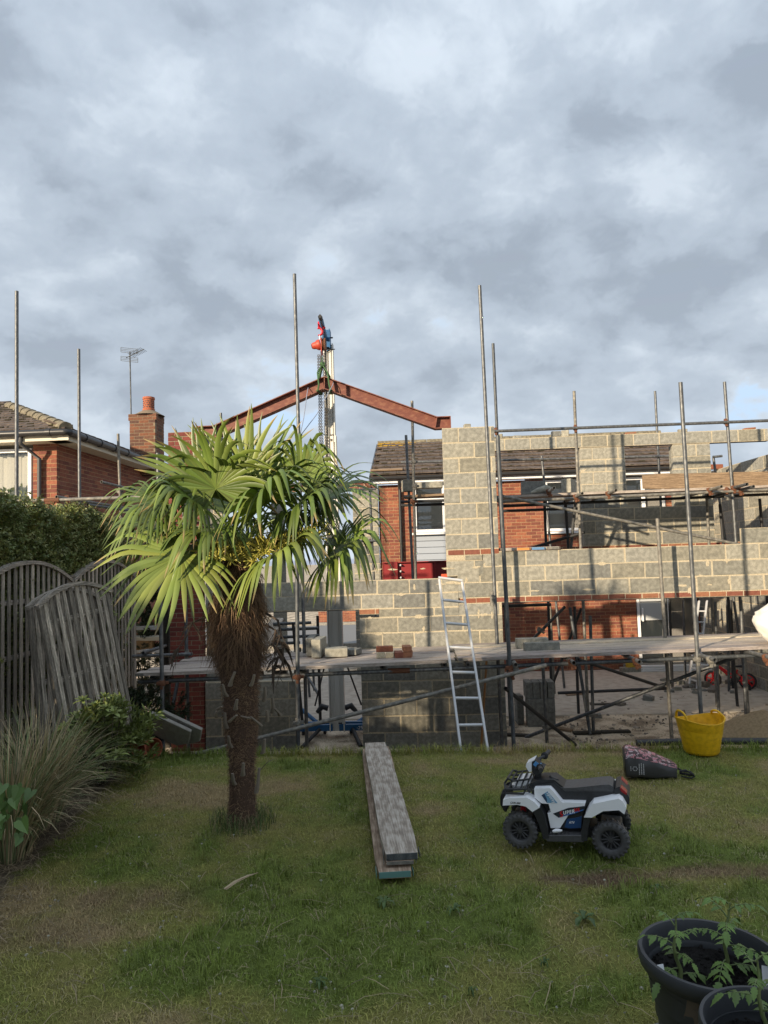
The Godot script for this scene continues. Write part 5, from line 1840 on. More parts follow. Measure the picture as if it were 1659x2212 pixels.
# ------------------------------------------------------------------ palm
func fan_leaf(t: Node3D, root: Vector3, hub: Vector3, aim: Vector3, up: Vector3, size: float, droop: float, segs: int, spread: float, tone: Color):
	# petiole
	var b := MB.new(t.position)
	b.col = Color(0.16, 0.22, 0.05)
	var mid := (root + hub) * 0.5 + Vector3(0, 0.1 * (hub - root).length(), 0)
	var pts := []
	for k in 7:
		var u := k / 6.0
		pts.append(root.lerp(mid, u).lerp(mid.lerp(hub, u), u))
	b.path(pts, [0.016, 0.011, 0.009, 0.008, 0.0075, 0.007, 0.008], 6, true, 0.7)
	var n := (up - aim * aim.dot(up)).normalized()
	var side := aim.cross(n).normalized()
	var f := MB.new(t.position)
	for k in segs:
		var u := (k + 0.5) / segs * 2.0 - 1.0
		var an := u * spread
		var d := (aim * cos(an) + side * sin(an)).normalized()
		# hastula: the fan is a shallow cone, so side segments lift
		d = (d + n * 0.16 * absf(sin(an))).normalized()
		var l := size * (1.0 - 0.28 * pow(absf(u), 2.2)) * rr(0.88, 1.06)
		var w := clampf(spread * 2.0 * l * 0.42 / segs, 0.022, 0.042) * 1.08
		var g := rr(0.65, 1.35)
		f.col = Color(tone.r * g * rr(0.9, 1.1), tone.g * g, tone.b * g * rr(0.85, 1.1))
		var p := hub
		var ps := [hub]
		var ws := [0.004]
		var dd := d
		var st := 11
		var bend := droop * rr(0.6, 1.4)
		var kink := rr(0.38, 0.66)
		var drift := rng.randfn(0.0, 0.035)
		for q in st:
			var s := (q + 1.0) / st
			var g2 := bend * (0.06 + 2.6 * smoothstep(kink - 0.16, kink + 0.1, s) * (1.0 - 0.6 * smoothstep(kink + 0.15, 1.0, s))) * 0.3
			dd = (dd + Vector3.DOWN * g2 * (1.0 - 0.85 * maxf(0.0, -dd.y))).normalized()
			dd = (dd + side * drift * s).normalized()
			p = p + dd * l / st
			ps.append(p)
			var ww := w * minf(s / 0.36, 1.0) if s < 0.55 else w * (1.0 - pow((s - 0.55) / 0.45, 1.6) * 0.93)
			ws.append(maxf(ww, 0.0015))
		var sd := n.cross(d).normalized() * (1.0 if k % 2 == 0 else 1.0)
		f.blade(ps, sd, ws, 0.38, Color(0.3, 0.22, 0.09) * rr(0.6, 1.1) if rng.randf() < 0.4 else Color(0, 0, 0, 0))
	var leaf := put(f, "leaf", M.palm, t)
	var pt := MeshInstance3D.new()
	pt.mesh = b.mesh(M.palm)
	pt.name = "petiole"
	leaf.add_child(pt, true)

func make_palm():
	rng.seed = 71
	var base := aty(522, 1778, 0.0)
	base.y = 0.0
	var t := thing("palm_tree", "windmill palm with hairy brown trunk and drooping green fan leaves on the lawn", "palm tree", base)
	var zc := base.z
	# trunk: centre line from the photo
	var cl := []
	var rad := []
	for q in [[522, 1800, 38], [523, 1755, 30], [524, 1700, 28], [523, 1640, 29], [522, 1600, 33], [521, 1570, 37], [520, 1530, 39], [519, 1480, 41], [517, 1430, 50], [514, 1380, 57], [513, 1330, 57], [513, 1290, 50], [514, 1250, 38], [515, 1210, 31], [516, 1170, 24]]:
		cl.append(atz(q[0], q[1], zc))
		rad.append(q[2] / FOCAL * 5.62)
	var b := MB.new(base)
	b.col = Color(0.075, 0.045, 0.03)
	var fine := []
	var fr := []
	for k in cl.size() - 1:
		for q in 3:
			fine.append(cl[k].lerp(cl[k + 1], q / 3.0))
			fr.append(lerpf(rad[k], rad[k + 1], q / 3.0) * 0.9)
	b.path(fine, fr, 18)
	var f := FastNoiseLite.new()
	f.seed = 8
	f.frequency = 1.0
	for k in b.v.size():
		b.v[k] += b.n[k] * f.get_noise_3dv(b.v[k] * 14.0) * 0.025
	put(b, "trunk", M.fibre, t)
	# fibre matting: thousands of hairs
	var h := MB.new(base)
	for k in 11000:
		var u := pow(rng.randf(), 0.8)
		var fi := u * (fine.size() - 1.001)
		var i0 := int(fi)
		var c: Vector3 = fine[i0].lerp(fine[i0 + 1], fi - i0)
		var r: float = lerpf(fr[i0], fr[i0 + 1], fi - i0)
		var an := rr(0, TAU)
		var out := Vector3(cos(an), 0, sin(an))
		var tang := Vector3(-sin(an), 0, cos(an)) * (1 if rng.randf() < 0.5 else -1)
		var py := c.y
		var skirt := smoothstep(1.05, 1.4, py) * (1.0 - smoothstep(1.95, 2.15, py))
		var l := lerpf(rr(0.025, 0.07), rr(0.07, 0.2), skirt)
		var p := c + out * r * rr(0.95, 1.06)
		var q := p + out * l * lerpf(rr(0.1, 0.3), rr(0.05, 0.45), skirt) + tang * l * lerpf(rr(-0.1, 0.5), rr(-0.35, 0.35), skirt) + Vector3.DOWN * l * lerpf(rr(-0.1, 0.3), 0.35, skirt)
		var e := q + tang * l * rr(-0.2, 0.4) * (1.2 - skirt) + Vector3.DOWN * l * lerpf(rr(-0.2, 0.5), rr(0.3, 0.8), skirt) + out * l * rr(-0.2, 0.3)
		var tone := rr(0.6, 1.4)
		var tan_col := Color(0.26, 0.17, 0.095)      # tan and grey brown fibre lie in mats side by side
		h.col = Color(0.125, 0.072, 0.05).lerp(tan_col, clampf(0.45 + 0.9 * f.get_noise_3dv(p * 5.0) + rr(-0.3, 0.3), 0, 1)) * tone
		h.blade([p, q, e], tang if rng.randf() < 0.5 else Vector3.UP, [0.0035, 0.003, 0.001])
	put(h, "fibre", M.fibre, t).set_meta("kind", "stuff")
	# cut leaf bases
	for q in [[505, 1465, 0.5, 0.13, 1], [558, 1505, -0.2, 0.12, 1], [506, 1550, 0.9, 0.1, -1], [545, 1560, -0.9, 0.13, 1], [528, 1548, -1.2, 0.08, 1], [492, 1555, 0.2, 0.13, -1], [575, 1530, -0.3, 0.13, 1], [563, 1553, -0.35, 0.1, 1], [478, 1530, 1.2, 0.09, -1], [540, 1470, 0.1, 0.09, 1], [585, 1447, 1.0, 0.12, 1], [512, 1520, 0.3, 0.09, 1], [490, 1490, 0.1, 0.1, -1], [560, 1425, 0.9, 0.08, 1], [524, 1660, 0.05, 0.11, 1], [548, 1690, 0.0, 0.2, 1], [507, 1680, 0.05, 0.1, -1], [586, 1545, -0.9, 0.1, 1], [470, 1545, 0.8, 0.08, -1], [500, 1600, 0.1, 0.1, -1], [556, 1620, -0.1, 0.12, 1]]:
		var c := atz(q[0], q[1], zc + 0.17)
		var axis := atz(521, q[1], zc)
		var dx: float = clampf((c.x - axis.x) / 0.17, -1.2, 1.2)
		c.z = zc + 0.165 * sqrt(maxf(0.05, 1.0 - minf(dx * dx, 0.95)))
		var l: float = q[3]
		var d := Vector3(sin(q[2]), cos(q[2]), 0)
		var s := MB.new(base)
		s.col = Color(0.25, 0.21, 0.17) * rr(0.7, 1.2)
		var o := Vector3(dx * 0.5, 0, 0.6).normalized()
		s.path([c - d * l * 0.5 - o * 0.0, c - d * l * 0.1 + o * 0.04, c + d * l * 0.5 + o * 0.07], [0.02, 0.014, 0.011], 6, true, 0.5)
		put(s, "leaf_stub", M.fibre, t)
	var cut := MB.new(base)
	cut.col = Color(0.19, 0.17, 0.15)
	var c0 := atz(562, 1665, zc + 0.1)
	var c1 := atz(597, 1638, zc + 0.15)
	cut.blade([c0, c0.lerp(c1, 0.5) + Vector3(0, 0.02, 0), c1], Vector3(0.2, 0.3, 1), [0.03, 0.026, 0.006], 0.3)
	put(cut, "leaf_stub", M.fibre, t)
	# dead brown fronds hanging on both sides
	for q in [[[470, 1330], [440, 1335], [415, 1345], [405, 1370], [385, 1400], [368, 1425]], [[575, 1325], [600, 1340], [607, 1370], [596, 1400], [588, 1440]], [[575, 1350], [596, 1362], [590, 1395], [600, 1420]], [[590, 1385], [610, 1388], [612, 1420], [604, 1455]]]:
		var d := MB.new(base)
		d.col = Color(0.075, 0.055, 0.042) * rr(0.7, 1.3)
		var pts := []
		var rs := []
		for k in q.size():
			pts.append(atz(q[k][0], q[k][1], zc + 0.08 + 0.05 * k))
			rs.append(lerpf(0.016, 0.004, k / float(q.size() - 1)))
		d.path(pts, rs, 5, true, 0.6)
		for k in 12:
			var p: Vector3 = pts[1 + rng.randi() % (pts.size() - 1)]
			var e := p + Vector3(rr(-0.1, 0.1), rr(-0.16, 0.02), rr(-0.05, 0.05))
			d.path([p, p.lerp(e, 0.5) + Vector3(rr(-0.02, 0.02), 0.01, 0), e], [0.004, 0.003, 0.0015], 4, false)
			if k % 3 == 0:
				d.blade([p, p.lerp(e, 0.6), e + Vector3(0, -0.05, 0)], Vector3(1, 0, 0.5), [0.02, 0.025, 0.004], 0.4)
		put(d, "dead_frond", M.fibre, t)
	# flower sprays
	var crown := atz(516, 1190, zc)
	for q in [[438, 1192], [470, 1204], [500, 1212], [525, 1200], [548, 1214], [572, 1196], [600, 1185], [640, 1172], [684, 1160], [455, 1176]]:
		var s := MB.new(base)
		var tip := atz(q[0], q[1], zc + 0.6 + rr(-0.1, 0.06))
		var o := crown + Vector3((tip.x - crown.x) * 0.25, -0.05, 0.1)
		s.col = Color(0.32, 0.3, 0.06)
		var sp := []
		for k in 8:
			sp.append(o.lerp(tip, k / 7.0) + Vector3(0, 0.05 * sin(k / 7.0 * PI), 0))
		s.path(sp, 0.008, 5)
		for k in 110:
			var p: Vector3 = sp[1 + k % 7]
			var d := Vector3(rr(-1, 1), rr(-0.5, 1), rr(-0.8, 1)).normalized()
			var e := p + d * rr(0.05, 0.13)
			s.col = Color(0.42, 0.38, 0.08) * rr(0.6, 1.3)
			s.path([p, p.lerp(e, 0.5) + Vector3(0, rr(-0.01, 0.02), 0), e], [0.005, 0.005, 0.0045], 4, false)
		put(s, "flower_spray", M.palm, t)
	# fan leaves: [hub px, hub depth offset, aim px offset, aim depth, droop, size, spread, tone]
	var lush := Color(0.11, 0.155, 0.032)
	var deep := Color(0.075, 0.11, 0.024)
	var bright := Color(0.165, 0.205, 0.042)
	var explicit := [
		[466, 1056, 0.46, -0.15, 1.0, 0.25, 0.34, 0.5, 2.5, lush],
		[392, 1200, 0.52, -0.6, -0.45, 0.4, 0.45, 0.56, 2.5, bright],
		[578, 1085, 0.45, 0.25, 0.55, 0.75, 0.75, 0.56, 2.3, lush],
		[602, 1198, 0.55, 0.4, 0.25, 0.7, 1.15, 0.6, 2.3, bright],
		[728, 1180, 0.3, 0.75, 0.45, 0.4, 1.15, 0.58, 2.3, lush],
		[650, 1040, 0.2, 0.55, 0.65, 0.35, 0.95, 0.52, 2.0, lush],
		[352, 1085, 0.25, -0.85, 0.3, 0.4, 0.95, 0.5, 2.0, lush],
		[440, 1060, 0.0, -0.55, 0.95, 0.0, 0.12, 0.54, 1.0, lush],
		[535, 1050, 0.1, 0.0, 1.0, 0.15, 0.12, 0.52, 1.1, bright],
		[500, 1050, -0.05, -0.25, 1.0, -0.1, 0.1, 0.52, 0.9, lush],
		[570, 1055, -0.05, 0.35, 1.0, -0.05, 0.15, 0.54, 0.9, lush],
		[690, 1080, 0.05, 0.9, 0.5, 0.1, 0.4, 0.55, 2.1, lush],
		[345, 1120, 0.0, -0.9, 0.1, 0.2, 1.0, 0.5, 2.0, deep],
		[650, 1085, 0.4, 0.6, 0.35, 0.6, 1.1, 0.52, 2.1, deep],
		[425, 1085, 0.45, -0.4, 0.4, 0.7, 1.1, 0.5, 2.2, lush]]
	var root := atz(516, 1195, zc)
	for q in explicit:
		var hub := atz(q[0], q[1], zc + q[2])
		var aim := Vector3(q[3], q[4], q[5]).normalized()
		var up := Vector3(-aim.x * 0.4, 1.0, 0.65).normalized()
		if aim.y > 0.7: up = Vector3(0, 0.3, 1)
		if aim.y < -0.3: up = Vector3(0.1, 0.6, 1)
		fan_leaf(t, root + Vector3(rr(-0.04, 0.04), rr(-0.05, 0.08), rr(-0.03, 0.05)), hub, aim, up, q[7] * 1.17, q[6], 36 if q[8] > 1.6 else 15, q[8], q[9])
	for k in 13:
		var an := k * 2.39996 + 0.4
		var e := lerpf(1.2, -0.1, pow(k / 13.0, 0.8))
		var d := Vector3(cos(an) * cos(e), sin(e), sin(an) * cos(e))
		if d.z > 0.25 and e < 0.7: d.z *= 0.35
		if e > 0.45: d.x *= 0.55
		d = d.normalized()
		var pl := rr(0.3, 0.42) if e > 0.45 else rr(0.36, 0.5)
		var hub := root + Vector3(0, 0.06, 0) + d * pl + Vector3(0, 0.06 * (1.0 - absf(d.y)), 0)
		var aim := (d + Vector3(0, -0.3 if e < 0.6 else 0.1, 0)).normalized()
		var sz := rr(0.5, 0.6) if e > 0.45 else rr(0.55, 0.66)
		fan_leaf(t, root + Vector3(rr(-0.05, 0.05), rr(-0.04, 0.1), rr(-0.05, 0.05)), hub, aim, Vector3(0, 1, 0) + d * -0.2 + Vector3(0.01, 0, 0.02), sz, lerpf(1.15, 0.2, smoothstep(-0.1, 1.0, e)), 32 if e < 0.45 else 17, rr(1.7, 2.3) if e < 0.45 else 1.2, deep.lerp(lush, rng.randf()))
	# rough grass round the foot
	var gs := MB.new(base)
	for k in 420:
		var an := rr(0, TAU)
		var r := rr(0.1, 0.26)
		var p := base + Vector3(cos(an) * r, -0.01, sin(an) * r)
		var l := rr(0.05, 0.16)
		var d := Vector3(rr(-1, 1), 0, rr(-1, 1))
		gs.col = Color(0.075, 0.11, 0.03) * rr(0.7, 1.4) if rng.randf() < 0.75 else Color(0.25, 0.2, 0.11)
		gs.blade([p, p + Vector3.UP * l * 0.6 + d * l * 0.15, p + Vector3.UP * l * 0.9 + d * l * 0.5], Vector3(1, 0, rr(-1, 1)), [0.004, 0.0035, 0.001])
	put(gs, "foot_grass", M.grass, t).set_meta("kind", "stuff")

# ------------------------------------------------------------------ hedge, shrubs, grasses, tomatoes
func sprig(sd: int, leaves: int, len: float, leaf: float, wide: float) -> ArrayMesh:
	var r := RandomNumberGenerator.new()
	r.seed = sd
	var b := MB.new()
	for s in 4:
		var d := Vector3(r.randf_range(-0.7, 0.7), 1, r.randf_range(-0.7, 0.7)).normalized()
		b.col = Color(0.9, 0.6, 0.6)
		b.path([Vector3.ZERO, d * len * 0.6, d * len], [0.003, 0.002, 0.001], 3, false)
		for k in leaves / 4:
			var p := d * len * r.randf_range(0.15, 1.0)
			var e := (d * 0.7 + Vector3(r.randf_range(-1, 1), r.randf_range(-0.6, 0.8), r.randf_range(-1, 1))).normalized()
			var g := r.randf_range(0.6, 1.5)
			b.col = Color(g, g, g)
			b.blade([p, p + e * leaf * 0.55, p + e * leaf], e.cross(Vector3(r.randf(), r.randf(), r.randf())).normalized(), [wide * 0.3, wide, wide * 0.1])
	return b.mesh(null)
func hedge_top(z: float) -> float:
	var h := 2.6
	h = lerpf(h, 1.15, smoothstep(-5.9, -5.3, z) * (1.0 - smoothstep(-3.9, -3.4, z)))
	if z > -3.7: h = lerpf(1.15, 2.7, smoothstep(-3.9, -3.4, z))
	return lerpf(h, 3.6, smoothstep(-0.2, 0.7, z))
func make_hedge():
	var t := thing("hedge", "tall dark green small-leaved hedge behind the slatted fence", "hedge", Vector3(-4.9, 0, -4))
	var xs := []
	var cs := []
	var f := FastNoiseLite.new()
	f.seed = 3
	f.frequency = 0.9
	for k in 15500:
		var near := k < 10500
		var z := rr(-11.6, -5.7) if near else rr(-5.7, 9.0)
		var x := rr(-5.35, -4.42)
		if z < -10.3: x -= (-10.3 - z) * 0.7
		var top := hedge_top(z) + 0.3 * f.get_noise_2d(z * 1.3, x * 2.0)
		var y := top - absf(rng.randfn(0.0, 0.22)) if rng.randf() < 0.45 else rr(0.3, top)
		if near and y < 1.2 and rng.randf() < 0.6: continue
		if y < top - 0.3: x = -4.42 - absf(rng.randfn(0.0, 0.16)) if z > -10.3 else x
		var out := Vector3(0.7 if x > -4.7 else rr(-0.4, 0.4), 1.0 if y > top - 0.3 else rr(-0.5, 0.6), rr(-0.6, 0.6)).normalized()
		var b := Basis(Quaternion(Vector3.UP, out)) * Basis(Vector3.UP, rr(0, TAU))
		xs.append(Transform3D(b.scaled(Vector3.ONE * rr(0.7, 1.3)), Vector3(x, y, z) - t.position))
		cs.append(Color(0.115, 0.155, 0.046).lerp(Color(0.23, 0.245, 0.075), pow(rng.randf(), 1.4)) * rr(0.8, 1.3))
	many(sprig(4, 44, 0.16, 0.034, 0.013), "foliage", M.leaf, t, xs, cs)
	# long loose shoots on top
	for k in 130:
		var z := rr(-10.6, -6.8)
		var p := Vector3(rr(-5.1, -4.5), hedge_top(z) - 0.1, z)
		var d := Vector3(rr(-0.5, 0.5), 1, rr(-0.6, 0.6)).normalized()
		var l := rr(0.14, 0.36)
		var b := MB.new(t.position)
		b.col = Color(0.09, 0.08, 0.035)
		var e := p + d * l + Vector3(0, -0.1 * l, 0) + Vector3(d.x, 0, d.z) * l * 0.4
		b.path([p, p.lerp(e, 0.5) + d * 0.03, e], [0.004, 0.003, 0.0015], 4, false)
		for q in 26:
			var pp := p.lerp(e, rng.randf()) + d * 0.015
			var dd := Vector3(rr(-1, 1), rr(-0.3, 1), rr(-1, 1)).normalized()
			b.col = Color(0.14, 0.16, 0.045) * rr(0.7, 1.3)
			b.blade([pp, pp + dd * 0.012, pp + dd * 0.024], dd.cross(Vector3.FORWARD), [0.003, 0.009, 0.001])
		put(b, "shoot", M.leaf, t)
	# solid dark core in place of the woody inside, added to block the sun
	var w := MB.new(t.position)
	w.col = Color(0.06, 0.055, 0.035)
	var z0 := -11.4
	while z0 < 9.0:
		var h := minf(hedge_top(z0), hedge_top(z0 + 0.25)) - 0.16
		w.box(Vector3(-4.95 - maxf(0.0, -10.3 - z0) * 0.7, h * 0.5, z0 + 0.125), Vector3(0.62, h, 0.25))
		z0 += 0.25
	put(w, "stems", M.twig, t)  # plain blocker boxes hidden in the foliage, not modelled stems
	# bindweed hanging from the hedge
	var v := thing("bindweed", "bright green bindweed strand hanging on the dark hedge", "climbing plant", atz(284, 1130, -8.2))
	for k in 11:
		var p := atz(281 + 22.0 * k / 10.0 + rr(-8, 8), 1122 + 84.0 * k / 10.0, -8.6)
		heart_leaf(v, p, 0.05 + rr(0, 0.03), Color(0.22, 0.3, 0.07))

func heart_leaf(t: Node3D, p: Vector3, s: float, c: Color):
	var b := MB.new(t.position)
	b.col = c * rr(0.75, 1.25)
	var o := Basis.from_euler(Vector3(rr(-0.9, 0.1), rr(-0.8, 0.8), rr(-0.7, 0.7)))
	var pts := [Vector3(0, 0, 0)]
	for q in [[-0.12, 0.18], [-0.42, 0.2], [-0.5, -0.1], [-0.32, -0.5], [0, -1.0], [0.32, -0.5], [0.5, -0.1], [0.42, 0.2], [0.12, 0.18]]:
		pts.append(Vector3(q[0], q[1], absf(q[0]) * 0.3) * s)
	for k in range(1, pts.size() - 1):
		b.face([p + o * pts[0], p + o * pts[k], p + o * pts[k + 1]], o * Vector3.BACK)
	put(b, "leaf", M.leaf, t)

func rosette(t: Node3D, p: Vector3, up: Vector3, n: int, l: float, c: Color):
	var b := MB.new(t.position)
	var fr := b.frame_of(up)
	for k in n:
		var an := k * 2.4
		var u := k / float(n)
		var d: Vector3 = (fr[0] * cos(an) + fr[1] * sin(an)) * lerpf(0.55, 1.0, u) + up * lerpf(0.9, -0.15, u)
		d = d.normalized()
		var ll := l * lerpf(0.65, 1.0, u) * rr(0.85, 1.15)
		b.col = c.lerp(Color(0.24, 0.27, 0.07), (1.0 - u) * 0.45) * rr(0.75, 1.2)
		var s := d.cross(up).normalized()
		b.blade([p, p + d * ll * 0.35, p + d * ll * 0.7 + Vector3.DOWN * ll * 0.05, p + d * ll + Vector3.DOWN * ll * 0.16], s, [0.006, ll * 0.3, ll * 0.27, 0.003], 0.22)
	put(b, "leaf_whorl", M.leaf, t)

func make_shrub(label: String, base: Vector3, tops: Array, fill: int, box: Vector3, c: Color, l: float):
	var t := thing("shrub", label, "shrub", base)
	var stems := MB.new(base)
	for p in tops:
		rosette(t, p, Vector3(rr(-0.25, 0.25), 1, rr(0.0, 0.4)).normalized(), 15, l, c)
		stems.col = Color(0.06, 0.055, 0.03)
		stems.path([base + Vector3(rr(-0.06, 0.06), 0, rr(-0.06, 0.06)), base.lerp(p, 0.5) + Vector3(rr(-0.05, 0.05), 0, 0.02), p], [0.011, 0.007, 0.004], 5, false)
	for k in 7:
		stems.col = Color(0.05, 0.045, 0.03)
		stems.path([base, base + Vector3(rr(-0.3, 0.3) * box.x, box.y * 0.5, rr(-0.3, 0.3) * box.z)], [0.012, 0.004], 5, false)
	var xs := []
	var cs := []
	for k in fill:
		var q := Vector3(rng.randfn(0, 0.4), rr(0.05, 1), rng.randfn(0, 0.4))
		var p := base + Vector3(q.x * box.x, q.y * box.y * (1.0 - 0.3 * absf(q.x)), q.z * box.z - 0.1)
		var out := Vector3(q.x, 0.7, q.z + 0.3).normalized()
		xs.append(Transform3D(Basis(Quaternion(Vector3.UP, out)) * Basis(Vector3.UP, rr(0, TAU)).scaled(Vector3.ONE * rr(0.6, 1.2)), p - base))
		cs.append(c * rr(0.45, 1.0))
	put(stems, "stems", M.twig, t)
	many(sprig(14, 40, 0.13, l * 0.75, l * 0.2), "foliage", M.leaf, t, xs, cs)
	return t

func grass_clump(label: String, at: Vector3, n: int, h: float, spread: float, sd: int):
	rng.seed = sd
	var t := thing("ornamental_grass", label, "ornamental grass", at, "clumps of arching grass by the fence")
	var a := MB.new(at)
	var d := MB.new(at)
	for k in n:
		var an := rr(0, TAU)
		var out := Vector3(cos(an), 0, sin(an))
		var p := at + out * rr(0.0, 0.16) + Vector3(0, -0.01, 0)
		var l := h * rr(0.55, 1.15)
		var lean := spread * rr(0.3, 1.2)
		var ps := [p]
		var dir := (Vector3.UP + out * lean * 0.35).normalized()
		for q in 7:
			dir = (dir + out * lean * 0.08 + Vector3.DOWN * 0.055 * (q + 1) * lean).normalized()
			ps.append(ps[-1] + dir * l / 7.0)
		var w := rr(0.006, 0.011)
		var b := a if rng.randf() < 0.42 else d
		b.col = Color(0.17, 0.215, 0.09) * rr(0.6, 1.4) if b == a else Color(0.42, 0.33, 0.19) * rr(0.5, 1.25)
		b.blade(ps, out.cross(Vector3.UP), [w * 0.7, w, w, w * 0.95, w * 0.8, w * 0.6, w * 0.4, w * 0.1], 0.2)
	for q in [[a, "green_blades"], [d, "dead_blades"]]:
		put(q[0], q[1], M.grass, t).set_meta("kind", "stuff")
	for k in 4:
		var s := MB.new(at)
		var p := at + Vector3(rr(-0.12, 0.15), 0, rr(-0.1, 0.15))
		s.col = Color(0.36, 0.27, 0.16)
		s.path([p, p + Vector3(rr(-0.06, 0.06), h * rr(0.45, 0.7), rr(-0.05, 0.08))], [0.02, 0.009], 6)
		put(s, "dry_stalk", M.twig, t)

func leaflet(b: MB, p: Vector3, d: Vector3, n: Vector3, l: float):
	var s := d.cross(n).normalized()
	var edge := [[0.0, 0.03], [0.12, 0.2], [0.2, 0.16], [0.3, 0.3], [0.38, 0.22], [0.5, 0.3], [0.58, 0.18], [0.72, 0.2], [0.8, 0.1], [1.0, 0.0]]
	for sg in [-1.0, 1.0]:
		for k in edge.size() - 1:
			var u0: float = edge[k][0]
			var u1: float = edge[k + 1][0]
			var dr0 := -n * u0 * u0 * l * 0.35
			var dr1 := -n * u1 * u1 * l * 0.35
			b.face([p + d * l * u0 + dr0, p + d * l * u1 + dr1, p + d * l * u1 + dr1 + (s * sg + n * 0.25) * l * edge[k + 1][1], p + d * l * u0 + dr0 + (s * sg + n * 0.25) * l * edge[k][1]], n)
func tomato(label: String, base: Vector3, h: float, n: int, sd: int, lean := Vector3.ZERO):
	rng.seed = sd
	var t := thing("tomato_plant", label, "tomato plant", base, "young tomato plants")
	var st := MB.new(base)
	st.col = Color(0.15, 0.19, 0.07)
	var top := base + Vector3(0, h, 0) + lean
	var sp := []
	for k in 6:
		sp.append(base.lerp(top, k / 5.0) + Vector3(0.012 * sin(k * 1.7), 0, 0.01 * cos(k * 2.1)))
	st.path(sp, [0.009, 0.008, 0.007, 0.006, 0.0045, 0.003], 7)
	put(st, "stem", M.leaf, t)
	for k in n:
		var u := lerpf(0.12, 1.0, k / float(n - 1))
		var an := k * 2.4 + rr(-0.3, 0.3)
		var out := Vector3(cos(an), 0, sin(an))
		var p := base.lerp(top, u)
		var l := h * lerpf(0.56, 0.36, u) * rr(0.8, 1.15)
		var b := MB.new(base)
		var pts := []
		var dir := (out + Vector3.UP * lerpf(0.35, 1.3, u)).normalized()
		var q := p
		for j in 7:
			pts.append(q)
			dir = (dir + Vector3.DOWN * 0.16 + out * 0.04).normalized()
			q += dir * l / 6.0
		b.col = Color(0.13, 0.18, 0.06)
		b.path(pts, [0.0035, 0.003, 0.0028, 0.0025, 0.002, 0.0016, 0.001], 5, false)
		var nn := Vector3.UP
		var tone := Color(0.1, 0.175, 0.03) * rr(0.75, 1.2)
		for j in range(2, 7):
			var dd: Vector3 = (pts[j] - pts[j - 1]).normalized()
			var s := dd.cross(nn).normalized()
			b.col = tone * rr(0.8, 1.25)
			var ls := l * 0.37 * (1.0 if j % 2 == 0 else 0.5)
			if j == 6:
				leaflet(b, pts[j], (dd + Vector3.DOWN * 0.3).normalized(), nn, l * 0.42)
			else:
				for sg in [-1.0, 1.0]:
					leaflet(b, pts[j], (dd * 0.5 + s * sg + Vector3.DOWN * 0.25).normalized(), (nn + s * sg * 0.2).normalized(), ls * rr(0.8, 1.1))
		put(b, "leaf", M.leaf, t)
	return t

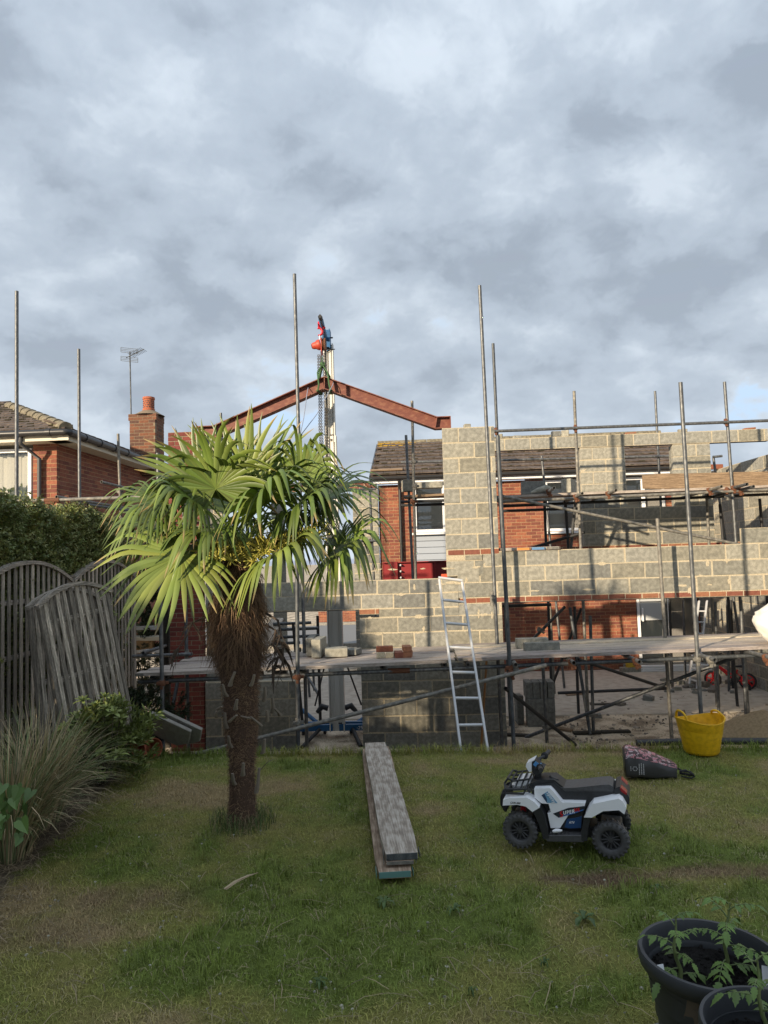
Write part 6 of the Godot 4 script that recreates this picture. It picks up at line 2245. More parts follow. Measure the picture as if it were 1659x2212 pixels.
func make_plants():
	rng.seed = 81
	make_hedge()
	rng.seed = 82
	var sb := aty(222, 1692, 0.0)
	var tops := []
	for q in [[178, 1514], [226, 1506], [180, 1540], [229, 1530], [260, 1553], [141, 1571], [279, 1600], [221, 1626], [205, 1525], [160, 1548], [240, 1580], [195, 1580], [165, 1600], [255, 1630], [230, 1650], [180, 1640], [268, 1618], [147, 1610], [210, 1600], [245, 1540]]:
		tops.append(atz(q[0], q[1], sb.z + rr(-0.1, 0.28)))
	make_shrub("leafy green shrub with whorled pointed leaves in front of the loose fence panels", sb, tops, 190, Vector3(0.4, 0.66, 0.3), Color(0.22, 0.27, 0.07), 0.1)
	# dim plants behind the shrub and by the scaffold foot
	var b2 := aty(300, 1640, 0.0) + Vector3(-0.35, 0, -0.75)
	make_shrub("dark low ivy mound behind the paving slabs", b2, [], 240, Vector3(0.5, 0.5, 0.45), Color(0.035, 0.055, 0.02), 0.06)
	var b3 := Vector3(-5.1, SITE, -12.6)
	make_shrub("dark shrub growing beyond the end of the fence", b3, [], 700, Vector3(1.1, 2.6, 0.9), Color(0.04, 0.06, 0.022), 0.09)
	grass_clump("arching grey green grass clump with dead straw blades, at the front of the bed", aty(15, 1850, 0.0), 820, 0.92, 0.9, 83)
	grass_clump("arching grey green grass clump with dead straw blades, beside the shrub", aty(82, 1780, 0.0), 760, 0.9, 0.85, 84)
	rng.seed = 85
	var v := thing("bindweed", "green heart-leaved bindweed climbing over the arching grass", "climbing plant", aty(20, 1850, 0.0))
	for k in 34:
		var p := atz(rr(-30, 72), rr(1688, 1822), -4.25 + rr(-0.1, 0.15))
		heart_leaf(v, p, rr(0.05, 0.09), Color(0.085, 0.15, 0.035))
	# stones and grit on the trampled site
	var gx := []
	var gc := []
	for k in 1500:
		var gp := Vector3(rr(1.0, 6.0), SITE + 0.012, rr(-13.6, -8.0))
		gx.append(Transform3D(Basis.from_euler(Vector3(rr(0, 3), rr(0, 3), rr(0, 3))).scaled(Vector3.ONE * rr(0.3, 1.0) * (1.0 if k % 9 else 1.8)), gp))
		gc.append(Color(0.3, 0.26, 0.21) * rr(0.45, 1.2))
	var gm := MB.new()
	gm.bbox(Vector3.ZERO, Vector3(0.05, 0.03, 0.038), 0.011)
	tag(many(gm.mesh(null), "grit", M.twig, self, gx, gc), "small stones and grit trodden into the site earth", "grit")
	# loose straw along the bed
	var xs := []
	var cs := []
	for k in 1300:
		var z := rr(-7.2, -3.6)
		var p := Vector3(bed_edge(z) + rng.randfn(-0.05, 0.14), 0.012, z)
		if k > 1040:
			p = aty(rr(0, 1650), rr(1640, 2210), 0.02)
		xs.append(Transform3D(Basis(Vector3.UP, rr(0, TAU)) * Basis(Vector3.RIGHT, rr(-0.3, 0.3)).scaled(Vector3(1, 1, rr(0.5, 1.6))), p))
		cs.append(Color(0.3, 0.23, 0.14) * rr(0.4, 1.2))
	var sm := MB.new()
	sm.blade([Vector3(0, 0, -0.06), Vector3(0.006, 0.012, 0), Vector3(0, 0, 0.06)], Vector3.RIGHT, [0.003, 0.004, 0.002])
	tag(many(sm.mesh(null), "straw", M.grass, self, xs, cs), "dead grass stems littering the planting bed's edge and the lawn", "straw")

# ------------------------------------------------------------------ loose things
func loose_block(label: String, p: Vector3, size: Vector3, turn: float, m: Material, called := "concrete_block", cat := "block", group := "", tilt := 0.0) -> Node3D:
	# p: centre of the underside
	var t := thing(called, label, cat, p, group, turn)
	if tilt != 0.0:
		t.rotation.z = tilt
	var b := MB.new()
	b.bbox(Vector3(0, size.y * 0.5, 0), size, 0.005)
	var f := FastNoiseLite.new()
	f.seed = rng.randi() % 999
	f.frequency = 1.2
	for k in b.v.size():
		b.v[k] += Vector3(f.get_noise_3dv(b.v[k] * 20.0), 0.0, f.get_noise_3dv(b.v[k] * 20.0 + Vector3(9, 9, 9))) * 0.006
	put(b, "body", m, t)
	return t
func text_mesh(s: String, h: float, depth := 0.0015) -> TextMesh:
	var m := TextMesh.new()
	var f := SystemFont.new()
	f.font_names = PackedStringArray(["Droid Sans"])
	f.font_weight = 700
	m.font = f
	m.text = s
	m.font_size = 32
	m.pixel_size = h / 24.0
	m.depth = depth
	return m

func make_quad():
	# side view measured on the photograph: X along the machine (front negative), Y up
	var k := 0.00066
	var P := func(x: float, y: float) -> Vector2: return Vector2((x - 790.0) * k, (1035.0 + 0.112 * (x - 345.0) - y) * k)
	var poly := func(a: Array) -> PackedVector2Array:
		var r := PackedVector2Array()
		for q in a:
			r.append(P.call(q[0], q[1]))
		return r
	var fw := aty(1130, 1838, 0.0)
	var rw := aty(1316, 1860, 0.0)
	var turn := -deg_to_rad(17.0)
	var bs := Basis(Vector3.UP, turn)
	var at := (fw + rw) * 0.5 - bs.z * 0.2
	at.y = 0.012
	var t := thing("ride_on_quad", "white and black children's ride-on quad bike standing on the lawn", "toy quad", at, "", turn)
	var white: StandardMaterial3D = M.white
	white.clearcoat_enabled = true
	white.clearcoat = 0.3
	var blk: Material = M.black_plastic
	var zs := 0.16
	# wheels
	for w in [[-0.293, 1.0], [-0.293, -1.0], [0.293, 1.0], [0.293, -1.0]]:
		var R := 0.118
		var wn := Node3D.new()
		wn.name = "wheel"
		t.add_child(wn, true)
		wn.position = Vector3(w[0], R, w[1] * 0.165)
		var b := MB.new()
		var xf := Transform3D(Basis(Vector3.RIGHT, PI / 2), Vector3.ZERO)
		b.lathe([Vector2(0.068, 0.04), Vector2(0.082, 0.046), Vector2(0.1, 0.045), Vector2(0.112, 0.036), Vector2(0.115, 0.015), Vector2(0.115, -0.015), Vector2(0.112, -0.036), Vector2(0.1, -0.045), Vector2(0.082, -0.046), Vector2(0.068, -0.04)], 30, xf)
		for q in 22:       # knobbly tread
			var an := TAU * q / 22.0
			var rd := Vector3(cos(an), sin(an), 0)
			for s in [-1.0, 1.0]:
				b.bbox(rd * 0.114 + Vector3(0, 0, s * 0.022), Vector3(0.02, 0.008, 0.026), 0.003, Basis(Vector3(0, 0, 1), an + PI / 2 + s * 0.5) )
				b.bbox(rd * 0.104 + Vector3(0, 0, s * 0.043), Vector3(0.014, 0.02, 0.007), 0.002, Basis(Vector3(0, 0, 1), an + PI / 2 + 0.14 * s))
		put(b, "tyre", M.grey_plastic if w[1] > 0 else blk, wn)
		b = MB.new()
		b.lathe([Vector2(0.058, 0.012), Vector2(0.062, 0.035), Vector2(0.07, 0.041), Vector2(0.074, 0.04), Vector2(0.072, -0.03)], 30, xf)
		b.lathe([Vector2(0.0, 0.03), Vector2(0.016, 0.03), Vector2(0.02, 0.024), Vector2(0.02, -0.03)], 16, xf)
		b.lathe([Vector2(0.0, -0.012), Vector2(0.068, -0.012)], 24, xf)
		for q in 6:
			var an := TAU * q / 6.0 + 0.3
			for s in [-0.2, 0.2]:
				var a := Vector3(cos(an + s * 1.5), sin(an + s * 1.5), 0) * 0.018
				var e := Vector3(cos(an + s), sin(an + s), 0) * 0.066
				b.path([a + Vector3(0, 0, -0.022 * w[1] * -1.0), e + Vector3(0, 0, 0.024 * w[1])], 0.0055, 4)
		put(b, "rim", mat(lin(0.05, 0.05, 0.052), 0.4), wn)
	# chassis and footboards
	var b := MB.new()
	b.bbox(Vector3(0, 0.115, 0), Vector3(0.42, 0.07, 0.2), 0.012)
	b.bbox(Vector3(-0.29, 0.14, 0), Vector3(0.14, 0.09, 0.16), 0.01)
	b.bbox(Vector3(0.29, 0.14, 0), Vector3(0.14, 0.09, 0.16), 0.01)
	b.tube(Vector3(-0.293, 0.118, -0.15), Vector3(-0.293, 0.118, 0.15), 0.012, 8)
	b.tube(Vector3(0.293, 0.118, -0.15), Vector3(0.293, 0.118, 0.15), 0.012, 8)
	put(b, "chassis", blk, t)
	for s in [-1.0, 1.0]:
		b = MB.new()
		b.prism(poly.call([[585, 925], [620, 900], [960, 905], [985, 945], [975, 975], [620, 965]]), 0.1, Transform3D(Basis(), Vector3(0, 0, s * 0.15)), 0.004)
		for q in 8:
			b.bbox(Vector3(-0.09 + q * 0.026, 0.12, s * 0.16), Vector3(0.012, 0.012, 0.07), 0.002)
		put(b, "footboard", M.grey_plastic, t)
		# black mudguards that run down to the footboard
		b = MB.new()
		b.prism(poly.call([[485, 655], [560, 615], [600, 700], [630, 850], [640, 925], [580, 940], [545, 800]]), 0.09, Transform3D(Basis(), Vector3(0, 0, s * 0.158)), 0.006)
		put(b, "mudguard", blk, t)
		b = MB.new()
		b.prism(poly.call([[1000, 700], [1065, 715], [1025, 830], [1010, 960], [955, 960], [955, 870]]), 0.085, Transform3D(Basis(), Vector3(0, 0, s * 0.158)), 0.006)
		put(b, "mudguard", blk, t)
		# white fenders
		b = MB.new()
		b.prism(poly.call([[183, 590], [190, 532], [250, 518], [430, 515], [505, 560], [560, 620], [485, 660], [420, 605], [330, 585]]), 0.12, Transform3D(Basis(), Vector3(0, 0, s * 0.155)), 0.008)
		put(b, "front_fender", white, t)
		b = MB.new()
		b.prism(poly.call([[993, 722], [1040, 640], [1085, 592], [1330, 548], [1365, 575], [1397, 640], [1375, 700], [1328, 660], [1180, 665], [1065, 725]]), 0.13, Transform3D(Basis(), Vector3(0, 0, s * 0.155)), 0.008)
		put(b, "rear_fender", white, t)
		# side panel
		b = MB.new()
		b.prism(poly.call([[500, 455], [660, 455], [700, 500], [775, 600], [1005, 612], [990, 655], [835, 722], [745, 852], [650, 852], [625, 705], [658, 695], [640, 612], [570, 604], [500, 545]]), 0.06, Transform3D(Basis(), Vector3(0, 0, s * 0.13)), 0.006)
		put(b, "side_panel", white, t)
		# engine moulding
		b = MB.new()
		b.prism(poly.call([[740, 855], [835, 730], [985, 690], [960, 870], [760, 870]]), 0.05, Transform3D(Basis(), Vector3(0, 0, s * 0.122)), 0.005)
		put(b, "engine_cover", blk, t)
		b = MB.new()
		b.prism(poly.call([[788, 850], [815, 770], [900, 760], [960, 745], [950, 860], [830, 862]]), 0.02, Transform3D(Basis(), Vector3(0, 0, s * 0.142)), 0.004)
		put(b, "engine_sticker", mat(lin(0.015, 0.06, 0.17), 0.35), t)
		b = MB.new()
		for q in 7:
			b.lathe([Vector2(0.012, 0.0), Vector2(0.021, 0.004), Vector2(0.021, 0.008), Vector2(0.012, 0.012)], 12, Transform3D(Basis(), Vector3(-0.28, 0.2 + q * 0.012, s * 0.1)))
		put(b, "shock_absorber", M.hook_red, t)
	# body core under the seat
	b = MB.new()
	b.prism(poly.call([[440, 560], [500, 450], [700, 430], [800, 520], [1250, 540], [1330, 600], [1200, 700], [1000, 760], [700, 860], [560, 800], [450, 680]]), 0.2)
	put(b, "body_core", blk, t)
	# tank cover with cap
	b = MB.new()
	b.prism(poly.call([[425, 480], [445, 430], [560, 400], [690, 405], [745, 450], [790, 490], [770, 540], [700, 500], [660, 452], [505, 452], [500, 500]]), 0.17, Transform3D(), 0.012)
	var cp: Vector2 = P.call(680, 415)
	b.lathe([Vector2(0.0, 0.012), Vector2(0.03, 0.012), Vector2(0.036, 0.0)], 16, Transform3D(Basis(Vector3(0, 0, 1), -0.35), Vector3(cp.x, cp.y, 0.03)))
	put(b, "tank_cover", blk, t)
	# seat
	b = MB.new()
	b.prism(poly.call([[728, 500], [745, 478], [790, 488], [900, 488], [1150, 470], [1235, 468], [1270, 490], [1283, 520], [1262, 560], [1180, 590], [1050, 606], [800, 602], [760, 560]]), 0.19, Transform3D(), 0.018)
	put(b, "seat", M.grey_plastic, t).set_meta("label", "black moulded seat")
	# rear box and lights
	b = MB.new()
	b.prism(poly.call([[1275, 540], [1300, 490], [1335, 480], [1400, 545], [1425, 590], [1420, 660], [1380, 640], [1340, 560]]), 0.24, Transform3D(), 0.01)
	put(b, "rear_box", blk, t)
	for s in [-1.0, 1.0]:
		b = MB.new()
		b.prism(poly.call([[1335, 500], [1350, 495], [1402, 550], [1395, 570], [1345, 535]]), 0.07, Transform3D(Basis(), Vector3(0.002, 0.004, s * 0.09)), 0.003)
		put(b, "tail_light", mat(lin(0.3, 0.01, 0.012), 0.25), t)
	# bumper and rack
	b = MB.new()
	for s in [-1.0, 1.0]:
		var f := func(x: float, y: float, z: float) -> Vector3:
			var q: Vector2 = P.call(x, y)
			return Vector3(q.x, q.y, z)
		b.path([f.call(200, 485, s * 0.07), f.call(160, 500, s * 0.08), f.call(135, 560, s * 0.085), f.call(130, 640, s * 0.085), f.call(165, 715, s * 0.07)], 0.009, 6)
		b.path([f.call(190, 500, s * 0.16), f.call(205, 450, s * 0.165), f.call(420, 455, s * 0.16), f.call(445, 500, s * 0.13)], 0.008, 6)
		b.path([f.call(205, 490, s * 0.165), f.call(390, 500, s * 0.165), f.call(430, 425, s * 0.14)], 0.008, 6)
		b.path([f.call(180, 415, s * 0.1), f.call(215, 370, s * 0.1), f.call(260, 385, s * 0.11)], 0.008, 6)
		b.path([f.call(205, 450, s * 0.165), f.call(180, 415, s * 0.1)], 0.008, 6)
		for x in [235.0, 300.0, 360.0, 415.0]:
			b.path([f.call(x, 452, s * 0.163), f.call(x + 20, 395, s * 0.1), f.call(x + 25, 380, 0.0)], 0.0065, 6)
		b.path([f.call(250, 395, s * 0.11), f.call(440, 378, s * 0.11)], 0.007, 6)
	var q0: Vector2 = P.call(180, 415)
	var q1: Vector2 = P.call(215, 370)
	b.path([Vector3(q0.x, q0.y, -0.1), Vector3(q0.x, q0.y, 0.1)], 0.008, 6)
	b.path([Vector3(q1.x, q1.y, -0.1), Vector3(q1.x, q1.y, 0.1)], 0.008, 6)
	put(b, "front_rack", blk, t)
	b = MB.new()
	b.prism(poly.call([[140, 520], [200, 500], [215, 640], [180, 720], [145, 690]]), 0.2, Transform3D(), 0.006)
	put(b, "grille", blk, t)
	b = MB.new()
	b.prism(poly.call([[270, 470], [300, 400], [430, 395], [440, 440], [360, 470]]), 0.16, Transform3D(), 0.006)
	put(b, "nose_panel", white, t)
	# steering column, console, bars
	b = MB.new()
	var a0: Vector2 = P.call(500, 440)
	var a1: Vector2 = P.call(520, 310)
	b.path([Vector3(a0.x, a0.y, 0), Vector3(a1.x, a1.y, 0)], [0.026, 0.022], 8)
	put(b, "steering_column", blk, t)
	b = MB.new()
	b.prism(poly.call([[460, 330], [465, 225], [495, 208], [545, 280], [588, 300], [560, 350], [515, 368], [480, 360]]), 0.1, Transform3D(), 0.012)
	put(b, "console", blk, t)
	b = MB.new()
	b.prism(poly.call([[402, 275], [410, 245], [495, 203], [500, 215], [465, 232], [460, 330], [430, 330]]), 0.1, Transform3D(Basis(), Vector3(-0.004, 0.0, 0)), 0.006)
	put(b, "console_shell", white, t)
	b = MB.new()
	var s0: Vector2 = P.call(493, 240)
	var s1: Vector2 = P.call(540, 285)
	b.hexa([Vector3(s0.x, s0.y, -0.03), Vector3(s1.x, s1.y, -0.03), Vector3(s1.x, s1.y, 0.035), Vector3(s0.x, s0.y, 0.035), Vector3(s0.x + 0.004, s0.y + 0.005, -0.03), Vector3(s1.x + 0.004, s1.y + 0.005, -0.03), Vector3(s1.x + 0.004, s1.y + 0.005, 0.035), Vector3(s0.x + 0.004, s0.y + 0.005, 0.035)])
	b.box(Vector3(s1.x - 0.024, s1.y + 0.018, 0.0505), Vector3(0.028, 0.032, 0.003), Basis(Vector3(0, 0, 1), -0.6))
	put(b, "screen", mat(lin(0.1, 0.3, 0.6), 0.3), t)
	for s in [-1.0, 1.0]:
		b = MB.new()
		var h0: Vector2 = P.call(510, 320)
		var h1: Vector2 = P.call(560, 255)
		var up := 0.05 if s < 0 else -0.012
		b.path([Vector3(h0.x, h0.y, s * 0.03), Vector3(h1.x - 0.03, h0.y + 0.03 + up * 0.3, s * 0.09), Vector3(h1.x + 0.005, h1.y + up * 0.2, s * 0.13)], 0.012, 7)
		put(b, "handlebar", blk, t)
		b = MB.new()
		b.path([Vector3(h1.x + 0.0, h1.y + up * 0.2, s * 0.12), Vector3(h1.x + 0.02, h1.y + 0.008 + up * 0.2, s * 0.215)], 0.0155, 9)
		b.lathe([Vector2(0.015, 0), Vector2(0.026, 0.002), Vector2(0.015, 0.006)], 10, Transform3D(Basis(Vector3.RIGHT, PI / 2), Vector3(h1.x, h1.y + up * 0.2, s * 0.125)))
		put(b, "grip", blk, t)
	# markings on the near side
	b = MB.new()
	b.prism(poly.call([[680, 708], [835, 655], [1000, 640], [985, 680], [880, 700], [735, 750]]), 0.002, Transform3D(Basis(), Vector3(0, 0, 0.1612)))
	put(b, "stripe_sticker", mat(lin(0.02, 0.025, 0.035), 0.35), t)
	b = MB.new()
	b.prism(poly.call([[745, 742], [860, 700], [985, 672], [980, 682], [880, 715], [790, 735], [735, 750]]), 0.002, Transform3D(Basis(), Vector3(0, 0, 0.1622)))
	put(b, "stripe_sticker", mat(lin(0.05, 0.15, 0.42), 0.35), t)
	b = MB.new()
	b.prism(poly.call([[572, 522], [635, 485], [730, 605], [625, 600]]), 0.002, Transform3D(Basis(), Vector3(0, 0, 0.1612)))
	put(b, "side_sticker", mat(lin(0.16, 0.34, 0.5), 0.35), t)
	b = MB.new()
	b.prism(poly.call([[572, 522], [600, 505], [625, 560], [625, 600]]), 0.002, Transform3D(Basis(), Vector3(0, 0, 0.1622)))
	put(b, "side_sticker", mat(lin(0.03, 0.06, 0.12), 0.35), t)
	var redm := mat(lin(0.6, 0.02, 0.03), 0.4)
	for l in [["S", 765, 715, 0.036, redm, 0.27], ["UPER", 838, 696, 0.024, M.white, 0.24], ["ME", 918, 675, 0.022, redm, 0.2], ["ATV", 862, 803, 0.015, M.white, 0.08], ["CAN-AM", 316, 566, 0.013, mat(lin(0.03, 0.03, 0.03), 0.5), 0.03], ["Sporty", 668, 548, 0.019, M.white, -0.98]]:
		var c: Vector2 = P.call(l[1], l[2])
		var z := 0.1642
		if l[0] == "ATV": z = 0.1542
		if l[0] == "CAN-AM": z = 0.2165
		var bas := Basis(Vector3(0, 0, 1), l[5]) * Basis(Vector3(1, 0, 0), Vector3(0.22, 1, 0), Vector3(0, 0, 1))
		inst(text_mesh(l[0], l[3]), "lettering", l[4], t, Transform3D(bas, Vector3(c.x, c.y, z)))
	# a scrap of tissue on the footboard
	var c: Vector2 = P.call(720, 872)
	var pp := at + bs * Vector3(c.x, c.y, 0.185)
	var ts := thing("paper_scrap", "crumpled white tissue on the quad's footboard", "tissue", pp)
	b = MB.new(pp)
	b.path([pp + Vector3(-0.03, 0.0, 0), pp + Vector3(-0.01, 0.008, 0.008), pp + Vector3(0.012, 0.004, -0.004), pp + Vector3(0.032, 0.006, 0.004)], [0.008, 0.014, 0.012, 0.006], 6)
	put(b, "paper", M.white, ts)

func make_bucket():
	var p := aty(1516, 1626, 0.0)
	var t := thing("tub", "yellow plastic builder's tub with two handles on the lawn's far edge", "tub", p, "", 0.35)
	var ym: StandardMaterial3D = M.yellow
	var b := MB.new()
	var H := 0.335
	var prof := [Vector2(0.0, 0.004), Vector2(0.145, 0.004), Vector2(0.158, 0.012)]
	for k in 9:
		var y := 0.03 + k * 0.022
		var r := 0.16 + y * 0.175
		prof.append(Vector2(r, y)); prof.append(Vector2(r + 0.0022, y + 0.004)); prof.append(Vector2(r + 0.0015, y + 0.018))
	prof.append(Vector2(0.205, 0.235)); prof.append(Vector2(0.208, 0.24)); prof.append(Vector2(0.222, H - 0.012)); prof.append(Vector2(0.23, H - 0.008)); prof.append(Vector2(0.23, H)); prof.append(Vector2(0.218, H))
	prof.append(Vector2(0.2, 0.2)); prof.append(Vector2(0.155, 0.02)); prof.append(Vector2(0.0, 0.015))
	b.lathe(prof, 48)
	for k in b.v.size():       # soft plastic: rim dips between the handles and the tub is a little oval
		var v := b.v[k]
		var an := atan2(v.z, v.x)
		var u := smoothstep(0.1, H, v.y)
		b.v[k] = Vector3(v.x * (1.0 + 0.06 * u), v.y + 0.022 * u * cos(2.0 * an), v.z * (1.0 - 0.07 * u))
	put(b, "body", ym, t)
	for s in [-1.0, 1.0]:
		b = MB.new()
		var pts := []
		for k in 11:
			var u := k / 10.0 * PI
			var hz := cos(u) * 0.075
			pts.append(Vector3(s * (0.232 - 0.02 * absf(hz) / 0.08 - 0.03 * sin(u) * (1.0 if s > 0 else -0.3)), H + 0.01 + (0.085 if s < 0 else 0.045) * sin(u), hz))
		b.path(pts, 0.0125, 8, true, 0.8)
		put(b, "handle", ym, t)

func make_bag():
	var p := aty(1405, 1676, 0.0)
	var t := thing("shopping_bag", "black woven shopping bag with pink floral top lying on the grass", "bag", p, "", -0.18)
	var L := 0.43
	var n := 16
	var m := 20
	var body := MB.new()
	var top := MB.new()
	var f := FastNoiseLite.new()
	f.seed = 12
	f.frequency = 1.0
	var pt := func(i: int, j: int, grow: float) -> Vector3:
		var u := i / float(n)
		var an := TAU * j / float(m)
		var hh := lerpf(0.125, 0.055, pow(u, 1.5)) * (0.9 if u < 0.03 else 1.0)
		var ww := lerpf(0.15, 0.07, pow(u, 2.0))
		var c := cos(an)
		var s := sin(an)
		var e := 0.5      # boxy section
		var q := Vector3((u - 0.5) * L, hh + signf(s) * pow(absf(s), e) * hh, signf(c) * pow(absf(c), e) * ww)
		q += Vector3(0.4, 1, 1) * f.get_noise_3dv(q * 16.0) * 0.02 * smoothstep(0.0, 0.3, u + 0.15)
		q.y = maxf(q.y, 0.004)
		return q + Vector3(0, grow, grow * 0.4 * signf(c))
	for i in n:
		for j in m:
			var a: Vector3 = pt.call(i, j, 0.0)
			var b2: Vector3 = pt.call(i + 1, j, 0.0)
			var c: Vector3 = pt.call(i + 1, j + 1, 0.0)
			var d: Vector3 = pt.call(i, j + 1, 0.0)
			body.face([a, b2, c, d], (a + c) * 0.5 - Vector3((a.x + c.x) * 0.5, 0.1, 0))
			if j >= 1 and j <= 8:
				a = pt.call(i, j, 0.003); b2 = pt.call(i + 1, j, 0.003); c = pt.call(i + 1, j + 1, 0.003); d = pt.call(i, j + 1, 0.003)
				var u0 := i / float(n)
				var u1 := (i + 1) / float(n)
				top.face([a, b2, c, d], Vector3.UP, [Vector2(u0 * 1.6, j / 6.0), Vector2(u1 * 1.6, j / 6.0), Vector2(u1 * 1.6, (j + 1) / 6.0), Vector2(u0 * 1.6, (j + 1) / 6.0)])
	var ring := []
	for j in m: ring.append(pt.call(0, j, 0.0))
	body.face(ring, Vector3.LEFT)
	ring = []
	for j in m: ring.append(pt.call(n, j, 0.0))
	body.face(ring, Vector3.RIGHT)
	body.smooth()
	top.smooth()
	put(body, "body", mat(lin(0.045, 0.045, 0.048), 0.4), t)
	# printed flowers
	var im := Image.create(256, 256, false, Image.FORMAT_RGB8)
	im.fill(lin(0.06, 0.03, 0.03))
	var r := RandomNumberGenerator.new()
	r.seed = 4
	for k in 90:
		var cx := r.randi() % 256
		var cy := r.randi() % 256
		var rad := r.randi_range(10, 20)
		var pink := k % 4 != 0
		for y in range(-rad, rad + 1):
			for x in range(-rad, rad + 1):
				var d := Vector2(x, y).length() / rad
				var pet := 0.78 + 0.22 * cos(atan2(y, x) * 5.0 + k)
				if d < pet:
					var col := Color(0.5, 0.12, 0.15).lerp(Color(0.62, 0.36, 0.37), d) if pink else Color(0.55, 0.45, 0.45)
					if d < 0.2: col = Color(0.25, 0.05, 0.06)
					if absf(d - pet) < 0.12: col = Color(0.16, 0.06, 0.07)
					im.set_pixel(posmod(cx + x, 256), posmod(cy + y, 256), col.linear_to_srgb())
	var fm := mat(Color(1, 1, 1), 0.5)
	fm.albedo_texture = ImageTexture.create_from_image(im)
	put(top, "floral_panel", fm, t)
	# white print on the side
	var pr := MB.new()
	for k in 6:
		var an := TAU * k / 6.0
		pr.box(Vector3(-0.14 + cos(an) * 0.017, 0.1 + sin(an) * 0.017, 0.1505), Vector3(0.012, 0.006, 0.002), Basis(Vector3(0, 0, 1), an + PI / 2))
	for k in 3:
		for q in 7:
			pr.box(Vector3(-0.105 + k * 0.018, 0.055 + q * 0.014 + 0.003 * (k % 2), 0.151), Vector3(0.007, 0.009 + 0.003 * ((q + k) % 2), 0.002))
	for q in 3:
		pr.box(Vector3(-0.175, 0.085 + q * 0.014, 0.1495), Vector3(0.006, 0.009, 0.002))
	put(pr, "print", mat(lin(0.45, 0.45, 0.46), 0.6), t)
	for s in [-1.0, 1.0]:
		var h := MB.new()
		h.path([Vector3(0.24, 0.06, s * 0.04), Vector3(0.29, 0.055 + s * 0.02, s * 0.05), Vector3(0.34, 0.04, s * 0.03), Vector3(0.36, 0.015, s * 0.02), Vector3(0.33, 0.008, s * 0.05), Vector3(0.25, 0.02, s * 0.05)], [0.02, 0.018, 0.017, 0.017, 0.016, 0.014], 7, true, 0.4)
		put(h, "handle", blk_cloth(), t)
func blk_cloth() -> Material:
	if not M.has("cloth"):
		M.cloth = mat(lin(0.018, 0.018, 0.02), 0.8)
	return M.cloth

func plant_pot(label: String, c: Vector3, R: float, H: float):
	var t := thing("plant_pot", label, "plant pot", Vector3(c.x, c.y - H, c.z), "black pots of tomatoes")
	var b := MB.new()
	M.pot = mat(lin(0.035, 0.038, 0.043), 0.5)
	var prof := [Vector2(0, 0.0), Vector2(R * 0.66, 0.0), Vector2(R * 0.68, 0.01)]
	for k in 5:
		var y := 0.06 + k * H * 0.15
		var r := R * (0.68 + 0.22 * y / H)
		prof.append(Vector2(r, y)); prof.append(Vector2(r + 0.004, y + 0.006)); prof.append(Vector2(r + 0.002, y + 0.03))
	prof += [Vector2(R * 0.9, H - 0.07), Vector2(R * 0.93, H - 0.06), Vector2(R * 0.985, H - 0.05), Vector2(R, H - 0.03), Vector2(R, H - 0.01), Vector2(R * 0.98, H), Vector2(R * 0.93, H), Vector2(R * 0.9, H - 0.02), Vector2(R * 0.84, H * 0.6)]
	b.lathe(prof, 48)
	put(b, "body", M.pot, t)
	b = MB.new()
	var n := 26
	for j in 9:
		for i in n:
			var an := TAU * i / n
			var r := R * 0.88 * j / 8.0
			b.vert(Vector3(cos(an) * r, H - 0.1 + rr(-0.008, 0.012), sin(an) * r), Vector3.UP)
	for j in 8:
		for i in n:
			var a := j * n + i
			var a2 := j * n + (i + 1) % n
			b.tri3(a, a2, a2 + n, Vector3.UP)
			b.tri3(a, a2 + n, a + n, Vector3.UP)
	put(b, "compost", M.soil, t)
	b = MB.new()
	for k in 240:
		var an := rr(0, TAU)
		var r := R * 0.82 * sqrt(rng.randf())
		b.bbox(Vector3(cos(an) * r, H - 0.088, sin(an) * r), Vector3(rr(0.006, 0.02), rr(0.004, 0.01), rr(0.005, 0.012)), 0.002, Basis(Vector3.UP, rr(0, TAU)))
	put(b, "bark_crumbs", M.soil, t).set_meta("kind", "stuff")
	if R > 0.25:      # dried mud splashes on the side
		b = MB.new()
		for q in [[2.15, 0.3, 0.055, 0.09], [1.95, 0.2, 0.06, 0.05], [1.7, 0.12, 0.05, 0.07], [2.3, 0.22, 0.03, 0.06], [1.55, 0.25, 0.03, 0.03]]:
			var pts := []
			for k in 14:
				var an := TAU * k / 14.0
				var a: float = q[0] + cos(an) * q[2] / R * rr(0.5, 1.2)
				var y: float = q[1] + sin(an) * q[3] * rr(0.5, 1.2)
				var r := R * (0.68 + 0.22 * y / H) + 0.0065
				pts.append(Vector3(cos(a) * r, y, sin(a) * r))
			var cc := Vector3.ZERO
			for p in pts: cc += p
			cc /= 14.0
			cc *= Vector3(1.012, 1, 1.012)
			for k in 14:
				b.face([cc, pts[k], pts[(k + 1) % 14]], Vector3(cc.x, 0, cc.z))
		put(b, "mud_splash", mat(lin(0.11, 0.085, 0.06), 0.95), t)
	return t

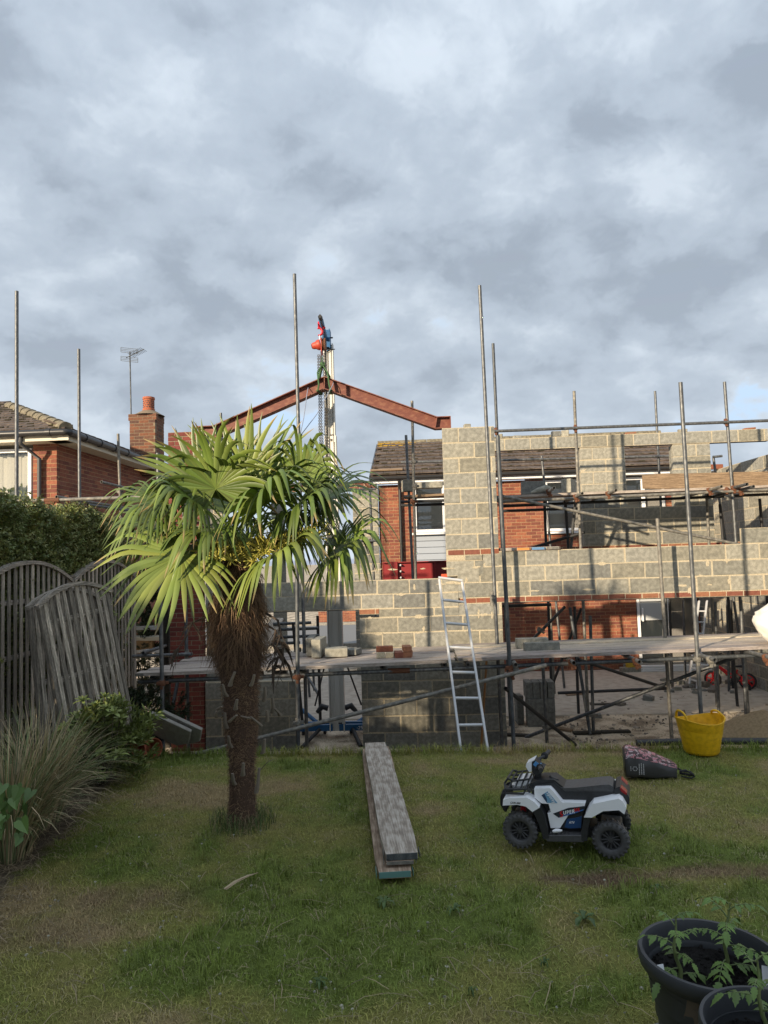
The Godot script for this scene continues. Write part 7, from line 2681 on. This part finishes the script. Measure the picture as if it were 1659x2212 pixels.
func make_bike():
	var p := aty(1578, 1487, SITE + 0.012)
	var t := thing("child_bike", "small red child's bicycle with stabilisers parked on the slab", "bicycle", p, "", -0.55)
	var red := mat(lin(0.62, 0.015, 0.02), 0.35)
	var R := 0.155
	for s in [[-0.3, 1.0], [0.3, 1.0]]:
		var w := Node3D.new()
		w.name = "wheel"
		t.add_child(w, true)
		w.position = Vector3(s[0], R, 0)
		var b := MB.new()
		var pts := []
		for k in 25: pts.append(Vector3(cos(TAU * k / 24.0), sin(TAU * k / 24.0), 0) * (R - 0.018))
		b.path(pts, 0.02, 8, false)
		put(b, "tyre", M.black_plastic, w)
		b = MB.new()
		pts = []
		for k in 25: pts.append(Vector3(cos(TAU * k / 24.0), sin(TAU * k / 24.0), 0) * (R - 0.043))
		b.path(pts, 0.013, 6, false)
		for k in 5:
			var d := Vector3(cos(TAU * k / 5.0 + 0.4), sin(TAU * k / 5.0 + 0.4), 0)
			b.path([d * 0.01, d * (R - 0.045)], [0.02, 0.011], 5)
		put(b, "rim", red, w)
	var b := MB.new()
	var head := Vector3(-0.2, 0.42, 0)
	var seat := Vector3(0.14, 0.36, 0)
	var bb := Vector3(0.06, 0.17, 0)
	b.path([head, Vector3(0.02, 0.27, 0), seat + Vector3(0, -0.06, 0)], 0.018, 7)
	b.path([head + Vector3(0.02, -0.04, 0), bb], 0.02, 7)
	b.path([bb, seat], 0.015, 7)
	for s in [-1.0, 1.0]:
		b.path([bb + Vector3(0, 0, s * 0.03), Vector3(0.3, R, s * 0.04)], 0.01, 6)
		b.path([seat + Vector3(0, -0.08, 0), Vector3(0.3, R, s * 0.04)], 0.01, 6)
		b.path([head + Vector3(-0.015, -0.06, s * 0.02), Vector3(-0.27, 0.3, s * 0.035), Vector3(-0.3, R, s * 0.035)], 0.011, 6)
	put(b, "frame", red, t)
	b = MB.new()
	b.path([head, head + Vector3(-0.02, 0.12, 0)], 0.012, 6)
	for s in [-1.0, 1.0]:
		b.path([head + Vector3(-0.02, 0.12, 0), head + Vector3(-0.02, 0.19, s * 0.09), head + Vector3(0.05, 0.2, s * 0.2)], 0.012, 6)
	put(b, "handlebar", M.black_plastic, t)
	b = MB.new()
	b.path([seat + Vector3(-0.1, 0.05, 0), seat + Vector3(0.0, 0.06, 0), seat + Vector3(0.1, 0.07, 0)], [0.02, 0.045, 0.06], 8, true, 0.45)
	put(b, "saddle", M.black_plastic, t)
	b = MB.new()
	b.lathe([Vector2(0, -0.01), Vector2(0.07, -0.01), Vector2(0.07, 0.01), Vector2(0, 0.01)], 16, Transform3D(Basis(Vector3.RIGHT, PI / 2), bb + Vector3(0.03, 0, 0.04)))
	b.path([bb + Vector3(0, 0, 0.06), bb + Vector3(-0.05, -0.08, 0.07)], 0.008, 5)
	b.bbox(bb + Vector3(-0.05, -0.09, 0.1), Vector3(0.07, 0.02, 0.06), 0.004)
	put(b, "chain_guard", M.black_plastic, t)
	for s in [-1.0, 1.0]:
		b = MB.new()
		b.path([Vector3(0.3, R, s * 0.045), Vector3(0.33, 0.06, s * 0.15)], 0.008, 5)
		b.lathe([Vector2(0, -0.015), Vector2(0.055, -0.015), Vector2(0.055, 0.015), Vector2(0, 0.015)], 14, Transform3D(Basis(Vector3.RIGHT, PI / 2), Vector3(0.33, 0.056, s * 0.165)))
		put(b, "stabiliser", M.black_plastic, t)

func make_props():
	rng.seed = 91
	make_quad()
	make_bucket()
	make_bag()
	# ---- boards stacked on the lawn
	rng.seed = 92
	var teal := mat(lin(0.1, 0.22, 0.2), 0.7)
	var a := aty(805, 1616, 0.05)
	var b := aty(853, 1882, 0.07)
	plank("lower old grey scaffold board of the pair lying on the lawn, teal end", a, b, 0.225, M.old_board[1], "boards stacked on the lawn", 0.04, teal)
	a = aty(820, 1612, 0.09); b = aty(864, 1860, 0.108)
	plank("thin middle board sandwiched between the lawn boards", a, b, 0.2, M.old_board[1], "boards stacked on the lawn", 0.022)
	a = aty(810, 1604, 0.142); b = aty(868, 1843, 0.152)
	plank("upper old grey scaffold board of the pair lying on the lawn, grey end", a, b, 0.225, M.old_board[0], "boards stacked on the lawn", 0.042, M.galv2)
	var p := aty(850, 1862, 0.0)
	for q in [[848, 1850], [812, 1640]]:
		var c := aty(q[0], q[1], 0.0)
		loose_block("wooden bearer under the stacked boards", c + Vector3(0, -0.02, 0), Vector3(0.22, 0.055, 0.07), 0.15, M.dark_timber, "timber_bearer", "timber", "bearers under the boards")
	# ---- ladder
	var l0 := atz(995, 1618, -7.74)
	var r0 := atz(1053, 1616, -7.74)
	var l1 := atz(949, 1252, -8.72)
	var r1 := atz(998, 1258, -8.72)
	var t := thing("ladder", "narrow aluminium ladder leaning on the lower scaffold deck", "ladder", l0)
	for s in [[l0, l1], [r0, r1]]:
		var m := MB.new(l0)
		var d: Vector3 = (s[1] - s[0]).normalized()
		var zz: Vector3 = (r0 - l0).normalized().cross(d).normalized()
		var bs := Basis(d.cross(zz), d, zz)
		m.bbox((s[0] + s[1]) * 0.5 - d * 0.04, Vector3(0.028, (s[1] - s[0]).length() + 0.08, 0.055), 0.006, bs)
		put(m, "stile", M.alu_dull, t)
	for k in 7:
		var u := 0.2 + 0.148 * k - 0.075
		var m := MB.new(l0)
		var c0 := l0.lerp(l1, u)
		var c1 := r0.lerp(r1, u)
		m.tube(c0 - (c1 - c0) * 0.03, c1 + (c1 - c0) * 0.03, 0.017, 8)
		put(m, "rung", M.alu_dull, t)
	# ---- broom handle standing by the wall
	var h0 := atz(1045, 1612, -9.85)
	t = thing("broom_handle", "orange brown wooden pole leaning under the scaffold deck", "pole", h0)
	var g := MB.new(h0)
	g.tube(Vector3(h0.x - 0.05, SITE + 0.02, h0.z + 0.1), atz(1051, 1428, -9.9), 0.015, 8)
	put(g, "shaft", mat(lin(0.33, 0.16, 0.06), 0.7), t)
	# ---- blocks and bricks on the lower deck
	var dk := func(px: float, py: float) -> Vector3: return aty(px, py, dky(px) + 0.004)
	loose_block("rough dark concrete block on edge on the deck beside the mast", dk.call(673, 1413), Vector3(0.1, 0.225, 0.4), 0.06, M.block[2])
	loose_block("paler concrete block on edge on the deck beside the rough dark one", dk.call(690, 1416), Vector3(0.115, 0.225, 0.42), -0.05, M.block[4])
	loose_block("concrete block lying flat on the deck in front of the mast", dk.call(727, 1417), Vector3(0.28, 0.105, 0.215), 0.12, M.block[4])
	loose_block("small dark piece of block on the deck beside the flat one", dk.call(764, 1413), Vector3(0.15, 0.07, 0.2), -0.3, M.block[2])
	loose_block("concrete block lying on the deck right of the ladder, front one", dk.call(1170, 1406), Vector3(0.43, 0.105, 0.1), 0.03, M.block[1])
	loose_block("concrete block lying on the deck right of the ladder, rear one", dk.call(1160, 1400) + Vector3(-0.05, 0, -0.08), Vector3(0.4, 0.12, 0.12), 0.05, M.block[4])
	loose_block("broken corner of block on the deck beside two blocks", dk.call(1190, 1396), Vector3(0.16, 0.03, 0.06), 0.4, M.block[4], "block_fragment", "rubble")
	var bz := (dk.call(833, 1420) as Vector3)
	loose_block("white half brick on the deck, end one", bz + Vector3(-0.055, 0, 0.02), Vector3(0.105, 0.068, 0.1), 0.04, M.mortar, "brick", "brick", "bricks on the deck")
	loose_block("white half brick on the deck, inner one", bz + Vector3(0.055, 0, 0.02), Vector3(0.1, 0.068, 0.1), -0.03, M.mortar, "brick", "brick", "bricks on the deck")
	loose_block("dark red brick on the deck beside white half bricks", bz + Vector3(0.16, 0, 0.0), Vector3(0.1, 0.068, 0.21), 0.1, M.lintel_brick[1], "brick", "brick", "bricks on the deck")
	t = loose_block("perforated red brick lying across white half bricks", bz + Vector3(-0.01, 0.069, -0.02), Vector3(0.205, 0.066, 0.1), 0.05, M.lintel_brick[0], "brick", "brick", "bricks on the deck")
	for k in 5:
		g = MB.new()
		g.tube(Vector3(-0.075 + k * 0.037, 0.0655, 0.0), Vector3(-0.075 + k * 0.037, 0.0668, 0.0), 0.013, 10)
		put(g, "hole", M.black_steel, t)
	loose_block("orange red brick on the deck, lower of two", bz + Vector3(0.27, 0, 0.0), Vector3(0.11, 0.068, 0.2), -0.05, M.lintel_brick[2], "brick", "brick", "bricks on the deck")
	loose_block("orange red brick on the deck, upper of two", bz + Vector3(0.262, 0.069, 0.0), Vector3(0.105, 0.066, 0.2), 0.1, M.lintel_brick[2], "brick", "brick", "bricks on the deck")
	# ---- blocks on the slab, in two tiers
	var s0 := aty(1170, 1569, SITE + 0.02)
	for k in 2:
		for q in 2:
			loose_block("dark concrete block laid flat at the bottom of the stack on the slab" if k == 0 else "dark concrete block laid flat in the middle of the stack on the slab", s0 + Vector3(0.0, k * 0.212, -q * 0.12), Vector3(0.42, 0.21, 0.1), 0.02 * (k - q), M.block[2], "concrete_block", "block", "block stack on the slab")
	for k in 4:
		loose_block("dark concrete block stood on end across the top of the stack", s0 + Vector3(-0.17 + k * 0.112, 0.425, -0.12), Vector3(0.1, 0.25, 0.3), rr(-0.03, 0.03), M.block[2], "concrete_block", "block", "block stack on the slab")
	loose_block("dark concrete block stood beside the stack on the slab", s0 + Vector3(-0.3, 0, -0.25), Vector3(0.1, 0.44, 0.22), 0.1, M.block[2])
	# ---- on the upper platform
	var up := atz(1300, 1064, -11.3).y + 0.045
	loose_block("dark block stood on edge on the upper platform", Vector3(atz(1152, 1050, -11.7).x, up, -11.75), Vector3(0.38, 0.215, 0.1), 0.02, M.block[2])
	loose_block("pale block stood on end on the upper platform", Vector3(atz(1230, 1050, -11.7).x, up, -11.75), Vector3(0.16, 0.225, 0.3), -0.5, M.block[4])
	var mh := Vector3(atz(1170, 1060, -11.5).x, up, -11.5)
	t = thing("mortar_heap", "flat heap of set mortar on the upper platform", "mortar", mh)
	g = MB.new(mh)
	g.path([mh + Vector3(-0.17, 0.01, 0), mh + Vector3(-0.05, 0.04, 0), mh + Vector3(0.08, 0.07, 0), mh + Vector3(0.16, 0.06, 0)], [0.02, 0.06, 0.075, 0.03], 9, true, 0.8)
	put(g, "heap", M.block[4], t)
	loose_block("concrete block on the small platform beside the tall pier", atz(925, 1055, -12.3), Vector3(0.5, 0.1, 0.2), 0.0, M.block[4])
	loose_block("dark block on end on the small platform beside the tall pier", atz(882, 1062, -12.3), Vector3(0.2, 0.2, 0.2), 0.2, M.block[3])
	# ---- bits left on the wall tops
	for q in [[1009, 922, -10.15, 0.09, 0.06, "small pale half block on top of the tall pier", 4], [1080, 950, -12.65, 0.1, 0.09, "half block on the inner wall beam beside the double poles", 3], [1117, 948, -12.65, 0.14, 0.05, "flat pale offcut on the inner wall beam", 4], [1201, 943, -12.65, 0.16, 0.1, "pair-standing dark offcut on the inner wall beam", 2], [1221, 942, -12.65, 0.13, 0.11, "pair-standing pale offcut on the inner wall beam", 4], [1474, 931, -12.65, 0.16, 0.05, "small brownish offcut on the inner wall beam", 3]]:
		var c := atz(q[0], q[1], q[2])
		c.y = 3.819 if q[2] > -11.0 else 4.051
		loose_block(q[5], c, Vector3(q[3], q[4], 0.09), rr(-0.3, 0.3), M.block[q[6]], "block_offcut", "rubble", "offcuts on the wall tops")
	for q in [[1361, 937], [1618, 922]]:
		var c := atz(q[0], q[1], -12.65)
		c.y = 4.051
		loose_block("flat orange tile offcut on the inner wall beam", c, Vector3(0.2, 0.03, 0.09), 0.05, M.lintel_brick[2], "tile_offcut", "rubble", "offcuts on the wall tops", 0.06)
	loose_block("orange red brick end at the foot of the tall pier", atz(960, 1249, -10.16) , Vector3(0.08, 0.06, 0.09), 0.1, mat(lin(0.55, 0.08, 0.03), 0.7), "brick", "brick")
	loose_block("perforated red brick on the side wall end", Vector3(6.1, 3.63, -15.0), Vector3(0.4, 0.1, 0.1), 0.1, M.lintel_brick[0], "brick", "brick")
	# ---- rubble on the slab
	rng.seed = 93
	for k in 34:
		var px := rr(1400, 1600)
		var py := 1487 + rr(-1, 1) * 14.0
		if k < 12: px = rr(1455, 1545); py = 1484 + rr(-10, 12)
		if k > 28: px = rr(1200, 1640); py = rr(1500, 1590)
		var c := aty(px, py, SITE + 0.01)
		loose_block("broken grey block fragment scattered on the building site", c, Vector3(rr(0.07, 0.24), rr(0.04, 0.12), rr(0.07, 0.16)), rr(0, 3), [M.block[2], M.block[1], M.rubble][k % 3], "block_fragment", "rubble", "broken block fragments", rr(-0.25, 0.25))
	for q in [[1268, 1585, 0.4, 0.02], [1110, 1590, 0.5, -0.3], [1215, 1578, 0.3, -0.6], [1330, 1583, 0.42, 0.05], [1590, 1566, 0.5, 0.3], [1310, 1524, 0.55, 0.0], [1240, 1503, 0.3, 0.2]]:
		var c := aty(q[0], q[1], SITE + 0.015)
		loose_block("offcut of dirty timber lying on the building site", c, Vector3(q[2], 0.035, 0.1), q[3], M.dark_timber if q[2] > 0.35 else M.toe, "timber_offcut", "timber", "timber offcuts on the site")
	# ---- sand heap at the right
	var sc := aty(1672, 1585, SITE)
	t = thing("sand_heap", "heap of yellow building sand at the edge of the site", "sand heap", sc)
	g = MB.new(sc)
	var f := FastNoiseLite.new()
	f.seed = 2
	f.frequency = 1.5
	for j in 12:
		for i in 28:
			var an := TAU * i / 28.0
			var r := 0.95 * j / 11.0
			g.vert(sc + Vector3(cos(an) * r, 0.33 * pow(cos(minf(r / 0.95, 1.0) * PI * 0.5), 1.3) + 0.03 * f.get_noise_2d(cos(an) * r * 4.0, sin(an) * r * 4.0) - 0.01, sin(an) * r * 0.8), Vector3(cos(an) * 0.3, 1, sin(an) * 0.3).normalized())
	for j in 11:
		for i in 28:
			var q := j * 28 + i
			var q2 := j * 28 + (i + 1) % 28
			g.tri3(q, q2, q2 + 28, Vector3.UP)
			g.tri3(q, q2 + 28, q + 28, Vector3.UP)
	put(g, "sand", M.sand, t)
	loose_block("board laid on the sand heap", aty(1634, 1558, SITE + 0.14), Vector3(0.7, 0.03, 0.12), 0.5, M.board[0], "timber_offcut", "timber", "", 0.15)
	for k in 3:
		var c := aty(1610 + k * 9, 1572 + k * 4, SITE + 0.01)
		t = thing("pebble", "pale rounded pebble beside the sand heap", "pebble", c, "pebbles by the sand")
		g = MB.new(c)
		g.path([c + Vector3(-0.05, 0.025, 0), c + Vector3(-0.025, 0.03, 0), c + Vector3(0.02, 0.03, 0), c + Vector3(0.05, 0.025, 0)], [0.008, 0.032, 0.03, 0.008], 8)
		put(g, "stone", M.slab, t)
	# ---- white sheeted bag at the right edge of the deck
	var wc := aty(1690, 1392, dky(1690))
	t = thing("rubble_sack", "crumpled white plastic sack standing on the right end of the deck", "sack", wc)
	g = MB.new(wc)
	for j in 25:
		for i in 61:
			var an := TAU * (i % 60) / 60.0
			var u := j / 24.0
			var r := 0.3 * sin(minf(u * 1.25 + 0.25, 1.0) * PI * 0.5) * (1.0 - pow(u, 4.0) * 0.9)
			var q := Vector3(cos(an) * r, u * 0.48, sin(an) * r * 0.8)
			var fold := 0.07 * f.get_noise_3dv(q * 1.6) + 0.06 * (0.5 - absf(f.get_noise_3dv(q * Vector3(3.4, 1.6, 3.4)))) + 0.03 * (0.5 - absf(f.get_noise_3dv(q * 6.0 + Vector3(5, 5, 5))))
			q += Vector3(cos(an), 0.35, sin(an)) * fold
			q.y = maxf(q.y, 0.0)
			g.vert(wc + q, Vector3(cos(an), 0.3, sin(an)).normalized())
	for j in 24:
		for i in 60:
			var q := j * 61 + i
			g.face([g.v[q] + wc, g.v[q + 1] + wc, g.v[q + 62] + wc, g.v[q + 61] + wc], g.n[q])
	g.smooth()
	put(g, "sheet", mat(lin(0.62, 0.6, 0.55), 0.6), t)
	# ---- stepladder by the patio door
	var st := aty(1500, 1492, SITE + 0.01)
	t = thing("stepladder", "aluminium stepladder standing against the patio doors", "stepladder", st)
	for s in [[1487, 1487, 1510, 1298], [1505, 1492, 1527, 1298]]:
		g = MB.new(st)
		var q0 := aty(s[0], s[1], SITE + 0.01)
		var q1 := atz(s[2], s[3], -14.6)
		var d := (q1 - q0).normalized()
		g.bbox((q0 + q1) * 0.5, Vector3(0.03, (q1 - q0).length(), 0.07), 0.005, Basis(d.cross(Vector3.RIGHT.cross(d)).normalized(), d, Vector3.RIGHT.cross(d).normalized()))
		put(g, "stile", M.alu_dull, t)
	for k in 7:
		var u := 0.1 + k * 0.13
		g = MB.new(st)
		var q0 := aty(1487, 1487, SITE).lerp(atz(1510, 1298, -14.6), u)
		var q1 := aty(1505, 1492, SITE).lerp(atz(1527, 1298, -14.6), u)
		g.bbox((q0 + q1) * 0.5, Vector3((q1 - q0).length(), 0.025, 0.06), 0.004, Basis(Vector3.UP, -atan2((q1 - q0).z, (q1 - q0).x)))
		put(g, "tread", M.alu_dull, t)
	make_bike()
	# ---- white frames stacked by the house
	var wf := Vector3(5.5, SITE + 0.03, ZH + 0.45)
	for k in 3:
		var c := wf + Vector3(0.02 * k, k * 0.045, 0)
		t = thing("window_profile", "white plastic window profile lying at the house foot, %s of three" % ["lowest", "middle", "topmost"][k], "plastic profile", c, "white profiles by the patio door")
		g = MB.new(c)
		g.bbox(c + Vector3(0, 0.02, 0), Vector3(1.75, 0.038, 0.1), 0.005)
		put(g, "bar", M.upvc, t)
	loose_block("yellow plastic box by the patio door", Vector3(4.5, SITE + 0.12, ZH + 0.4), Vector3(0.2, 0.14, 0.1), 0.2, mat(lin(0.5, 0.33, 0.03), 0.6), "plastic_box", "box")
	loose_block("grey block under the yellow plastic box", Vector3(4.5, SITE + 0.01, ZH + 0.4), Vector3(0.44, 0.11, 0.22), 0.05, M.block[1])
	# ---- paving slabs leaning at the scaffold foot
	for k in 2:
		var c := aty(368 + k * 28, 1636 - k * 4, 0.0)
		t = thing("paving_slab", "concrete paving slab tipped against the scaffold foot, %s one" % ["nearer", "farther"][k], "paving slab", c + Vector3(-0.1, 0.0, 0), "tipped paving slabs")
		g = MB.new()
		g.prism(PackedVector2Array([Vector2(-0.24, 0), Vector2(0.1, 0), Vector2(0.22, 0.14), Vector2(0.22, 0.36), Vector2(-0.24, 0.36)]), 0.036, Transform3D(Basis(), Vector3.ZERO), 0.004)
		put(g, "slab", M.slab, t)
		t.basis = Basis(Vector3.UP, -0.35) * Basis(Vector3.RIGHT, 0.62) * Basis(Vector3(0, 0, 1), -0.55)
		t.position += Vector3(0.02 - k * 0.02, 0.12, -0.2)
	# ---- plant pots on their side
	for k in 2:
		var c := aty(292 + k * 30, 1640 - k * 6, 0.0) + Vector3(0, 0.09, 0)
		t = thing("flower_pot", "orange plastic flower pot tipped on its side, %s" % ["in front of the shrub", "against the paving slabs"][k], "flower pot", c, "tipped orange pots")
		g = MB.new()
		g.lathe([Vector2(0, 0), Vector2(0.07, 0), Vector2(0.095, 0.17), Vector2(0.1, 0.17), Vector2(0.1, 0.2), Vector2(0.09, 0.2), Vector2(0.066, 0.02), Vector2(0, 0.02)], 24)
		put(g, "pot", M.terracotta, t)
		t.basis = Basis(Vector3.UP, 0.5 + k * 0.4) * Basis(Vector3.RIGHT, 1.45)
		t.position += t.basis * Vector3(0, -0.1, 0)
	# ---- black mesh tray
	var mc := aty(282, 1612, 0.0) + Vector3(0, 0.16, -0.25)
	t = thing("mesh_tray", "black plastic grid tray lying behind the shrub", "tray", mc)
	t.basis = Basis(Vector3.UP, 0.3) * Basis(Vector3(0, 0, 1), -0.32) * Basis(Vector3.RIGHT, 0.5)
	g = MB.new()
	for k in 12:
		g.box(Vector3(-0.3 + k * 0.0545, 0, 0), Vector3(0.01, 0.03, 0.5))
	for k in 10:
		g.box(Vector3(0, 0.002, -0.24 + k * 0.0535), Vector3(0.62, 0.03, 0.01))
	put(g, "grid", M.black_plastic, t)
	g = MB.new()
	g.box(Vector3(0, -0.03, 0), Vector3(0.62, 0.01, 0.5))
	put(g, "base", M.black_plastic, t)
	# ---- dark slatted bin, glass frame and boxes beyond the fence end
	var bc := Vector3(-4.0, SITE, -10.2)
	t = thing("slatted_screen", "dark diagonal timber slats beyond the end of the fence", "timber screen", bc)
	for q in [[291, 1490, 345, 1463], [291, 1512, 350, 1482], [292, 1535, 352, 1503], [300, 1562, 354, 1526]]:
		g = MB.new(bc)
		var q0 := atz(q[0], q[1], -10.5)
		var q1 := atz(q[2] + 20, q[3] - 10, -10.9)
		var d := (q1 - q0).normalized()
		g.bbox((q0 + q1) * 0.5, Vector3((q1 - q0).length(), 0.11, 0.025), 0.004, Basis(d, d.cross(Vector3.BACK).cross(d).normalized() * -1.0, d.cross(d.cross(Vector3.BACK).cross(d).normalized() * -1.0)).orthonormalized())
		put(g, "slat", M.dark_timber, t)
	g = MB.new(bc)
	var tp := atz(359, 1300, -10.35)
	g.bbox(Vector3(tp.x, (tp.y + SITE) * 0.5, tp.z), Vector3(0.1, tp.y - SITE + 0.5, 0.1), 0.006)
	put(g, "post", M.dark_timber, t)
	var gc := Vector3(-4.7, SITE, -12.4)
	t = thing("cold_frame", "white framed glazed shelf beyond the end of the fence", "cold frame", gc)
	for q in [1357.0, 1379.0, 1405.0]:
		g = MB.new(gc)
		var q0 := atz(284, q + 1, -12.4)
		var q1 := atz(374, q - 3, -12.4)
		g.bbox((q0 + q1) * 0.5, Vector3((q1 - q0).length(), 0.07, 0.3 if q > 1370 else 0.05), 0.006)
		put(g, "shelf", M.upvc if q != 1379.0 else M.cream, t)
	for q in [284.0, 374.0]:
		g = MB.new(gc)
		var q0 := atz(q, 1340, -12.4)
		g.bbox(Vector3(q0.x, (q0.y + SITE) * 0.5, -12.4), Vector3(0.05, q0.y - SITE, 0.05), 0.004)
		put(g, "upright", M.cream, t)
	var bx := atz(312, 1402, -12.35)
	loose_block("brown cardboard box on the white shelf beyond the fence", bx, Vector3(0.32, 0.16, 0.2), 0.1, mat(lin(0.36, 0.22, 0.1), 0.85), "cardboard_box", "box")
	# ---- edging along the lip of the lawn, right
	var e0 := aty(1385, 1609, 0.0)
	var e1 := aty(1720, 1606, 0.0)
	t = thing("lawn_edging", "black plastic edging strip along the lawn's far right edge", "edging", e0)
	g = MB.new(e0)
	g.path([e0 + Vector3(0, -0.02, -0.16), e0.lerp(e1, 0.5) + Vector3(0, -0.015, -0.18), e1 + Vector3(0, -0.02, -0.16)], 0.045, 6, true, 0.8)
	put(g, "strip", M.black_plastic, t)
	# ---- pots of tomatoes, on a paving slab by the camera
	rng.seed = 95
	var c1 := aty(1532, 2056, 0.45)
	var c2 := aty(1668, 2215, 0.47)
	plant_pot("large black plant pot with muddy side, holding two tomato plants", c1, 0.262, 0.44)
	plant_pot("smaller black plant pot in front, holding one tomato plant", c2, 0.218, 0.4)
	tomato("young tomato plant in the muddy pot, at its left edge", c1 + Vector3(-0.13, -0.1, 0.03), 0.23, 9, 96, Vector3(0.0, 0, -0.02))
	tomato("taller tomato plant in the middle of the muddy pot", c1 + Vector3(0.06, -0.1, -0.02), 0.27, 10, 97, Vector3(0.03, 0, 0.0))
	tomato("single tomato plant in the smaller pot", c2 + Vector3(-0.0, -0.1, -0.03), 0.27, 9, 98, Vector3(-0.02, 0, -0.02))
	for q in [[c1 + Vector3(-0.2, -0.075, 0.07), 0.3, "white plant label stuck in the muddy pot beside its left plant"], [c1 + Vector3(0.17, -0.07, 0.09), -0.4, "white plant label stuck in the muddy pot on its right"], [c2 + Vector3(-0.03, -0.06, 0.06), 0.1, "white plant label stuck in the smaller pot"]]:
		t = thing("plant_label", q[2], "plant label", q[0], "plant labels", q[1])
		g = MB.new()
		g.prism(PackedVector2Array([Vector2(0, -0.05), Vector2(0.014, -0.02), Vector2(0.014, 0.06), Vector2(-0.014, 0.06), Vector2(-0.014, -0.02)]), 0.002, Transform3D(Basis(Vector3.RIGHT, -0.3), Vector3.ZERO))
		put(g, "tag", M.white, t)
	var ps := aty(1440, 2230, 0.0)
	t = thing("paving_slab", "grey paving slab set in the lawn under the plant pots", "paving slab", ps)
	g = MB.new(ps)
	g.bbox(ps + Vector3(0.32, 0.004, 0.3), Vector3(0.85, 0.05, 0.85), 0.01, Basis(Vector3.UP, 0.35))
	put(g, "slab", mat(lin(0.2, 0.2, 0.195), 0.9), t)
	# ---- street glimpsed through the doorway
	g = MB.new()
	g.box(Vector3(-3, SITE - 0.005, -25.5), Vector3(40, 0.012, 7.0))
	tag(put(g, "road", mat(lin(0.2, 0.2, 0.2), 0.95)), "", "", "", "structure")
	for z in [-21.9, -29.1]:
		g = MB.new()
		g.bbox(Vector3(-3, SITE + 0.04, z), Vector3(40, 0.12, 0.15), 0.01)
		tag(put(g, "kerb", M.slab), "", "", "", "structure")
	t = thing("garden_wall", "low red brick garden wall across the street, seen through the doorway", "wall", Vector3(-2.5, SITE, -30.5))
	var rows := []
	for k in 6:
		rows.append([SITE + k * 0.075, SITE + (k + 1) * 0.075, [[-4.5, 0.5]], 0.11 * (k % 2)])
	masonry(t, "brick", Vector3(0, 0, -30.5), Vector3.RIGHT, Vector3.BACK, rows, 0.225, 0.01, 0.1, BRICKS, BRK, M.brick, M.mortar_pink, 0.004)
	for k in 5:
		var q := Vector3(-2.75 + k * 0.16, SITE, -11.4 - 0.1 * (k % 2))
		loose_block("dark timber offcut leaning inside the window gap", q, Vector3(0.09, rr(1.0, 1.45), 0.05), rr(-0.4, 0.4), M.dark_timber, "timber_prop", "timber", "timber inside the window gap", rr(-0.2, 0.2))
	plank("short pale board propped inside the window gap behind the palm", atz(560, 1402, -10.7), atz(600, 1335, -11.4), 0.222, M.board[0], "boards inside the window gap")

func _ready():
	rng.seed = 1
	make_view()
	make_materials()
	make_ground()
	make_new_walls()
	make_house()
	make_neighbour()
	make_lift()
	make_scaffold()
	make_fence()
	make_palm()
	make_plants()
	make_props()
	make_grass()
